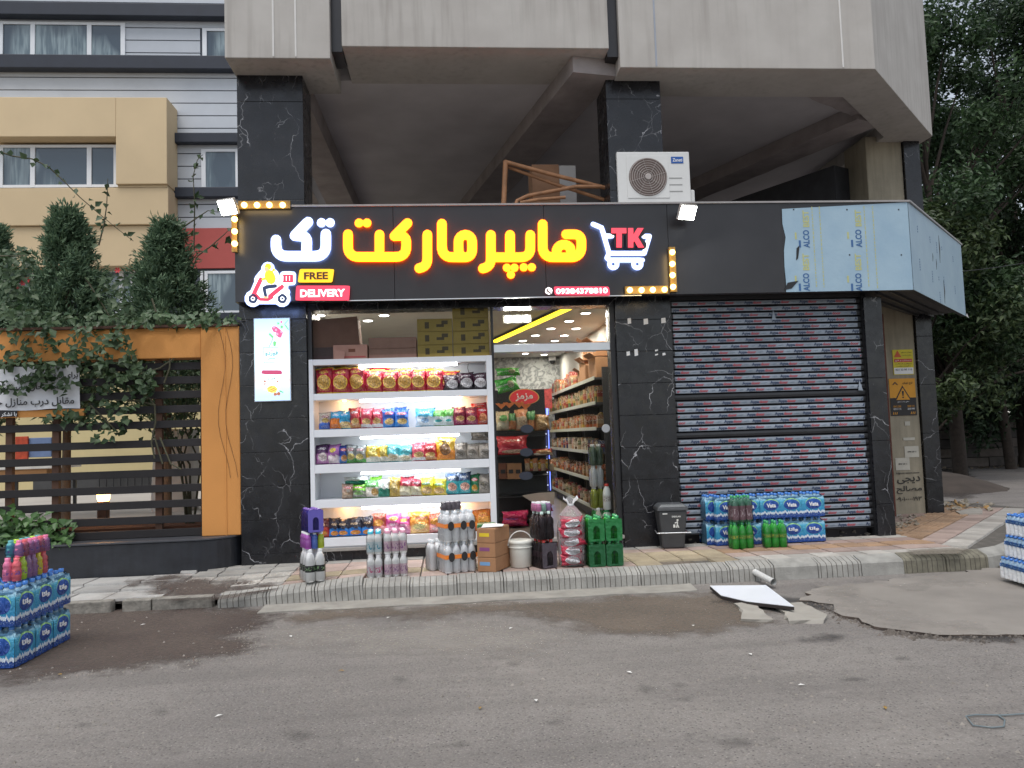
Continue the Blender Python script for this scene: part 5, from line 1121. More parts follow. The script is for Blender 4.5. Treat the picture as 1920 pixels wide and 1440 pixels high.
shift(letter(fa('مزمز'), WHITE, w=.27, h=.12, bold=.03, depth=.003), (hb.x, .225, hb.z+.01)).build('lettering', st)
GI = lambda x, y: (920+x/6, 760+y/6)
def soft_pack(name, lab, cat, x0, x1, y0, y1, Y, mat, d=.16, grp=None, roll=0, seed=0):
    a, c = S(*GI(x0, y1), Y), S(*GI(x1, y0), Y); w_, h_ = c.x-a.x, c.z-a.z; q = MB(mat); bmk = BAGM[seed % 5]; q.v = bmk.v; q.f = bmk.f; q.mi = bmk.mi; q.sm = bmk.sm; q.uv = bmk.uv
    o = q.build(name); o.scale = (w_, d, h_); o.location = ((a.x+c.x)/2, Y, a.z); o.rotation_euler = (R(-5), roll, random.uniform(-.1, .1)); return tag(o, lab, cat, grp)
BR1 = bag_mat('bread1', (.62, .5, .3), (.6, .55, .42), .4, (.2, .5, .15), (.5, .6), (.3, .16), scrib=(.1, .3, .1)); BR2 = bag_mat('bread2', (.1, .3, .12), (.5, .2, .1), .5, (.6, .25, .1), (.5, .3), (.3, .2)); BR3 = bag_mat('bread3', (.7, .3, .14), (.62, .5, .36), .6, (.66, .5, .34), (.5, .4), (.34, .24), scrib=(.5, .1, .06)); BR4 = bag_mat('bread4', (.4, .2, .08), (.5, .28, .12), .5, (.6, .4, .2), (.5, .5), (.36, .36))
for i, (a, c, t, bt, m, lab) in enumerate(((62, 215, 60, 285, BR1, 'tied bag of pale noodles with green label on the stand'), (195, 290, 80, 285, BR2, 'narrow green and red pack between bread bags on the stand'), (275, 420, 40, 285, BR3, 'tied orange and white bag of pasta on the stand'), (390, 500, 60, 285, BR2, 'dark red and green pack behind the dark sticker on the stand'), (490, 660, 100, 285, BR4, 'round brown bread bag on the stand'))): soft_pack('food_bag', lab, 'food bag', a, c, t, bt, 1.5, m, .2, None, seed=i)
for i, (px, py) in enumerate(((120, 20), (210, 10), (320, 5), (395, 25))):
    p = S(*GI(px, py), 1.5); b = MB(M('orange_ribbon', (.75, .24, .08), .4, .15, 20))
    for k in range(9): a_ = k*.7; b.add([(0, 0, -.03), (.07*math.cos(a_)-.02, .03*math.sin(a_), .03+.04*abs(math.sin(a_*2))), (.07*math.cos(a_)+.02, .03*math.sin(a_), .05)], [(0, 1, 2)])
    tag(b.build('ribbon_bow', loc=p+Vector((0, 0, -.0))), 'orange ribbon bow tying a food bag on the black stand', 'bow', 'orange bows on the stand')
RDB = bag_mat('redpack', (.55, .04, .05), (.5, .03, .06), .5, (.6, .4, .3), (.5, .15), (.4, .1), (.4, .02, .03), scrib=(.7, .5, .4)); PKB = bag_mat('pinkpack', (.6, .03, .12), (.55, .02, .1), .5, None, scrib=(.2, .1, .5), logoc=(.3, .5)); SNK = bag_mat('snackmix', (.6, .3, .06), (.5, .06, .04), .45, (.75, .5, .1), (.5, .5), (.4, .3), scrib=WHI)
soft_pack('red_pack', 'shiny red pack lying across the third tier of the stand', 'packet', 75, 420, 335, 560, 1.42, RDB, .2, seed=1); soft_pack('red_pack', 'low red and white pack on the stand beside the dark stickers', 'packet', 470, 700, 485, 570, 1.5, bag_mat('redwhite', (.6, .06, .04), (.7, .6, .5), .4, (.7, .4, .2), (.5, .5), (.4, .3)), .2, seed=2)
soft_pack('pink_pack', 'big crimson and blue pack at the foot of the stand', 'packet', 130, 420, 1180, 1370, 1.3, PKB, .25, seed=3); soft_pack('pink_pack', 'crimson pack partly behind the paper at the foot of the stand', 'packet', 460, 700, 1100, 1200, 1.35, PKB, .2, seed=0)
for i in range(7): soft_pack('snack_pack', 'small mixed snack pack in the row on the stand', 'packet', 385+i*45, 440+i*45, 590+random.randint(0, 20), 745, 1.48+.02*(i % 2), SNK if i % 2 else BR3, .1, 'small packs on the stand', seed=i)
for i, x in enumerate((95, 185, 265)):
    a, c = S(*GI(x, 830), 1.45), S(*GI(x+85, 650), 1.45); t = thing('paper_carton', ['shaded brown paper carton on the stand', 'kraft paper carton with dark seal in the middle', 'kraft paper carton with dark seal by the sticker'][i], 'carton', ((a.x+c.x)/2, 1.5, a.z), 0, 'kraft cartons on the stand')
    w_ = (c.x-a.x)/2-.004; h_ = c.z-a.z; MB((CARD if i else BRNP)).box(-w_, w_, -.06, .06, 0, h_).build('body', t, .003); MB(INK).box(-w_*.6, w_*.6, -.0625, -.0605, h_*.35, h_*.6).build('seal', t)
b = MB(M('shopping_paper', (.55, .46, .38), .7, .1)); p_ = [S(*GI(*q), 1.35) for q in ((350, 1015), (530, 985), (720, 975), (715, 1110), (570, 1150))]; tag(b.prism(p_, (0, .004, 0)).build('paper_sheet'), 'loose creased paper sheet hanging off the stand', 'paper')
soft_pack('green_pack', 'hanging green and white pack tilted above the stand', 'packet', 75, 330, -320, -150, .95, bag_mat('greenpack', (.04, .36, .04), (.06, .42, .05), .5, (.5, .5, .3), (.62, .45), (.16, .26), scrib=WHI, logoc=(.2, .45)), .22, roll=R(-12), seed=1)
soft_pack('green_pack', 'upper green pack hanging behind the tilted one', 'packet', 60, 330, -425, -330, 1.05, bag_mat('greenpack', GRN), .2, seed=2)
# far cooler with blue light and dark divider behind the stand
fr = thing('drinks_cooler', 'lit drinks cooler with blue edge lights at the back of the shop', 'cooler', (2.0, 6.9, .161)); BLG = M('blue_led_edge', (.1, .15, 1), .4, 0, emit=(.12, .18, 1), es=3, nolight=True)
MB(RACKM).box(-.75, .2, .1, .7, 0, 2.0).build('cabinet', fr)
for x in (-.74, .16): MB(BLG).box(x, x+.035, .06, .099, .1, 1.9).build('edge_light', fr)
LITB = M('cooler_bottles', (.7, .6, .08), .4, .3, 14, emit=(.7, .62, .1), es=.5, nolight=True); LITW = M('cooler_shelf', (.7, .72, .74), .4, .1, emit=(.8, .85, .9), es=.35, nolight=True)
for k in range(6):
    MB(LITW).box(-.7, .15, .07, .099, .2+k*.28, .225+k*.28).build('shelf_edge', fr)
    for j in range(9): MB(LITB if (k+j // 4) % 3 else M('cooler_red', (.5, .05, .04), .4, .2)).lathe([(.036, 0), (.036, .12), (.015, .16), (.015, .19)], (-.65+j*.09, .075, .227+k*.28), 8).build('bottle', fr)
MB(M('poster_red', (.4, .05, .05), .5, .4, 9)).box(1.62, 2.05, 6.95, 6.98, 2.2, 2.62); 
t = tag(MB(M('red_poster_print', (.4, .04, .04), .5, .5, 12)).box(1.68, 2.15, 5.9, 5.93, 2.02, 2.42).build('poster'), 'red picture poster above the drinks cooler', 'poster')
cm = thing('security_camera', 'small white dome camera on the back wall of the shop', 'camera', S(1036, 676, 7.6)); MB(WHITE).box(-.08, .08, 0, .1, 0, .1).build('mount', cm, .01); MB(INK).lathe([(.07, 0), (.06, -.05), (.02, -.075)], (.0, .02, 0), 12).build('dome', cm)
# ================================================================== BOTTLE PACKS AND GOODS ON THE PAVEMENT
def plastic(name, col, rough=.18, var=.06): return M('plastic_'+name, col, rough, var, 9, coat=.3)
CLEARB = film('clear_bottle', (.95, .97, .98), .14, .12, .6, 40, base=(.95, .96, .97)); MILKB = plastic('milk', (.9, .9, .88)); COLA = plastic('cola', (.035, .014, .01), .08); GREENB = plastic('green_soda', (.03, .5, .06), .1, .25); DKGREEN = plastic('green_deep', (.02, .26, .05), .1, .25)
WRAP = film('shrink_wrap', (1, 1, 1), .95, .08, 1.0, 22, base=(.06, .06, .06)); WRAPG = film('shrink_wrap_green', (.25, .7, .35), .75, .12, 1.0, 22, base=(.01, .06, .02)); WRAPK = film('shrink_wrap_smoke', (.6, .56, .6), .78, .1, 1.0, 22, base=(.04, .035, .04)); WRAPP = film('shrink_wrap_violet', (.35, .32, .85), .65, .12, 1.0, 22, base=(.03, .025, .12)); WRAPB = film('shrink_wrap_blue', (.7, .85, .98), .85, .1, 1.0, 22, base=(.05, .09, .14))
PROF = {  # (radius, height) fractions of radius and of height; cap start
 'soda': [(.8, 0), (1, .04), (1, .3), (.93, .36), (1, .44), (1, .62), (.82, .76), (.42, .87), (.34, .89), (.34, .92)],
 'water': [(.85, 0), (1, .03), (.96, .1), (1, .13), (.96, .3), (1, .33), (1, .62), (.9, .72), (.6, .84), (.36, .89), (.36, .92)],
 'milk': [(.85, 0), (1, .03), (1, .6), (.96, .68), (.78, .8), (.5, .89), (.44, .92)],
 'yog': [(.9, 0), (1, .03), (1, .68), (.95, .74), (.65, .84), (.62, .9)],
 'juice': [(.9, 0), (1, .04), (1, .5), (.88, .56), (1, .64), (.9, .76), (.5, .88), (.48, .9)],
}
_bt = {}
def bottle_parts(prof, r_, h_, body, cap, label, lz=(.3, .6), n=12):
    key = (prof, r_, h_, body.name, cap.name, label.name if label else None, lz)
    if key in _bt: return _bt[key]
    pr = [(a*r_, z*h_) for a, z in PROF[prof]]; B = MB(body).lathe(pr, n=n).mesh('bottle')
    tr, tz = pr[-1]; Cc = MB(cap).lathe([(tr+.004, tz-.004), (tr+.005, h_), (tr*.8, h_+.002)], n=n).mesh('cap')
    Lm = None
    if label:
        def rad(z):
            for (a, za), (b_, zb_) in zip(PROF[prof][:-1], PROF[prof][1:]):
                if za <= z <= zb_: return lerp(a, b_, (z-za)/(zb_-za+1e-9))
            return 1
        zs = sorted(set([lz[0], lz[1]]+[z for _, z in PROF[prof] if lz[0] < z < lz[1]])); Lm = MB(label).lathe([(rad(z)*r_+.0012, z*h_) for z in zs], n=n, cap=False).mesh('label')
    _bt[key] = (B, Cc, Lm); return _bt[key]
def wrap_mesh(w_, d_, z0, z1, mat, hole=None, seg=6):
    b = MB(mat); rr_ = min(w_, d_)*.16; pts = []
    for cx, cy_, a0 in ((w_/2-rr_, -d_/2+rr_, -90), (w_/2-rr_, d_/2-rr_, 0), (-w_/2+rr_, d_/2-rr_, 90), (-w_/2+rr_, -d_/2+rr_, 180)):
        for k in range(4): a = R(a0+30*k); pts.append((cx+rr_*math.cos(a), cy_+rr_*math.sin(a)))
    pts.append(pts[0]); zs = [z0, z0+.02, lerp(z0, z1, .3), lerp(z0, z1, .55), lerp(z0, z1, .8), z1-.02, z1]; sc_ = [.93, 1, 1.0, .97, 1, .97, .86]
    b.grid([[(x*s_, y*s_, z) for x, y in pts] for z, s_ in zip(zs, sc_)], mat, True, False); return b
def pack(name, label, nx, ny, spec, loc, rz=0, wrap=WRAP, group=None, wz=(.02, .86), hole=False, specs=None, cat='bottle pack'):
    prof, r_, h_, body, cap, lab, lz = spec; t = thing(name, label, cat, loc, rz, group); p = r_*2.02
    for i in range(nx):
        for j in range(ny):
            sp = specs[(i+j*nx) % len(specs)] if specs else spec
            B, Cc, Lm = bottle_parts(*sp); o = link('bottle', B, t, loc=((i-(nx-1)/2)*p, (j-(ny-1)/2)*p, 0), rz=random.random()*6)
            link('cap', Cc, o)
            if Lm: link('label', Lm, o)
    if wrap:
        w_, d_ = nx*p+.008, ny*p+.008
        wrap_mesh(w_, d_, wz[0]*h_, wz[1]*h_, wrap).build('wrap', t)
        if hole:
            z0, z1 = wz[0]*h_, wz[1]*h_; arch = lambda X_, Y_: np.maximum(rrect(0, (z0+z1)/2, w_/2*.97, (z1-z0)/2, .02)(X_, Y_), -(np.minimum(np.hypot(X_, (Y_-(z0+z1)*.5)*.8)-w_*.19, np.maximum(np.abs(X_)-w_*.19, np.abs(Y_-(z0+(z1-z0)*.3))-(z1-z0)*.2))))
            b = shape_mesh(arch, (-w_/2-.01, w_/2+.01, z0-.01, z1+.01), .006, lambda x, y, q: Vector((x, -d_/2-.004-.001*q, y)), 0, hole, hole, .0006); b.build('wrap_front', t)
    return t
CW, CB, CG, CR, CP = plastic('cap_white', (.75, .76, .76)), plastic('cap_blue', (.04, .18, .55)), plastic('cap_green', (.03, .3, .1)), plastic('cap_red', (.6, .04, .03)), plastic('cap_purple', (.2, .1, .42))
def lab_mat(name, c, d, s_=6, thr=.56):
    k = 'label_'+name
    if k in MATS: return MATS[k]
    m, n, p = newmat(k); g = n.coord('Generated'); x, y, z = n.xyz(g); q = n.math('GREATER_THAN', n.noise(n.mapv(g, (1, 1, .7)), s_, 2), thr)
    q = n.math('MULTIPLY', q, n.math('MULTIPLY', n.math('GREATER_THAN', z, .2), n.math('LESS_THAN', z, .8))); n.l.new(n.mix(q, c, d), p.inputs['Base Color']); p.inputs['Roughness'].default_value = .35; return m
LBK = lab_mat('black', (.02, .022, .024), (.3, .5, .25)); LPK = lab_mat('pink', (.68, .5, .56), (.3, .1, .3)); LRD = lab_mat('rose', (.7, .66, .68), (.6, .06, .2)); LBL = lab_mat('aqua', (.62, .72, .74), (.02, .3, .42)); LOR = lab_mat('orange', (.8, .26, .03), (.8, .26, .03)); LGR = lab_mat('soda', (.1, .34, .06), (.6, .55, .08)); LCO = lab_mat('cola', (.22, .13, .14), (.06, .03, .04)); LVT = lab_mat('water', (.05, .16, .45), (.6, .7, .8))
def GZ(px, py, z=0.): return G(px, py, z)
ZP = .006
# 1 milk drink pack with juice packs on top
pm = Vector((-1.51, -1.30, ZP)); sm_ = ('milk', .053, .345, MILKB, CW, LBK, (.3, .5)); rzm = R(24)
pack('milk_drink_pack', 'six white milk drink bottles with black labels under purple packs', 2, 3, sm_, pm, rzm)
def jp(c, n_): return ('juice', .034, .17, plastic('juice_'+n_, c, .15), CW, None, (.3, .5))
JU = [jp((.5, .12, .55), 'violet'), jp((.1, .2, .65), 'blue'), jp((.55, .65, .04), 'lime'), jp((.8, .14, .18), 'coral'), jp((.6, .6, .05), 'yellow'), jp((.04, .35, .3), 'teal')]
pack('juice_pack', 'small shrink wrapped pack of rainbow juices on milk drink bottles', 3, 4, JU[0], pm+Vector((0, 0, .347)), rzm, WRAP, specs=[JU[0], JU[1], JU[2], JU[0], JU[1], JU[3]])
pack('juice_pack', 'blue violet wrapped bottle pack topmost on the milk drinks', 2, 4, ('milk', .04, .25, plastic('violet_bottle', (.1, .09, .4)), CP, None, (.3, .5)), pm+Vector((0, 0, .519)), rzm, WRAPP, wz=(.02, .97), hole=plastic('violet_film', (.12, .1, .42), .2))
# 2 small drinking yoghurts: 2 x 2 stacks
def yg(lb, cp): return ('yog', .042, .245, MILKB, cp, lb, (.1, .55))
AQ = plastic('cap_aqua', (.05, .45, .6)); RS = plastic('cap_rose', (.65, .3, .4)); WH_ = plastic('cap_pale', (.72, .7, .7))
ya, yb = Vector((-.845, -1.24, ZP)), Vector((-.625, -1.23, ZP))
pack('yoghurt_pack', 'yoghurt drink pack with deep rose labels on the pavement', 2, 3, yg(LRD, WH_), ya, R(4)); pack('yoghurt_pack', 'yoghurt drink pack with pale lilac labels on the pavement', 3, 3, yg(LPK, WH_), yb, R(8))
pack('yoghurt_pack', 'yoghurt drink pack with aqua caps and labels, upper layer', 2, 3, yg(LBL, AQ), ya+Vector((0, 0, .248)), R(4)); pack('yoghurt_pack', 'yoghurt drink pack with rose caps and lilac labels, upper layer', 3, 3, yg(LPK, RS), yb+Vector((0, 0, .248)), R(8))
# 3 clear bottles with orange band
DISC = M('black_disc_print', (.02, .02, .022), .4, .05)
so = ('water', .046, .335, CLEARB, plastic('cap_clear', (.7, .74, .76)), None, (.4, .5)); po = Vector((.06, -1.16, ZP)); rzo = R(20)
def orange(lab, at, rz):
    t = pack('water_pack', lab, 4, 3, so, at, rz, WRAP); w_, d_ = 4*.046*2.02+.01, 3*.046*2.02+.01
    b = MB(M('orange_band_print', (.85, .24, .03), .35, .05)); pts = [(-w_/2, d_/2), (-w_/2, -d_/2), (w_/2, -d_/2), (w_/2, d_/2)]
    b.grid([[(x*1.01, y*1.01, .155) for x, y in pts], [(x*1.01, y*1.01, .2) for x, y in pts]], None, False, False); bo = b.build('orange_band', t)
    for x in (-.12, .03, .13): MB(DISC).prism([(x+.036*math.cos(q), -d_/2-.006, .175+.05*math.sin(q)) for q in [k*math.pi/8 for k in range(16)]], (0, -.002, 0)).build('roundel', bo)
    return t
orange('clear bottle pack with orange band standing on the pavement', po, rzo); orange('clear bottle pack with orange band, upper of the two', po+Vector((0, 0, .338)), rzo)
pack('water_pack', 'clear bottle pack half hidden behind the orange banded packs', 2, 2, so, (-.19, -1.0, ZP), rzo)
cn = thing('can_pack', 'shrink wrapped tray of silver cans on the orange banded bottles', 'can pack', po+Vector((-.06, 0, .675)), rzo)
for i in range(4):
    for j in range(2): MB(M('silver_can', (.66, .66, .66), .3, .35, 25, metal=.2)).lathe([(.022, 0), (.026, .008), (.026, .085), (.021, .094)], ((i-1.5)*.054, (j-.5)*.054, 0), 12).build('can', cn)
wrap_mesh(.225, .116, .004, .096, WRAPK).build('wrap', cn)
# 4 cartons, green box, bucket
bx = Vector((.47, -1.17, ZP)); rb = R(28)
BLUP = M('blue_carton_print', srgb(110, 150, 190), .7, .1); VIO = M('violet_carton_print', srgb(128, 70, 118), .7, .1); YLP = M('yellow_carton_print', srgb(216, 186, 40), .7, .1)
for k, (lab, m) in enumerate((('brown snack carton with blue print at the bottom of the stack', BLUP), ('brown snack carton with violet print in the middle of the stack', VIO), ('brown snack carton with yellow print on top of the stack', YLP))):
    carton('snack_carton', lab, bx.x-.11, bx.x+.11, bx.y-.2, bx.y+.2, ZP+k*.157, ZP+k*.157+.154, CARD, rz=-rb, flaps=k == 2, tape=True, group='snack cartons by the bucket', prints=((.14, .45, .55, .25, m),))
b = MB(PAPER); z = ZP+.478; b.add([(-.14, -.12, z), (.1, -.14, z+.008), (.13, .1, z+.004), (-.1, .13, z+.012), (0, 0, z+.03)], [(0, 1, 4), (1, 2, 4), (2, 3, 4), (3, 0, 4)]); tag(b.build('plastic_sheet', loc=(bx.x, bx.y, 0)), 'crumpled white sheet lying on the snack cartons', 'sheet')
carton('cardboard_box', 'green and white carton behind the brown snack cartons', .3, .52, -.95, -.7, ZP, .47, M('green_carton', srgb(60, 120, 70), .6, .3, 5), flaps=True)
bk = thing('bucket', 'white plastic bucket with lid and raised handle on the pavement', 'bucket', (.78, -1.08, ZP)); BKM = plastic('bucket', (.66, .66, .6), .35)
MB(BKM).lathe([(.112, 0), (.118, .005), (.133, .27), (.133, .275)], n=24).build('pail', bk); MB(BKM).lathe([(.138, .262), (.142, .27), (.142, .29), (.125, .3), (.06, .302), (.0, .302)], n=24, cap=False).build('lid', bk)
MB(BKM).lathe([(.136, .215), (.14, .218), (.14, .226), (.134, .23)], n=24, cap=False).build('rim', bk)
MB(plastic('bucket_handle', (.7, .7, .68))).tube([(.142*math.cos(q), -.02, .24+.16*math.sin(q)) for q in [k*math.pi/12 for k in range(13)]], .006, 6).build('handle', bk)
# 5 cola packs
sc_ = ('soda', .046, .31, COLA, CR, LCO, (.38, .58)); pc = Vector((1.03, -1.17, ZP)); rc = R(22)
pack('cola_pack', 'cola bottle pack in smoke tinted wrap standing on the pavement', 2, 3, sc_, pc, rc, WRAPK, wz=(.01, .9), hole=film('smoke_film', (.6, .55, .58), .45, .12, 1., 22, base=(.12, .1, .12)))
pack('cola_pack', 'tall cola bottle pack stacked on the smoke wrapped pack', 2, 3, ('soda', .044, .31, COLA, plastic('cap_mint', (.5, .65, .58)), None, (.38, .58)), pc+Vector((-.01, 0, .313)), rc, WRAPK, wz=(.01, .8))
pk = pack('juice_pack', 'pink and mint small bottle pack topmost on the cola bottles', 3, 3, ('yog', .03, .1, plastic('pinkj', (.65, .22, .42)), CW, None, (.1, .5)), pc+Vector((-.01, 0, .626)), rc, WRAP, specs=[('yog', .03, .1, plastic('pinkj', (.65, .22, .42)), CW, None, (.1, .5)), ('yog', .03, .1, plastic('mintj', (.3, .5, .42)), CW, None, (.1, .5)), ('yog', .03, .1, plastic('lilacj', (.35, .2, .4)), CW, None, (.1, .5))])
# 6 tied clear bag of red and silver packs
bg_ = thing('plastic_bag', 'tied clear bag holding red and silver packs beside green bottles', 'bag', (1.36, -1.17, ZP)); CLB = film('clear_bag', (.99, .99, .99), .84, .12, 1.0, 14, base=(.85, .85, .86))
prof = [(.10, 0), (.15, .01), (.165, .1), (.165, .35), (.155, .48), (.12, .58), (.06, .65), (.03, .68), (.045, .71), (.085, .76)]
b = MB(CLB); n_ = 28; rows_ = []
for r_, z in prof: rows_.append([((r_*(1+.06*math.sin(7*a+z*20)+.04*math.sin(13*a))*math.cos(a)), r_*.85*(1+.06*math.sin(7*a+z*20))*math.sin(a), z+(.02*math.sin(5*a) if z > .74 else 0)) for a in [2*math.pi*k/n_ for k in range(n_+1)]])
b.grid(rows_, CLB, True, False); b.build('film', bg_)
REDS = bag_mat('redsilver', (.55, .04, .08), (.5, .03, .07), .5, (.6, .6, .62), (.46, .5), (.3, .3), scrib=(.4, .1, .12), rim=(.7, .7, .72)); SIL = bag_mat('silverpack', (.42, .42, .44), (.38, .38, .4), .5, (.25, .12, .12), (.5, .5), (.14, .22), scrib=(.3, .05, .08), rough=.2)
for k in range(5):
    for s_, m in ((-1, REDS), (1, REDS)):
        q = MB(m if k < 4 else REDS); bmk = BAGM[(k+s_) % 5]; q.v = bmk.v; q.f = bmk.f; q.mi = bmk.mi; q.sm = bmk.sm; q.uv = bmk.uv; o = q.build('snack_pack', bg_); o.scale = (.26+.03*random.random(), .15, .125); o.location = (random.uniform(-.02, .02), s_*.05-.02, .012+k*.102); o.rotation_euler = (0, random.uniform(-.2, .2), random.uniform(-.3, .3)+(0 if s_ < 0 else .2))
MB(plastic('tie', (.7, .7, .7))).lathe([(.033, .668), (.037, .678), (.033, .69)], n=10, cap=False).build('tie', bg_)
# 7 green soda packs: two stacks of two
sg = ('soda', .046, .275, DKGREEN, CG, LGR, (.38, .5)); sg2 = ('soda', .046, .275, GREENB, CG, LGR, (.38, .5))
for i, x in enumerate((1.60, 1.81)):
    for k in range(2): pack('soda_pack', 'green soda pack, %s layer, %s' % (('lower', 'upper')[k], ('beside the clear bag', 'away from the clear bag')[i]), 2, 3, (sg, sg2)[k], (x, -1.22, ZP+k*.277), R((3, -2)[i]), WRAPG, wz=(.01, .9), hole=film('green_film_%d' % k, (.2, .6, .3), .35, .12, 1., 22, base=((.02, .14, .05), (.03, .24, .07))[k]), group='green soda packs on the kerb')
# 8 pedal bin
bn = thing('pedal_bin', 'dark grey plastic pedal bin beside the marble pillar', 'bin', (2.8, -.17, ZP), R(-6)); BINM = M('bin_plastic', (.05, .052, .055), .45, .1, 8); W0, W1, D0, D1, Hh = .27, .36, .26, .33, .47
def taper(b, w0, d0, z0, w1, d1, z1): b.add([(-w0/2, -d0/2, z0), (w0/2, -d0/2, z0), (w0/2, d0/2, z0), (-w0/2, d0/2, z0), (-w1/2, -d1/2, z1), (w1/2, -d1/2, z1), (w1/2, d1/2, z1), (-w1/2, d1/2, z1)], [(0, 3, 2, 1), (4, 5, 6, 7), (0, 1, 5, 4), (1, 2, 6, 5), (2, 3, 7, 6), (3, 0, 4, 7)]); return b
taper(MB(BINM), W0, D0, 0, W1, D1, Hh).build('body', bn, .018); taper(MB(BINM), W1+.035, D1+.035, Hh+.001, W1+.02, D1+.02, Hh+.04).build('rim', bn, .008); taper(MB(M('bin_lid', (.075, .08, .085), .4, .1)), W1+.02, D1+.02, Hh+.041, W1-.07, D1-.06, Hh+.085).build('lid', bn, .012)
MB(SILVER).tube([(-.21, -.19, .2), (.21, -.19, .2)], .008, 6).build('pedal_bar', bn); MB(SILVER).tube([(-.21, -.19, .2), (-.19, .1, .2)], .007, 6).build('pedal_bar', bn); MB(SILVER).tube([(.21, -.19, .2), (.19, .1, .2)], .007, 6).build('pedal_bar', bn)
BW = M('bin_print', (.7, .7, .66), .6, 0); yf = lambda z: -(D0+(D1-D0)*z/Hh)/2-.004
shift(letter('SABALAN', BW, w=.11, h=.022, bold=.02, depth=.002), (.04, yf(.4), .4)).build('lettering', bn)
b = MB(BW); b.lathe([(.013, 0), (.013, .002)], (0, 0, 0), 10); b.v = [(x+.055, yf(.35)-z, .355+y) for x, y, z in b.v]; b.tube([(.055, yf(.3), .338), (.05, yf(.3), .3), (.04, yf(.27), .26)], .009, 6); b.tube([(.05, yf(.3), .3), (.068, yf(.27), .26)], .008, 6); b.tube([(.055, yf(.32), .335), (.02, yf(.31), .315)], .006, 6); b.box(.0, .025, yf(.28)-.001, yf(.28)+.003, .262, .3); stuff(b.build('litter_symbol', bn)); MB(BW).box(-.13, -.07, yf(.44)-.002, yf(.44), .43, .445).build('sticker', bn)
# 9 blue printed water packs
def vata_mat():
    m, n, p = newmat('vata_wrap'); uv = n.coord('UV'); x, y, _ = n.xyz(uv)
    c = n.mix(n.ramp(y, .25, .95), (.025, .25, .5), (.08, .42, .6)); c = n.mix(n.ramp(y, .82, .95, 0, .75), c, (.42, .6, .7))
    c = n.mix(n.ell(x, y, .5, .66, .36, .27), c, (.3, .6, .25)); c = n.mix(n.ell(x, y, .5, .62, .355, .255), c, n.mix(n.ramp(y, .4, .7), (.012, .05, .26), (.02, .09, .38)))
    mt = n.math('ADD', .3, n.math('MULTIPLY', n.math('SUBTRACT', n.noise(n.comb(n.math('MULTIPLY', x, 5.), 0.), 1.6, 4, .6), .5), .55)); c = n.mix(n.math('LESS_THAN', y, mt), c, (.62, .7, .78))
    mt2 = n.math('SUBTRACT', mt, n.math('ADD', .07, n.math('MULTIPLY', n.noise(uv, 9, 3), .08))); c = n.mix(n.math('LESS_THAN', y, mt2), c, (.012, .06, .28))
    t = n.math('MULTIPLY', n.math('GREATER_THAN', n.noise(uv, 30, 1), .6), n.math('MULTIPLY', n.math('LESS_THAN', y, .14), n.math('GREATER_THAN', y, .07))); c = n.mix(n.math('MULTIPLY', t, .6), c, (.4, .5, .65))
    n.l.new(c, p.inputs['Base Color']); p.inputs['Roughness'].default_value = .2; n.l.new(n.bump(n.noise(n.mapv(uv, (1, .5, 1)), 7, 4, .55, 1.5), .9, .04), p.inputs['Normal']); return m
VATA = vata_mat(); VW = M('vata_white', (.78, .8, .82), .4, 0); sv = ('water', .046, .315, film('blue_bottle', (.6, .82, .92), .35, .1, .4), CB, None, (.3, .5))
def scallop(w_, h_, d_, nb):
    P_ = []
    for i in range(7):
        z = h_*(.0+i/6*.83); fl = 1-.25*(i == 6); row = []
        for j in range(nb*6+1): u = j/(nb*6); row.append(((u-.5)*w_*1.01, -d_/2-.004*fl-.006*abs(math.sin(u*nb*math.pi))*fl+(.02 if i == 6 else 0), z+.004))
        P_.append(row)
    return P_
def vata(lab, loc, rz, word, grp, nx=3, ny=2):
    t = pack('water_pack', lab, nx, ny, sv, loc, rz, WRAPB, grp, wz=(.02, .9)); p = .046*2.02; w_, d_ = nx*p+.012, ny*p+.012
    f_ = MB(VATA).grid(scallop(w_, .315, d_, nx), VATA).build('printed_wrap', t); o = MB(VATA).grid(scallop(d_, .315, w_, ny), VATA).build('printed_wrap', t); o.rotation_euler = (0, 0, R(90)); o = MB(VATA).grid(scallop(d_, .315, w_, ny), VATA).build('printed_wrap', t); o.rotation_euler = (0, 0, R(-90))
    shift(letter(word, VW, w=.125, h=.052, bold=.035, depth=.003), (0, -d_/2-.0125, .165)).build('lettering', f_); return t
FA_V = fa('واتا'); xs_ = [3.5, 3.785, 4.07, 4.355, 4.64]
names = ['at the bin end', 'second from the bin end', 'in the middle', 'second from the far end', 'at the end away from the bin']
for i, x in enumerate(xs_):
    vata('blue water pack in the lower row, '+names[i], (x, -.17, ZP), R(random.uniform(-3, 3)), FA_V if i > 2 else 'Vata', 'blue water packs by the shutter'); vata('blue water pack in the upper row, '+names[i], (x+random.uniform(-.01, .01), -.17, ZP+.317), R(random.uniform(-4, 4)), 'Vata', 'blue water packs by the shutter')
vata('blue water pack standing turned beside the bin, lower of two', (3.36, -.02, ZP), R(90), 'Vata', 'blue water packs by the shutter'); vata('blue water pack standing turned beside the bin, upper of two', (3.36, -.02, ZP+.317), R(90), 'Vata', 'blue water packs by the shutter')
sgs = ('soda', .046, .325, plastic('green_bright', (.03, .36, .04), .1, .25), CG, LGR, (.36, .52)); 
pack('soda_pack', 'green soda six pack carrying a cola pack before the blue water', 3, 2, sgs, (3.58, -.5, ZP), R(4)); pack('soda_pack', 'green soda six pack standing alone before the blue water', 3, 2, sgs, (4.0, -.52, ZP), R(-8))
pack('cola_pack', 'cola six pack with plum labels on the green soda pack', 3, 2, ('soda', .044, .32, plastic('green_glass', (.05, .16, .1), .1), CG, lab_mat('plum', (.2, .11, .13), (.5, .4, .42)), (.08, .62)), (3.59, -.5, ZP+.327), R(6))
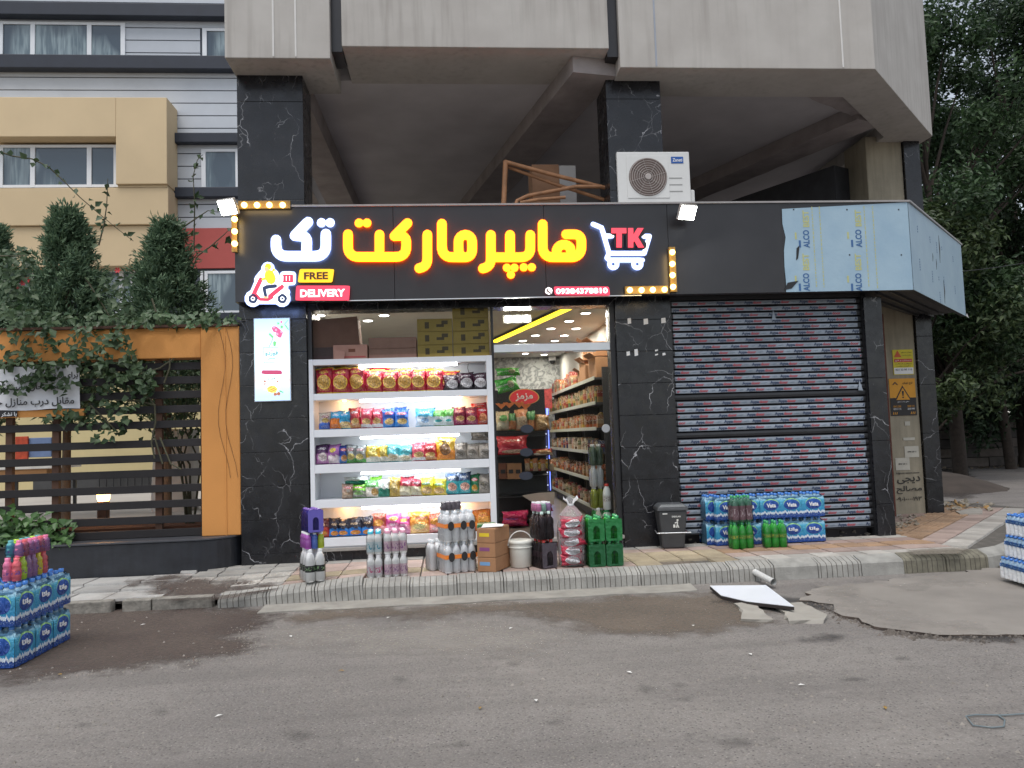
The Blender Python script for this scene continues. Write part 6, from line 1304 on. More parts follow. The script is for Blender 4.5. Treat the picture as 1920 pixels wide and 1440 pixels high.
# 10 big stack on the road at the left
for k in range(2):
    for j in range(3): vata('blue water pack, roadside stack, %s layer, %s' % (('lower', 'upper')[k], ('end nearest the road', 'middle', 'end nearest the kerb')[j]), (-3.53, -3.32+.295*j, ZR+.008+k*.318), R(90)+R(random.uniform(-2, 2)), FA_V, 'blue water packs on the road')
    for j in range(2): vata('blue printed water pack behind the roadside stack file, %s layer' % ('lower', 'upper')[k], (-3.75, -3.32+.295*j, ZR+.008+k*.318), R(90), FA_V, 'blue water packs on the road')
LN = [('juice', .036, .185, plastic('neon_'+n_, c, .2), plastic('cap_'+n_, c), lab_mat('n_'+n_, c, (.3, .1, .4), 4), (.2, .5)) for n_, c in (('coral', (.85, .15, .18)), ('lime', (.5, .75, .05)), ('teal', (.1, .4, .42)), ('mauve', (.35, .18, .36)), ('yellow', (.75, .65, .05)), ('pink', (.85, .22, .4)))]
LT = [(p_, r_*.95, h_*.72, *q) for p_, r_, h_, *q in LN]
pack('juice_pack', 'neon bright juice pack on the roadside water stack', 2, 6, LN[0], (-3.57, -3.05, ZR+.008+.638), R(-4), WRAP, specs=[LN[5], LN[0], LN[2], LN[1], LN[2], LN[3], LN[3], LN[3], LN[4], LN[4], LN[0], LN[0]])
pack('juice_pack', 'topmost pale wrapped juice pack on the roadside stack', 2, 6, LT[0], (-3.56, -3.03, ZR+.008+.827), R(-6), WRAPB, specs=[LT[2], LT[5], LT[1], LT[0], LT[2], LT[5]])
# 11 tiers of small water bottles at the right
sw_ = ('water', .034, .215, CLEARB, CB, LVT, (.55, .72))
for k, (x, y) in enumerate(((5.98, -2.55), (6.06, -2.5), (6.1, -2.46))): pack('small_water_pack', 'pack of small clear water bottles, %s of three tiers beyond the kerb' % ('lowest', 'middle', 'topmost')[k], 6, 8-k, sw_, (x-.16, y, -.138+k*.217), R(-6), WRAPB, 'small water packs by the corner', wz=(.5, .95))
# 12 packs and jugs just inside the door
for k, (m, lab) in enumerate(((DKGREEN, 'dark bottle pack at the bottom of the doorway stack'), (plastic('lemon_soda', (.45, .5, .08), .1), 'lemon soda pack in the doorway stack'), (CLEARB, 'clear bottle pack in the doorway stack'), (plastic('grey_green', (.14, .2, .14), .1), 'grey green bottle pack topmost in the doorway stack'))): pack('drink_pack', lab, 2, 2, ('soda', .044, .29, m, CW, None, (.4, .6)), (2.03, .72, .162+k*.292), R(5), WRAP, 'drink packs stacked in the doorway')
jr = bottle_parts('milk', .055, .34, MILKB, CR, lab_mat('jug', (.66, .64, .6), (.3, .2, .22)), (.3, .55)); jg = bottle_parts('milk', .075, .30, plastic('pale_green_jug', (.5, .6, .5)), CG, None, (.3, .5)); jy = bottle_parts('milk', .045, .33, plastic('cream_drink', (.66, .62, .5)), CW, lab_mat('orangejug', (.7, .4, .1), (.7, .6, .5)), (.3, .5))
for (B, Cc, Lm), p_, lab in ((jr, (2.08, .3, .162+.303), 'white milk bottle with a red cap standing on the green jug'), (jg, (2.07, .3, .162), 'pale green milk jug just inside the door frame'), (jy, (1.95, .27, .162), 'slim cream coloured drink bottle with orange label in the doorway')):
    t = thing('drink_bottle', lab, 'bottle', p_); link('bottle_body', B, t); link('cap', Cc, t)
    if Lm: link('label', Lm, t)
# 13 white board and pipe by the kerb, wire on the road
bd = [G(1331, 1099, -.14), G(1436, 1098, -.12), G(1489, 1138, -.12), G(1400, 1128, -.15), G(1352, 1117, -.16)]
wb = thing('white_board', 'bent white panel thrown on broken concrete below the kerb', 'board'); MB(M('board_white', (.78, .8, .84), .3, .02)).prism(bd, (0, 0, .006)).build('face_sheet', wb); MB(M('board_core', (.03, .022, .02), .8, .2)).prism([p-Vector((0, 0, .002)) for p in bd], (0, 0, -.028)).build('core', wb)
c0 = G(1449, 1089, -.12); PVC = plastic('pvc', (.62, .62, .6), .5); b = MB(PVC, INK); b.tube([(c0.x-.02, -1.5, -.1), (c0.x, c0.y-.02, -.13)], .034, 14, PVC, cap=False); d = (Vector((c0.x, c0.y-.02, -.13))-Vector((c0.x-.02, -1.5, -.1))).normalized()
b.tube([Vector((c0.x, c0.y-.02, -.13))-d*.12, Vector((c0.x, c0.y-.02, -.13))], .028, 14, PVC, cap=False); b.tube([Vector((c0.x, c0.y-.02, -.13))-d*.004, Vector((c0.x, c0.y-.02, -.13))], .0345, 14, PVC, cap=False)
tag(b.build('drain_pipe'), 'grey plastic drain pipe sticking out of the kerb', 'pipe')
wp = [G(x, y, ZR+.01) for x, y in ((1925, 1338), (1880, 1341), (1830, 1340), (1811, 1343), (1825, 1360), (1860, 1364), (1882, 1362), (1884, 1350), (1872, 1341))]
tag(MB(M('wire_grey', srgb(110, 122, 126), .5, .05)).tube(wp, .0045, 5).build('wire'), 'thin loop of grey wire lying on the road', 'wire')
# ================================================================== GARDEN WALL, FENCE AND PLANTS ON THE LEFT
ORW = M('orange_wall_paint', srgb(200, 138, 74), .85, .08, .9, .25, 60, world=True)
GRAN = M('dark_granite', (.018, .02, .026), .4, .3, 5, .15, 30, world=True, streak=.2)
gw = thing('garden_wall', 'orange painted garden wall with a dark granite base', 'wall')
def rcyl(cx, cy_, r_, a0, a1, n=8): return [(cx+r_*math.cos(R(lerp(a0, a1, k/n))), cy_+r_*math.sin(R(lerp(a0, a1, k/n)))) for k in range(n+1)]
base = [(-12, .3), (-12, -.2)]+[(-3.15, -.2)]+rcyl(-3.1, .3, .5, -90, -10)
MB(GRAN).prism([(x, y, -.2) for x, y in base], (0, 0, .545)).build('granite_base', gw, .012)
MB(M('granite_cap', (.05, .052, .06), .5, .15, 5, world=True)).prism([(x, y, .346) for x, y in [(-12, .31), (-12, -.22), (-3.15, -.22)]+rcyl(-3.1, .3, .515, -90, -8)], (0, 0, .022)).build('coping', gw, .004)
MB(ORW).box(-3.08, -2.605, .02, .3, .369, 2.985).build('pier', gw, .01); MB(ORW).box(-12, -3.082, .04, .3, 2.6, 2.985).build('lintel', gw, .01)
MB(M('wall_top_board', srgb(78, 52, 40), .8, .2, 6)).box(-12, -2.62, .0, .4, 2.987, 3.02).build('coping_board', gw)
MB(ORW).box(-2.79, -2.775, .012, .0195, .37, 2.98).build('seam', gw)
for x in (-2.85, -2.76):
    pts = [(x+.06*math.sin(k*.7)+.02*k*.3, .012, 2.95-k*.17) for k in range(12)]
    MB(M('brown_wire', srgb(92, 62, 40), .7, .1)).tube(pts, .0022, 5).build('cable', gw)
MB(SILVER).tube([(-3.0, -.12, .22), (-2.85, -.1, .22), (-2.85, -.1, .16)], .006, 5).build('cable', gw)
SLATM = M('fence_dark_brown', (.011, .009, .010), .7, .25, 4, .2, 30); POSTM = M('fence_post_brown', srgb(84, 56, 40), .7, .2, 5)
fn = thing('slat_fence', 'dark brown horizontal slat fence set in the orange wall', 'fence')
ys_ = [687, 713, 740, 767, 795, 831-.5, 858, 886, 915, 944, 973, 998]
for y in ys_:
    z = S(330, y, .14).z; o = MB(SLATM).box(-9.5, -3.085, .11, .15, z-.047, z+.047).build('slat', fn, .004)
for px in (20, 107, 300): x = S(px, 900, .2).x; MB(POSTM).box(x-.04, x+.04, .152, .22, .369, 2.59).build('post', fn)
MB(SLATM).box(-3.13, -3.086, .152, .2, .369, 2.59).build('post', fn)
# banner
bz = [S(0, 688, .04), S(150, 690, .04), S(155, 768, .04), S(0, 770, .04)]
ba = thing('banner', 'white cloth banner with black Persian writing on the fence', 'banner'); BAN = M('banner_cloth', (.62, .63, .66), .8, .05, 3, .2, 8)
x0, x1, z0, z1 = -6.6, bz[1].x, bz[3].z, bz[0].z
b = MB(BAN); b.grid([[(lerp(x0, x1, j/16), .035+.012*math.sin(j*1.3+i), lerp(z0, z1, i/4)+.008*math.sin(j)) for j in range(17)] for i in range(5)], BAN, True, False); b.build('cloth', ba)
rb_ = [(-6.6, S(0, 782, .04).z), (S(33, 782, .04).x, S(0, 770, .04).z-.004)]; MB(INK).box(-6.6, rb_[1][0], .03, .036, rb_[0][1], rb_[1][1]).build('black_strip', ba)
def bl_(s_, pxr, py, h_, m, Y=.017):
    t = letter(s_, m, h=h_, bold=.015, depth=.002); p = S(pxr, py, Y); xm = max(v[0] for v in t.v); shift(t, (p.x-xm, Y, p.z)).build('lettering', ba)
bl_(fa('برای گرامی مراجعین'), 146, 703, .105, INK); bl_(fa('رعایت حال همسایگان'), 122, 724, .105, INK); bl_(fa('مقابل درب منازل حتی'), 139, 752, .115, INK); bl_(fa('با تشکر'), 31, 777, .06, WHITE, .022)
MB(ORW).box(-6.6, S(157, 770, .06).x, .06, .1, S(0, 784, .06).z, S(0, 771, .06).z).build('backing_board', ba)
# courtyard
CZ = .45
YRD = M('courtyard_paving', srgb(176, 172, 166), .8, .08, 1.2, .2, 30, world=True)
struct(MB(YRD).box(-16, -2.62, .32, 10.3, -.3, CZ).build('courtyard'))
struct(MB(M('flower_bed_soil', srgb(96, 60, 44), .95, .2, 8, .5, 40)).box(-12, -3.1, .32, .8, CZ, CZ+.03).build('flower_bed'))
CRM = M('cream_wall', srgb(200, 184, 138), .8, .05, 2, world=True)
# ---- the house behind
hs_ = thing('apartment_house', 'house with pale boarding, ochre bay and red panel behind the garden', 'house'); HY = 10.2
BOARD = M('pale_boarding', srgb(192, 197, 203), .75, .04, 2, world=True); OCH = M('ochre_render', srgb(204, 182, 146), .85, .06, .7, .15, 80, world=True); NAVYB = M('dark_band', srgb(36, 42, 54), .6, .12, 3, world=True); REDW = M('red_panel', srgb(176, 82, 76), .7, .06, 2, world=True)
WIN = M('window_frame_white', (.76, .78, .8), .4, .03); CURT = M('blind', srgb(150, 160, 164), .7, .12, 3, world=True); 
def mk_glass2():
    m, n, p = newmat('house_glass'); v = n.pos(); c = n.mix(n.ramp(n.noise(n.mapv(v, (6, 1, .6)), 2.2, 2), .4, .6), srgb(92, 110, 118), srgb(140, 156, 160)); c = n.mix(n.ramp(n.noise(n.mapv(v, (.6, 1, .3)), 1.2, 2), .46, .54), c, srgb(60, 76, 88))
    n.l.new(c, p.inputs['Base Color']); p.inputs['Roughness'].default_value = .08; p.inputs['Specular IOR Level'].default_value = .8; return m
HGL = mk_glass2()
def hp(b, name, bevel=0): return b.build(name, hs_, bevel)
hx = lambda px, Y=HY: S(px, 300, Y).x
hz = lambda py, Y=HY, px=250: S(px, py, Y).z
XL, XR = -22, -2.2
hp(MB(M('boarding_joint', srgb(80, 86, 94), .8, .05)).box(XL, XR, HY+.06, HY+.8, CZ, 16), 'wall_core')
# boards
zz = hz(432); bh = (hz(155)-hz(250))/4
z = zz
k = 0
while z < 15.5:
    # skip where windows are: boards cut into three runs
    hp(MB(BOARD).box(XL, hx(0)-.3, HY+.03, HY+.06, z+.014, z+bh-.014), 'board')
    zc = z+bh/2
    up = hz(120) < zc < hz(42, px=100); mid = hz(350) < zc < hz(278)
    if up: segs = [(hx(232), hx(376))]
    elif mid: segs = [(hx(232), hx(376))]
    else: segs = [(hx(0)-.3, XR)]
    for a, c in segs: hp(MB(BOARD).box(a, c, HY+.03, HY+.06, z+.014, z+bh-.014), 'board')
    z += bh; k += 1
for px0, py, h_ in ((-60, 27, .34), (-60, 124, .36)): hp(MB(NAVYB).box(XL, XR, HY-.25, HY+.02, hz(py)-h_/2, hz(py)+h_/2), 'dark_band', .02)
for py in (263, 364): hp(MB(NAVYB).box(hx(320), XR, HY-.2, HY+.02, hz(py, px=400)-.13, hz(py, px=400)+.13), 'dark_band', .02)
def window(px0, py0, px1, py1, mull, Y=HY+.02, cpx=None):
    pm = (px0+px1)/2; xa, xb = S(px0, (py0+py1)/2, Y).x, S(px1, (py0+py1)/2, Y).x; za, zb2 = S(pm, py1, Y).z, S(pm, py0, Y).z; f_ = hp(MB(WIN).box(xa, xb, Y+.03, Y+.09, za, zb2), 'window')
    MB(HGL).box(xa+.05, xb-.05, Y+.005, Y+.028, za+.05, zb2-.06).build('pane', f_)
    for mx in [px0, *mull, px1]: x = S(mx, (py0+py1)/2, Y).x; MB(WIN).box(x-.055, x+.055, Y-.03, Y+.004, za, zb2).build('frame', f_)
    for zq in (za, zb2-.07): MB(WIN).box(xa, xb, Y-.028, Y+.0035, zq, zq+.07).build('frame', f_)
window(2, 42, 231, 116, (62, 168)); window(384, 54, 444, 124, (), ); window(382, 280, 470, 356, (446,)); window(-90, 50, -8, 116, (-50,))
# ochre bay
OY = HY-.75
oz = lambda py, px=150: S(px, py, OY).z; ox = lambda px: S(px, 300, OY).x
xb_ = ox(313)
def ochre(x0, x1, zlo, zhi, y=OY, name='bay_wall'): hp(MB(OCH).box(x0, x1, y, HY+.02, zlo, zhi), name, .015)
zA, zB, zC, zD, zE, zF = oz(182), oz(256), oz(350), oz(420), oz(497), oz(345, 250)
ochre(XL, ox(217), zB, zA); ochre(ox(217), xb_, zF, zA); ochre(XL, xb_-.0, zD, zF-.0 if False else zC-.002, OY+.08); ochre(XL, xb_, zE, zD-.01, OY+.16)
ochre(ox(218), xb_-.02, zC, zF-.003, OY+.07)
window(2, 272, 218, 352, (62, 168), HY-.35)
hp(MB(OCH).box(XL, ox(217), HY-.1, HY+.01, zC, zB), 'reveal_wall')
hp(MB(REDW).box(hx(322), XR, HY-.02, HY+.05, hz(503, px=400), hz(428, px=400)), 'red_panel')
hp(MB(OCH).box(XL, XR, HY-.03, HY+.055, CZ, hz(592)), 'ground_wall'); hp(MB(BOARD).box(XL, hx(-10), HY-.02, HY+.05, hz(592), hz(503)), 'pier')
window(-30, 505, 60, 588, (20,)); window(170, 505, 250, 588, (228,)); window(380, 508, 455, 588, (386,)); hp(MB(NAVYB).box(XL, XR, HY-.2, HY, hz(603)-.1, hz(592)), 'sill_band')
hp(MB(CRM).box(XL, XR, HY-.06, HY-.031, CZ, hz(640)), 'cream_wall')
# courtyard furniture seen between the slats
def cy_box(px0, py0, px1, py1, Y): a, c = S(px0, py1, Y), S(px1, py0, Y); return a, c
lm = thing('garden_lamp', 'lit bollard lamp with glowing top behind the fence', 'lamp', Vector((S(194, 960, 1.2).x, 1.2, CZ)))
h_ = S(194, 940, 1.2).z-CZ; MB(POSTM).box(-.06, .06, -.06, .06, 0, h_).build('post', lm, .004); MB(M('lamp_glass_warm', (1, .7, .4), .4, 0, emit=(1, .45, .12), es=7, nolight=True)).lathe([(.07, h_+.001), (.085, h_+.06), (.085, h_+.12), (.06, h_+.13)], n=14).build('lamp_glass', lm); point(lm, (0, 0, h_+.22), 4, (1, .5, .18), .05); MB(POSTM).lathe([(.04, h_+.131), (.09, h_+.14), (.05, h_+.16)], n=14).build('hood', lm)
tb = thing('garden_table', 'table with a white cover and boxes behind the fence', 'table', (S(70, 890, 5).x, 5, CZ)); MB(M('white_cloth', (.66, .64, .6), .8, .1)).box(-.6, .6, -.4, .4, .72, .78).build('cover', tb, .01); MB(M('table_side', srgb(150, 110, 70), .8, .1)).box(-.58, .35, -.38, .38, .5, .718).build('apron', tb)
for sx in (-.55, .5):
    for sy in (-.35, .35): MB(BLACKM).box(sx-.025, sx+.025, sy-.025, sy+.025, 0, .5).build('leg', tb)
def panel_thing(name, lab, cat, px0, py0, px1, py1, Y, m, d=.05):
    a, c = S(px0, py1, Y), S(px1, py0, Y); t = tag(MB(m).box(0, c.x-a.x, 0, d, 0, c.z-a.z).build(name, None, .01, loc=a), lab, cat); return t
panel_thing('folding_screen', 'folded red and orange screen leaning in the courtyard', 'screen', 28, 818, 52, 862, 6.2, M('red_cloth', srgb(176, 70, 44), .8, .3, 12)); panel_thing('blue_tarpaulin', 'blue grey tarpaulin hanging beside the red screen', 'tarpaulin', 52, 820, 96, 858, 6.25, M('blue_cloth', srgb(104, 124, 160), .8, .1))
cv = thing('covered_stack', 'tall white sheet over stacked goods behind the fence', 'covered goods', (S(330, 900, 3.2).x, 3.2, CZ)); b = MB(M('white_sheet', (.56, .55, .54), .8, .05, 3, .5, 6)); w_ = .3
b.grid([[(w_*(1+.08*math.sin(5*a+i))*max(-1, min(1, 1.35*math.cos(a))), .25*max(-1, min(1, 1.35*math.sin(a))), i*.22) for a in [2*math.pi*k/24 for k in range(25)]] for i in range(7)], None, True, False); b.add([(-w_, -.25, 1.32), (w_, -.25, 1.32), (w_, .25, 1.32), (-w_, .25, 1.32)], [(0, 1, 2, 3)]); b.build('sheet', cv); MB(CARD).box(-.25, .25, -.2, .2, 0, .3).build('stack', cv)
rl = thing('stair_railing', 'dark metal railing in front of the cream wall', 'railing', (0, 0, 0)); RY = 8.6; a, c = S(186, 912, RY), S(292, 912, RY); zb2 = S(186, 960, RY).z
MB(BLACKM).tube([(a.x, RY, a.z+.3), (c.x, RY, a.z+.3)], .02, 6).build('top_rail', rl)
for k in range(9): x = lerp(a.x, c.x, k/8); MB(BLACKM).tube([(x, RY, CZ), (x, RY, a.z+.3)], .014, 5).build('baluster', rl)
tag(MB(M('dark_bench', (.05, .05, .05), .7, .1)).box(a.x-1.5, c.x, RY+.1, RY+.5, CZ, CZ+.35).build('planter_box'), 'long low dark planter in front of the cream wall', 'planter')

# ------------------------------------------------------------------ foliage tools
def leaf_mat(name, c0, c1, rough=.5, trans=.25):
    if name in MATS: return MATS[name]
    m, n, p = newmat(name); g = n.new('ShaderNodeNewGeometry'); r_ = g.outputs['Random Per Island']; c = n.mix(r_, c0, c1); n.l.new(c, p.inputs['Base Color']); p.inputs['Roughness'].default_value = rough; p.inputs['Specular IOR Level'].default_value = .4
    tr = n.new('ShaderNodeBsdfTranslucent'); n.l.new(c, tr.inputs[0]); mx = n.new('ShaderNodeMixShader'); mx.inputs[0].default_value = trans; n.l.new(p.outputs[0], mx.inputs[1]); n.l.new(tr.outputs[0], mx.inputs[2]); n.l.new(mx.outputs[0], n.n['Material Output'].inputs[0]); return m
def leaves(pts, nrm, L, W, mat, name, parent, tip=None, fold=.25):
    """many folded leaves; pts, nrm arrays (n,3); L, W arrays; tip optional growth direction"""
    n_ = len(pts); nrm = nrm/(np.linalg.norm(nrm, axis=1, keepdims=True)+1e-9)
    t = tip if tip is not None else rng.normal(size=(n_, 3)); t = t-(t*nrm).sum(1, keepdims=True)*nrm; t /= (np.linalg.norm(t, axis=1, keepdims=True)+1e-9); s_ = np.cross(nrm, t)
    L = np.broadcast_to(np.asarray(L, float), (n_,))[:, None]; W = np.broadcast_to(np.asarray(W, float), (n_,))[:, None]
    a = pts; b = pts+t*L*.4+s_*W*.5+nrm*W*fold; c = pts+t*L-nrm*L*.12; d = pts+t*L*.4-s_*W*.5+nrm*W*fold
    V = np.stack([a, b, c, d], 1).reshape(-1, 3); me = bpy.data.meshes.new(name); me.vertices.add(4*n_); me.vertices.foreach_set('co', V.ravel().astype(np.float32))
    idx = np.arange(4*n_).reshape(n_, 4); F_ = np.stack([idx[:, [0, 1, 2]], idx[:, [0, 2, 3]]], 1).reshape(-1)
    me.loops.add(6*n_); me.loops.foreach_set('vertex_index', F_.astype(np.int32)); me.polygons.add(2*n_); me.polygons.foreach_set('loop_start', np.arange(0, 6*n_, 3, dtype=np.int32)); me.materials.append(mat); me.update(); me.validate()
    return link(name, me, parent)
def clump_points(n, centers, radii):
    k = rng.integers(0, len(centers), n); d = rng.normal(size=(n, 3)); d /= np.linalg.norm(d, axis=1, keepdims=True); rad = rng.random(n)**.45
    return np.array(centers)[k]+d*(rad[:, None])*np.array(radii)[k][:, None], d, rad
CONM = leaf_mat('cypress_green', (.055, .11, .065), (.19, .28, .16), .6, .3); BARK = M('bark', srgb(92, 76, 62), .95, .25, 12, .6, 30)
def conifer(px, ptop, pbase, w_px, Y, lab):
    bs = S(px, pbase, Y); tp = S(px, ptop, Y); H_ = tp.z-CZ; t = thing('cypress_tree', lab, 'tree', (bs.x, Y, CZ), 0, 'cypress trees in the garden')
    MB(BARK).tube([(0, 0, 0), (.02, 0, H_*.5), (0, 0, H_*.9)], [.07, .05, .015], 8).build('trunk', t)
    zb0 = 1.35; Rm = w_px*.5*(Y+9.95)/F
    # branch sprays pointing up and out
    nb = 620; P_, T_ = [], []
    for i in range(nb):
        v = random.random()**.85; z = lerp(zb0, H_*.96, v); a = random.random()*6.283; env = Rm*1.34*min(1, (1-v)/.55)**.95*(.45+.6*random.random())+.01 if v > .12 else Rm*(.55+2.5*v)*(.7+.3*random.random())
        tipd = Vector((math.cos(a), math.sin(a), random.uniform(.7, 1.8))).normalized(); root = Vector((0, 0, z))+Vector((math.cos(a), math.sin(a), 0))*env*random.uniform(.3, .85)
        Ls = random.uniform(.22, .5)*(1-.45*v)
        for k in range(44):
            u = random.random(); q = root+tipd*Ls*u; sp = Vector((random.gauss(0, 1), random.gauss(0, 1), random.gauss(0, 1)))*.06*(1-.6*u); P_.append(q+sp); T_.append(tipd*.9+sp*9)
    P_ = np.array(P_); T_ = np.array(T_); leaves(P_, rng.normal(size=P_.shape), rng.uniform(.06, .12, len(P_)), .026, CONM, 'crown', t, T_); return t
conifer(125, 388, 600, 165, 2.2, 'cypress tree with a pointed top behind the banner'); conifer(312, 412, 600, 170, 2.2, 'broad cypress tree in front of the red panel'); conifer(-20, 420, 600, 120, 2.4, 'cypress tree cut off beside the pointed one')
# creeper over the wall
VINEM = leaf_mat('creeper_green', (.03, .065, .025), (.085, .13, .06), .45, .25)
vn = thing('climbing_creeper', 'leafy green creeper sprawling over the orange wall and fence', 'creeper')
PV, NV_ = [], []
def mass(poly_px, n, Y0, Y1):
    xs = [p[0] for p in poly_px]; ys = [p[1] for p in poly_px]; k = 0
    while k < n:
        x, y = random.uniform(min(xs), max(xs)), random.uniform(min(ys), max(ys))
        if psd(poly_px, np.array([x]), np.array([y]))[0] < -6*random.random(): continue
        if mnoise.noise(Vector((x*.03, y*.035, 3.))) < -.12-.1*random.random(): k += .3; continue
        p = S(x, y, random.uniform(Y0, Y1)); PV.append(p); NV_.append((random.gauss(0, .5), random.gauss(-.8, .4), random.gauss(.55, .4))); k += 1
mass([(0, 575), (60, 590), (140, 598), (250, 585), (380, 592), (440, 600), (445, 612), (330, 616), (250, 618), (245, 650), (270, 690), (240, 720), (190, 700), (130, 690), (60, 690), (0, 690)], 980, -.3, .3)
mass([(140, 690), (240, 680), (290, 700), (280, 760), (235, 780), (250, 800), (190, 830), (160, 800), (90, 790), (60, 780), (140, 770), (165, 740)], 300, -.12, .25)
mass([(0, 470), (60, 470), (60, 600), (0, 600)], 260, .3, 1.0); mass([(60, 700), (130, 690), (150, 730), (90, 740)], 40, -.1, .0); mass([(0, 680), (110, 680), (60, 730), (0, 740)], 70, -.1, 0)
mass([(190, 520), (240, 520), (245, 600), (190, 600)], 120, .4, 1.2); mass([(215, 680), (290, 690), (285, 740), (225, 740)], 70, -.05, .3)
shoots = [[(0, 285), (25, 293), (60, 298), (90, 312), (115, 335), (150, 370), (185, 400), (215, 425), (250, 452)], [(185, 460), (195, 420), (200, 385), (202, 335)], [(363, 470), (364, 430), (365, 380), (362, 330), (370, 300), (380, 290)], [(345, 425), (370, 408), (390, 395), (410, 398)], [(370, 480), (395, 462), (420, 440), (428, 432)], [(250, 690), (262, 640), (268, 615)], [(160, 520), (185, 560), (210, 600), (235, 640)], [(0, 480), (30, 480), (55, 478)]]
VST = M('creeper_stem', srgb(74, 72, 54), .8, .2, 9); stems = MB(VST)
for sh in shoots:
    Y_ = random.uniform(.2, .9); pts = [S(x, y, Y_+.02*random.random()) for x, y in sh]; stems.tube(pts, [lerp(.012, .004, i/(len(pts)-1)) for i in range(len(pts))], 5)
    for a, c in zip(pts[:-1], pts[1:]):
        for k in range(max(2, int((c-a).length/.075))):
            p = a.lerp(c, random.random()); PV.append(p+Vector((random.uniform(-.05, .05), random.uniform(-.05, .05), random.uniform(-.05, .03)))); NV_.append((random.gauss(0, .6), random.gauss(-.7, .5), random.gauss(.4, .5)))
for sh in ([(290, 860), (284, 830), (292, 790), (290, 760), (275, 740), (250, 720)], [(292, 760), (260, 752), (215, 750)], [(170, 760), (220, 810)], [(300, 820), (320, 870), (340, 880)], [(345, 660), (300, 690), (220, 715)], [(320, 660), (318, 690), (308, 718)], [(285, 560), (300, 610)], [(290, 820), (305, 870)]):
    stems.tube([S(x, y, .06) for x, y in sh], .011, 6)
stems.build('stem', vn)
PV = np.array([tuple(p) for p in PV]); leaves(PV, np.array(NV_), rng.uniform(.07, .13, len(PV)), rng.uniform(.055, .1, len(PV)), VINEM, 'foliage', vn)
# flowers
for px, py in ((44, 531), (52, 525), (32, 540), (221, 507)):
    p = S(px, py, .7); b = MB(M('red_petal', (.55, .03, .04), .6, .2, 30))
    for k in range(6): a = k*1.05; b.add([(0, 0, 0), (.03*math.cos(a-.4), -.012, .03*math.sin(a-.4)), (.045*math.cos(a), -.02, .045*math.sin(a)), (.03*math.cos(a+.4), -.012, .03*math.sin(a+.4))], [(0, 1, 2, 3)])
    tag(b.build('red_flower', loc=p), 'small red flower among the creeper leaves by the cypress', 'flower', 'red flowers in the creeper')
# low shrub on the granite base
BUSH = leaf_mat('shrub_green', (.035, .09, .025), (.1, .2, .06), .4, .25); sb = thing('low_shrub', 'broad leaved green shrub on the granite base', 'shrub', (S(40, 1000, -.02).x, -.02, .37)); 
PB = []; NB = []
for i in range(620):
    x = random.gauss(-.15, .36); z = abs(random.gauss(0, .16)); 
    if x > .62 or z > .45-.3*max(0, x): continue
    PB.append((x, random.uniform(-.2, .2), z)); NB.append((random.gauss(.1, .5), random.gauss(-.8, .3), random.gauss(.7, .3)))
leaves(np.array(PB), np.array(NB), rng.uniform(.08, .13, len(PB)), rng.uniform(.06, .1, len(PB)), BUSH, 'foliage', sb); b = MB(VST)
for k in range(7): b.tube([(-.5+.16*k, .1, 0), (-.5+.16*k+random.uniform(-.1, .1), 0, .3)], .008, 5)
stuff(b.build('stem', sb))
b_ = thing('garden_tree', 'thin bare stemmed shrub behind the fence slats', 'shrub', (S(350, 950, .6).x, .6, CZ)); bb = MB(VST)
for k in range(6): bb.tube([(random.uniform(-.1, .1), 0, 0), (random.uniform(-.2, .2), random.uniform(-.1, .1), .8), (random.uniform(-.5, .3), random.uniform(-.1, .2), 1.5+.3*random.random())], [.018, .014, .008], 5)
stuff(bb.build('stem', b_)); pp = np.stack([rng.normal(-.1, .32, 220), rng.normal(.1, .15, 220), rng.uniform(1.1, 2.1, 220)], 1); leaves(pp, rng.normal(size=pp.shape)+np.array([0, -.6, .4]), rng.uniform(.06, .1, 220), .06, VINEM, 'foliage', b_)
# dark hedge of the garden seen through the upper slats
# ================================================================== OPEN STOREY: AIR CONDITIONER, FRAME, BOX
acp = S(1225, 381, .12); ZRF = 4.425
ac = thing('air_conditioner', 'white outdoor air conditioner unit with round fan grille on the canopy', 'air conditioner', (2.85, .0, ZRF-.0)); ACM = M('ac_white', (.66, .66, .64), .45, .04, 4)
p0, p1 = S(1160, 381, -.05), S(1292, 284, -.05); aw = (p1.x-p0.x)/2; ah = p1.z-ZRF; ax = (p0.x+p1.x)/2; ac.location = (ax, -.05, ZRF)
MB(ACM).box(-aw, aw, .0, .34, .03, ah).build('casing', ac, .015); 
for sx in (-.3, .3): MB(ACM).box(sx-.04, sx+.04, .02, .32, 0, .03).build('foot', ac)
fx = S(1215, 332, -.055).x-ax; fzc = S(1215, 332, -.055).z-ZRF; FR = .26
MB(ACM).box(fx-.285, fx+.285, -.008, -.0005, fzc-.285, fzc+.29).build('fan_panel', ac, .02)
b = MB(M('fan_recess', srgb(112, 98, 92), .7, .15)); b.lathe([(FR, 0), (FR*.98, .002)], n=40); b.v = [(x+fx, -.0085-z, fzc+y) for x, y, z in b.v]; b.build('fan_recess', ac)
RING = M('grille_wire', srgb(170, 162, 158), .5, .05); g_ = MB(RING)
for k in range(1, 9):
    r_ = FR*k/8.4; pts = [(fx+r_*math.cos(q), -.022, fzc+r_*math.sin(q)) for q in [j*2*math.pi/36 for j in range(37)]]; MB(RING).tube(pts, .0042, 5, cap=False).build('grille_ring', ac)
b = MB(RING); b.lathe([(.045, 0), (.045, .006), (.035, .012)], n=20); b.v = [(x+fx, -.02-z, fzc+y) for x, y, z in b.v]; b.build('fan_hub', ac)
for k in range(8): a = k*math.pi/4; MB(RING).tube([(fx+.04*math.cos(a), -.018, fzc+.04*math.sin(a)), (fx+FR*math.cos(a+.25), -.018, fzc+FR*math.sin(a+.25))], .003, 4).build('grille_spoke', ac)
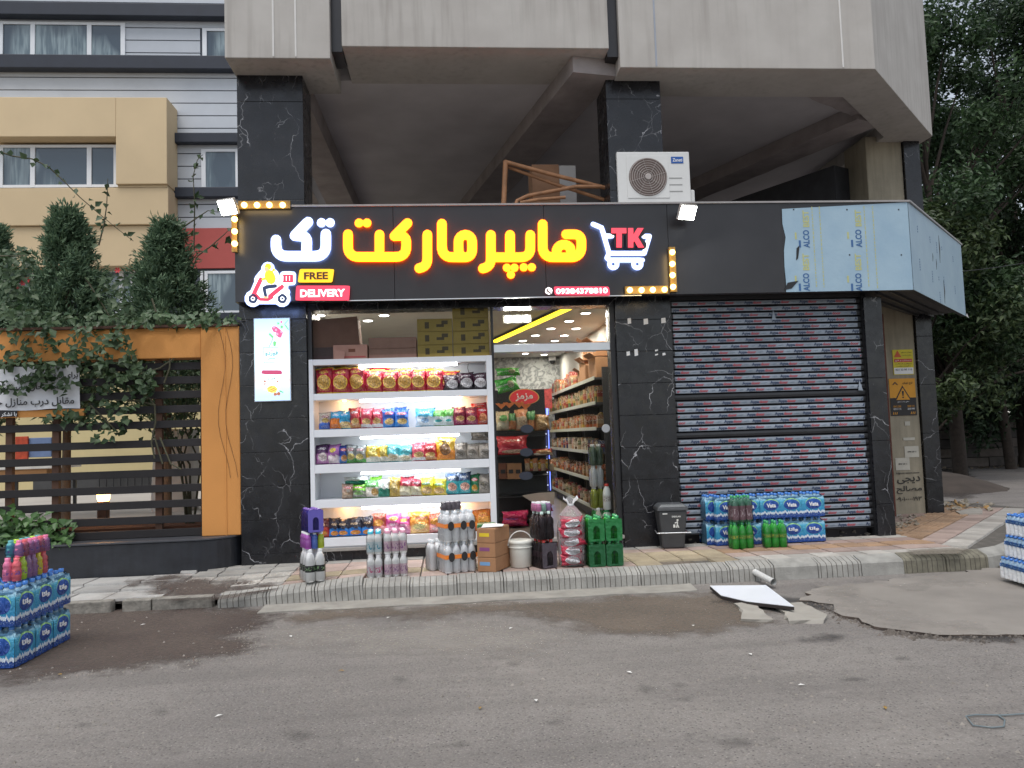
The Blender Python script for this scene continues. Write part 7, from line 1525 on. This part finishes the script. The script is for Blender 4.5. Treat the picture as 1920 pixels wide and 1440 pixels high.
q = S(1270, 300, -.055); MB(M('ac_badge_blue', srgb(30, 84, 160), .4, 0)).box(q.x-ax-.085, q.x-ax+.08, -.006, -.0005, q.z-ZRF-.045, q.z-ZRF+.045).build('badge', ac); shift(letter('Zaneti', WHITE, w=.13, h=.045, bold=.015, depth=.002), (q.x-ax, -.008, q.z-ZRF)).build('lettering', ac)
for dz in (0, -.09, -.18): MB(M('ac_rib', srgb(150, 150, 148), .5, 0)).box(.2, .38, -.004, -.0005, fzc-.02+dz, fzc-.008+dz).build('rib', ac)
for k in range(9):
    MB(INK).box(-aw-.003, -aw-.0005, .04, .3, .08+k*.07, .115+k*.07).build('side_vent', ac)
MB(ACM).box(aw, aw+.07, .05, .28, .08, .28).build('valve_cover', ac, .02)
pf = thing('pipe_frame', 'rusty orange bent pipe frame lying on the canopy roof', 'frame'); RUST = M('rust_orange_paint', srgb(152, 108, 74), .6, .25, 8); Yp = .35
def ptube(pts, r_=.028, Y=Yp, dY=0): MB(RUST).tube([S(x, y, Y+dY*i) for i, (x, y) in enumerate(pts)], r_, 8).build('bar', pf)
ptube([(944, 395), (948, 302)], .035); ptube([(946, 303), (1030, 326), (1150, 356)], .03); ptube([(950, 312), (1040, 345), (1150, 380)], .026, .42); ptube([(962, 395), (970, 376), (990, 367), (1080, 350), (1128, 350)], .028, .3); ptube([(975, 380), (1010, 374), (1060, 370)], .024, .3)
bt_ = S(1055, 308, .9).z; cb = thing('cardboard_box', 'cardboard box with a pale end behind the pipe frame on the roof', 'box', (0, .9, 4.252)); bh_ = bt_-4.252; bx0, bx1, bx2 = S(998, 340, .9).x, S(1049, 340, .9).x, S(1080, 340, .9).x
MB(M('box_shaded', srgb(150, 112, 84), .8, .1)).box(bx0, bx1, 0, .5, 0, bh_).build('body', cb, .006); MB(M('box_end', srgb(176, 172, 168), .7, .05)).box(bx1+.002, bx2, -.002, .5, 0, bh_-.02).build('end_panel', cb)
a, c = S(568, 322, .75), S(612, 384, .75); tag(MB(M('grey_plank', srgb(140, 132, 126), .8, .15)).prism([a, a+Vector((.09, 0, .02)), c+Vector((.12, 0, -.25)), c+Vector((.02, 0, -.25))], (0, .05, 0)).build('plank'), 'grey plank leaning behind the left marble pillar above the sign', 'plank')
a = S(797, 380, -.2); vb = thing('vent_block', 'small white slotted plastic block on the sign top edge', 'block', (a.x, -.2, 4.426)); MB(WHITE).box(-.09, .09, 0, .08, 0, .035).build('body', vb, .006)
for k in range(4): MB(INK).box(-.065+k*.035, -.045+k*.035, -.002, -.0005, .008, .026).build('slot', vb)
# ================================================================== POSTERS AND STENCILS ON THE PLASTER COLUMN
YC = 2.19
def poster(lab, px0, py0, px1, py1, m, Y=YC):
    a, c = S(px0, py1, Y), S(px1, py0, Y); t = thing('poster', lab, 'poster', (a.x, Y, a.z)); MB(m).box(0, c.x-a.x, 0, .006, 0, c.z-a.z).build('sheet', t); return t, c.x-a.x, c.z-a.z
PYL = M('poster_yellow', srgb(206, 190, 44), .6, .08); POR = M('poster_orange', srgb(214, 150, 40), .6, .06)
t, w_, h_ = poster('yellow warning poster with red triangle on the plaster column', 1676, 655, 1711, 703, PYL)
MB(PAPER).box(.01, w_-.01, -.002, -.0005, .01, h_*.28).build('white_panel', t); MB(M('poster_red_band', (.5, .06, .04), .6, .05)).box(.02, w_-.02, -.002, -.0005, h_*.5, h_*.63).build('red_band', t); MB(M('poster_red_tri', (.55, .09, .03), .6, .05)).prism([(.02, -.001, h_*.7), (.15, -.001, h_*.7), (.085, -.001, h_*.97)], (0, -.002, 0)).build('triangle', t)
def ptext(t, s_, x, z, w__, m, h=None): shift(letter(s_, m, w=w__, h=h, bold=.01, depth=.001), (x, -.004, z)).build('lettering', t)
ptext(t, fa('سیمان و گچ'), w_/2, h_*.565, w_*.8, PAPER, .03); ptext(t, fa('فروش مصالح'), w_*.68, h_*.88, w_*.5, INK, .025); ptext(t, fa('حمل و نصب'), w_*.68, h_*.77, w_*.5, INK, .025); ptext(t, fa('ایزوگام و آسفالت'), w_/2, h_*.43, w_*.8, INK, .025); ptext(t, fa('با قیمت مناسب'), w_/2, h_*.34, w_*.7, INK, .022); ptext(t, '021 22 00 110', w_/2, h_*.2, w_*.8, INK, .03)
t, w_, h_ = poster('orange and black hazard poster with exclamation triangle on the column', 1671, 709, 1715, 780, POR)
MB(M('poster_black', (.02, .018, .018), .6, .05)).box(0, w_, -.002, -.0005, 0, h_*.48).build('black_panel', t); cx = w_/2
for s_, m, d in ((1, INK, .0), (.84, POR, .001)): MB(m).prism([(cx-.14*s_, -.0025-d, h_*.42+.02*(1-s_)), (cx+.14*s_, -.0025-d, h_*.42+.02*(1-s_)), (cx, -.0025-d, h_*.42+.24*s_+.0)], (0, -.001, 0)).build('triangle', t)
MB(INK).prism([(cx-.012, -.0045, h_*.42+.07), (cx+.012, -.0045, h_*.42+.07), (cx+.018, -.0045, h_*.42+.15), (cx-.018, -.0045, h_*.42+.15)], (0, -.001, 0)).build('mark', t); MB(INK).box(cx-.013, cx+.013, -.0055, -.0045, h_*.42+.03, h_*.42+.055).build('mark', t)
MB(INK).prism([(.05, -.001, h_*.83), (.1, -.001, h_*.92), (.15, -.001, h_*.83), (.13, -.001, h_*.83), (.1, -.001, h_*.88), (.07, -.001, h_*.83)], (0, -.002, 0)).build('logo', t); ptext(t, fa('اوج تهران'), w_*.7, h_*.87, .17, INK, .05); ptext(t, fa('حفاری ساخت سطح'), cx, h_*.37, .2, PAPER, .03); ptext(t, '0912 220', w_*.25, h_*.25, .13, POR, .03); ptext(t, '2220 115', w_*.78, h_*.25, .12, POR, .03); ptext(t, '0912 115', w_*.25, h_*.18, .13, PAPER, .03); ptext(t, '2220 440', w_*.78, h_*.18, .12, PAPER, .03)
for k in range(3):
    for x in (.03, w_-.11): MB(POR).prism([(x+.03*k, -.0025, .02), (x+.03*k+.012, -.0025, .02), (x+.03*k+.024, -.0025, .06), (x+.03*k+.012, -.0025, .06)], (0, -.001, 0)).build('stripe', t)
for i, (px0, py0, px1, py1, lab) in enumerate(((1697, 836, 1722, 858, 'torn white notice in the upper position on the plaster column'), (1680, 858, 1705, 882, 'white notice with a small line of print on the plaster column'), (1694, 820, 1715, 826, 'thin torn paper strip on the plaster column'), (1697, 790, 1706, 798, 'tiny paper remnant below the hazard poster'))):
    t, w_, h_ = poster(lab, px0, py0, px1, py1, M('notice_paper', srgb(184, 180, 168), .8, .1))
    if i < 2: ptext(t, '0990 220 11', w_/2, h_*.5, w_*.6, INK, .025)
sn = thing('wall_stencil', 'black stencilled Persian advert and number on the plaster column', 'stencil')
STN = M('stencil_black', (.04, .038, .035), .8, .3, 12)
for s_, px, py, w__, h_ in (('Ugnet.azien.com', 1702, 887, 46, 4), (fa('دیجی'), 1704, 900, 46, 14), (fa('مصالح'), 1705, 918, 50, 15), ('۰۹۰۱۰۰۰۰۱۹۳', 1705, 935, 50, 8)):
    p = S(px, py, YC); k = .0086; shift(letter(s_, STN, w=w__*k, h=h_*k, bold=.012, depth=.002), p).build('lettering', sn)
gy = S(1655, 745, .9); tag(MB(PYL).box(0, .09, 0, .01, 0, .55).build('poster', loc=S(1652, 788, 1.6)), 'narrow yellow warning strip behind the shutter post', 'poster')
pp_ = thing('rusty_pipe', 'rust red steel channel standing in the gap beside the column', 'pipe', (7.0, 2.0, -.05)); MB(M('rust_red', srgb(96, 50, 38), .8, .3, 6)).box(-.05, .05, -.04, .04, 0, 3.3).build('channel', pp_); MB(M('rust_red', (.1, .03, .02))).box(.051, .075, -.05, .05, .0, 3.3).build('flange', pp_)
panel = tag(MB(M('teal_board', srgb(52, 92, 98), .7, .2, 5)).box(0, .16, 0, .03, 0, 2.0).build('board', loc=(6.6, 1.75, 0)), 'narrow teal board standing in the gap behind the post', 'board')
struct(MB(WALLD).prism([(5.9, .45, -.2), (6.05, .45, -.2), (7.1, 2.95, -.2), (6.95, 2.95, -.2)], (0, 0, 3.45)).build('recess_wall'))
# cable to the right
w0 = wing(.99, 3.95); w1 = S(2100, 440, 6); tag(MB(INK).tube([w0.lerp(w1, k/10)+Vector((0, 0, -.5*(k/10)*(1-k/10))) for k in range(11)], .006, 5).build('cable'), 'thin cable strung from the canopy corner into the trees', 'cable')

# ================================================================== RIGHT BACKGROUND: SIDE STREET, WALL, TREES
SOIL = M('bank_soil', srgb(70, 62, 56), .95, .25, 2, .6, 12, world=True)
# bank of earth behind the stone wall
b = MB(SOIL); b.grid([[(x, y, ZR+(.02 if y < 15 else .5+(y-15)*.1)+.3*mnoise.noise(Vector((x*.3, y*.3, 0)))*(y > 15)) for x in np.arange(8, 60, 2.)] for y in (14.9, 15, 18, 24, 32, 45)], SOIL, True, False)
WY0 = Vector((12.5, 17.5, ZR)); WY1 = Vector((30, 14.2, ZR))
sw = thing('stone_wall', 'low dark coursed stone wall along the side street under the trees', 'wall'); SB = [M('wall_stone_%d' % k, srgb(*c), .9, .25, 4, .5, 20, world=True) for k, c in enumerate(((88, 82, 78), (74, 70, 68), (98, 90, 84)))]
wd = (WY1-WY0); wl = wd.length; wd.normalize(); ang = math.atan2(wd.y, wd.x)
MB(M('wall_mortar', srgb(48, 45, 43), .95, .2)).box(0, wl, .06, .4, 0, 1.72).build('core', sw).matrix_local = Matrix.Translation(WY0) @ rotZ(ang)
bmesh_st = [MB(m).box(0, .78, 0, .1, 0, .31).mesh('stone') for m in SB]
for r_ in range(5):
    x = -.4*(r_ % 2)
    while x < wl-.8:
        o = link('stone', bmesh_st[random.randrange(3)], sw, .015); L_ = random.uniform(.85, 1.25); o.scale = (L_, 1, 1); o.matrix_local = Matrix.Translation(WY0+wd*x+Vector((0, 0, .02+r_*.335+random.uniform(-.01, .01)))) @ rotZ(ang) @ Matrix.Diagonal((L_, 1+random.uniform(-.2, .2), 1, 1)); x += .8*L_
b = MB(M('verge_litter', srgb(120, 108, 92), .9, .4, 12))
for i in range(260):
    p = WY0+wd*random.uniform(0, wl)+Vector((random.uniform(-.2, .2), random.uniform(-1.2, -.1), .02)); rock(b, p, random.uniform(.03, .09))
stuff(tag(b.build('litter'), 'dry leaves and rubbish along the foot of the stone wall', 'litter'))
ground_patch('dirt_bank', [GP([(1750, 905), (1760, 880), (1800, 878), (1830, 900), (1850, 925), (1800, 935), (1750, 930)], ZR)], ZR+.006, patch_mat('dark_soil', srgb(62, 54, 50), srgb(76, 68, 62), .3, .95), .25, .8)
b = MB(SOIL); b.grid([[(x, y, ZR+.45*max(0, 1-((x-12.2)/1.8)**2-((y-9.6)/2.6)**2)+.03*mnoise.noise(Vector((x*3, y*3, 0)))-.02) for x in np.arange(10.2, 14.4, .25)] for y in np.arange(6.8, 12.4, .3)], SOIL, True, False); struct(b.build('earth_mound'))
struct(MB(SOIL).prism([(WY0.x-4, WY0.y+1.6, ZR-.1), (WY1.x+30, WY1.y-5, ZR-.1), (70, 60, ZR-.1), (9, 60, ZR-.1)], (0, 0, 1.6)).build('wooded_bank'))
dp = [G(1880, 962, -.02), G(1838, 950, -.02), G(1845, 944, -.02), G(1895, 955, -.02)]
tag(MB(SLABM).prism([G(1792, 958, .02), G(1835, 950, .02), G(1842, 955, .02), G(1842, 962, .02), G(1800, 963, .02)], (0, 0, -.07)).build('drain_cover'), 'pale concrete cover slab pushed aside beside an open drain', 'slab'); struct(MB(M('drain_dark', (.012, .01, .01), .95, 0)).prism([G(1842, 962, -.01), G(1840, 952, -.01), G(1870, 957, -.01), G(1898, 965, -.01)], (0, 0, -.01)).build('drain_opening'))
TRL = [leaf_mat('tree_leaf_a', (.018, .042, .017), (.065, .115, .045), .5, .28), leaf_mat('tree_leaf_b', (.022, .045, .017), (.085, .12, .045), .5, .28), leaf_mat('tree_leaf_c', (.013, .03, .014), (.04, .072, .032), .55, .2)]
BARKD = M('dark_bark', srgb(58, 50, 44), .95, .3, 10, .7, 25)
def tree(x, y, h, cr, zc0, n, mi, lab, lean=(0, 0), nclump=34, leaf=(.12, .25), grp='trees beyond the side street', trunk=.22, name='tree'):
    t = thing(name, lab, 'tree', (x, y, ZR+.9 if y > 14 else ZR), 0, grp); b = MB(BARKD); top = Vector((lean[0], lean[1], h*.8)); b.tube([(0, 0, -.2), tuple(top*.3+Vector((.1, 0, 0))), tuple(top*.65), tuple(top)], [trunk, trunk*.8, trunk*.5, trunk*.15], 9)
    cs, rs = [], []
    for k in range(nclump):
        v = random.random(); z = lerp(zc0, h, v); env = cr*math.sqrt(max(.05, 1-((v-.4)/.62)**2)); a = random.random()*6.283; rd = env*math.sqrt(random.random())
        c = Vector((lean[0]*v+rd*math.cos(a), lean[1]*v+rd*math.sin(a), z)); cs.append(tuple(c)); rs.append(cr*random.uniform(.15, .3))
        if k % 2 == 0:
            s_ = top*min(.95, max(.2, (z-cr*.5)/h)); b.tube([tuple(s_), tuple(s_.lerp(c, .5)+Vector((0, 0, .2))), tuple(c)], [trunk*.3, trunk*.18, .015], 5)
    b.build('trunk', t); P_, d, rad = clump_points(n, cs, rs); P_[:, 2] = P_[:, 2]*1; nr = d*.7+rng.normal(size=P_.shape)*.7+np.array([0, -.1, .45]); leaves(P_, nr, rng.uniform(*leaf, n), rng.uniform(leaf[0]*.45, leaf[1]*.45, n), TRL[mi], 'crown', t); return t
tree(15.4, 12.4, 14, 3.8, 3.0, 38000, 0, 'tall dark leafy tree rising behind the building corner', (-.5, 0), 80)
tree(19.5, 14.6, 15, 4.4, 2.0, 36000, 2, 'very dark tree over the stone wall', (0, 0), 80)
tree(13.4, 10.8, 7.4, 2.6, 2.0, 18000, 1, 'lighter green lower tree against the canopy corner', (.3, 0), 50, (.13, .24), trunk=.13)
tree(22.5, 15.8, 18, 5.0, 1.6, 36000, 0, 'broad tree standing farther along the stone wall', (.5, 0), 60)
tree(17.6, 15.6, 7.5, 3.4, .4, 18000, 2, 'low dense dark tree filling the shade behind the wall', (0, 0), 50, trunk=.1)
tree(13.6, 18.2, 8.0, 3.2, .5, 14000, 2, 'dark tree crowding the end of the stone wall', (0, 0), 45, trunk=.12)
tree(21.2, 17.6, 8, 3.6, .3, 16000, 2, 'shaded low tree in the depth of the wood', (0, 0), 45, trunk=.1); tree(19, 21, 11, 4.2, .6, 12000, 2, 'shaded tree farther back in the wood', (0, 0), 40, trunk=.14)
tree(27, 16, 17, 4.8, 1.5, 18000, 0, 'outermost tree along the side street', (0, 0), 40); tree(10.8, 20, 12, 4, 2, 8000, 0, 'tree glimpsed between the plaster column and the ceiling', (0, 0), 30)
for k, (px, Y, ln) in enumerate(((1890, 14.6, .7), (1916, 15.2, .1), (1838, 16.6, .0), (1852, 16.9, -.1), (1866, 16.4, .1), (1800, 17.4, .05), (1822, 17.2, 0))):
    p = G(px, 850, ZR+.6); x = S(px, 800, Y).x; t = thing('bare_trunk', ['leaning grey trunk behind the stone wall', 'straight dark trunk behind the stone wall', 'thin pole like trunk in the shade', 'thin trunk beside the pole like one', 'slender trunk between the thin ones and the leaning one', 'thin trunk near the wall end', 'thin shaded trunk near the wall end'][k], 'tree', (x, Y, ZR+.5), 0, 'bare trunks behind the wall')
    MB(BARKD).tube([(0, 0, -.5), (-ln*.4, 0, 3), (-ln*1.6, 0, 6.5)], [.17 if k < 2 else .06, .13 if k < 2 else .05, .08 if k < 2 else .03], 8).build('trunk', t)
    pts = np.stack([rng.normal(-ln*1.6, .7, 160), rng.normal(0, .6, 160), rng.uniform(4.2, 6.8, 160)], 1); leaves(pts, rng.normal(size=pts.shape)+np.array([0, 0, .6]), .2, .1, TRL[2], 'crown', t)
# far wooded backdrop: one mass nobody could count
cs = [(random.uniform(8, 60), random.uniform(24, 36), random.uniform(0, 19)) for _ in range(210)]; P_, d, rad = clump_points(46000, cs, [random.uniform(1.6, 3) for _ in cs])
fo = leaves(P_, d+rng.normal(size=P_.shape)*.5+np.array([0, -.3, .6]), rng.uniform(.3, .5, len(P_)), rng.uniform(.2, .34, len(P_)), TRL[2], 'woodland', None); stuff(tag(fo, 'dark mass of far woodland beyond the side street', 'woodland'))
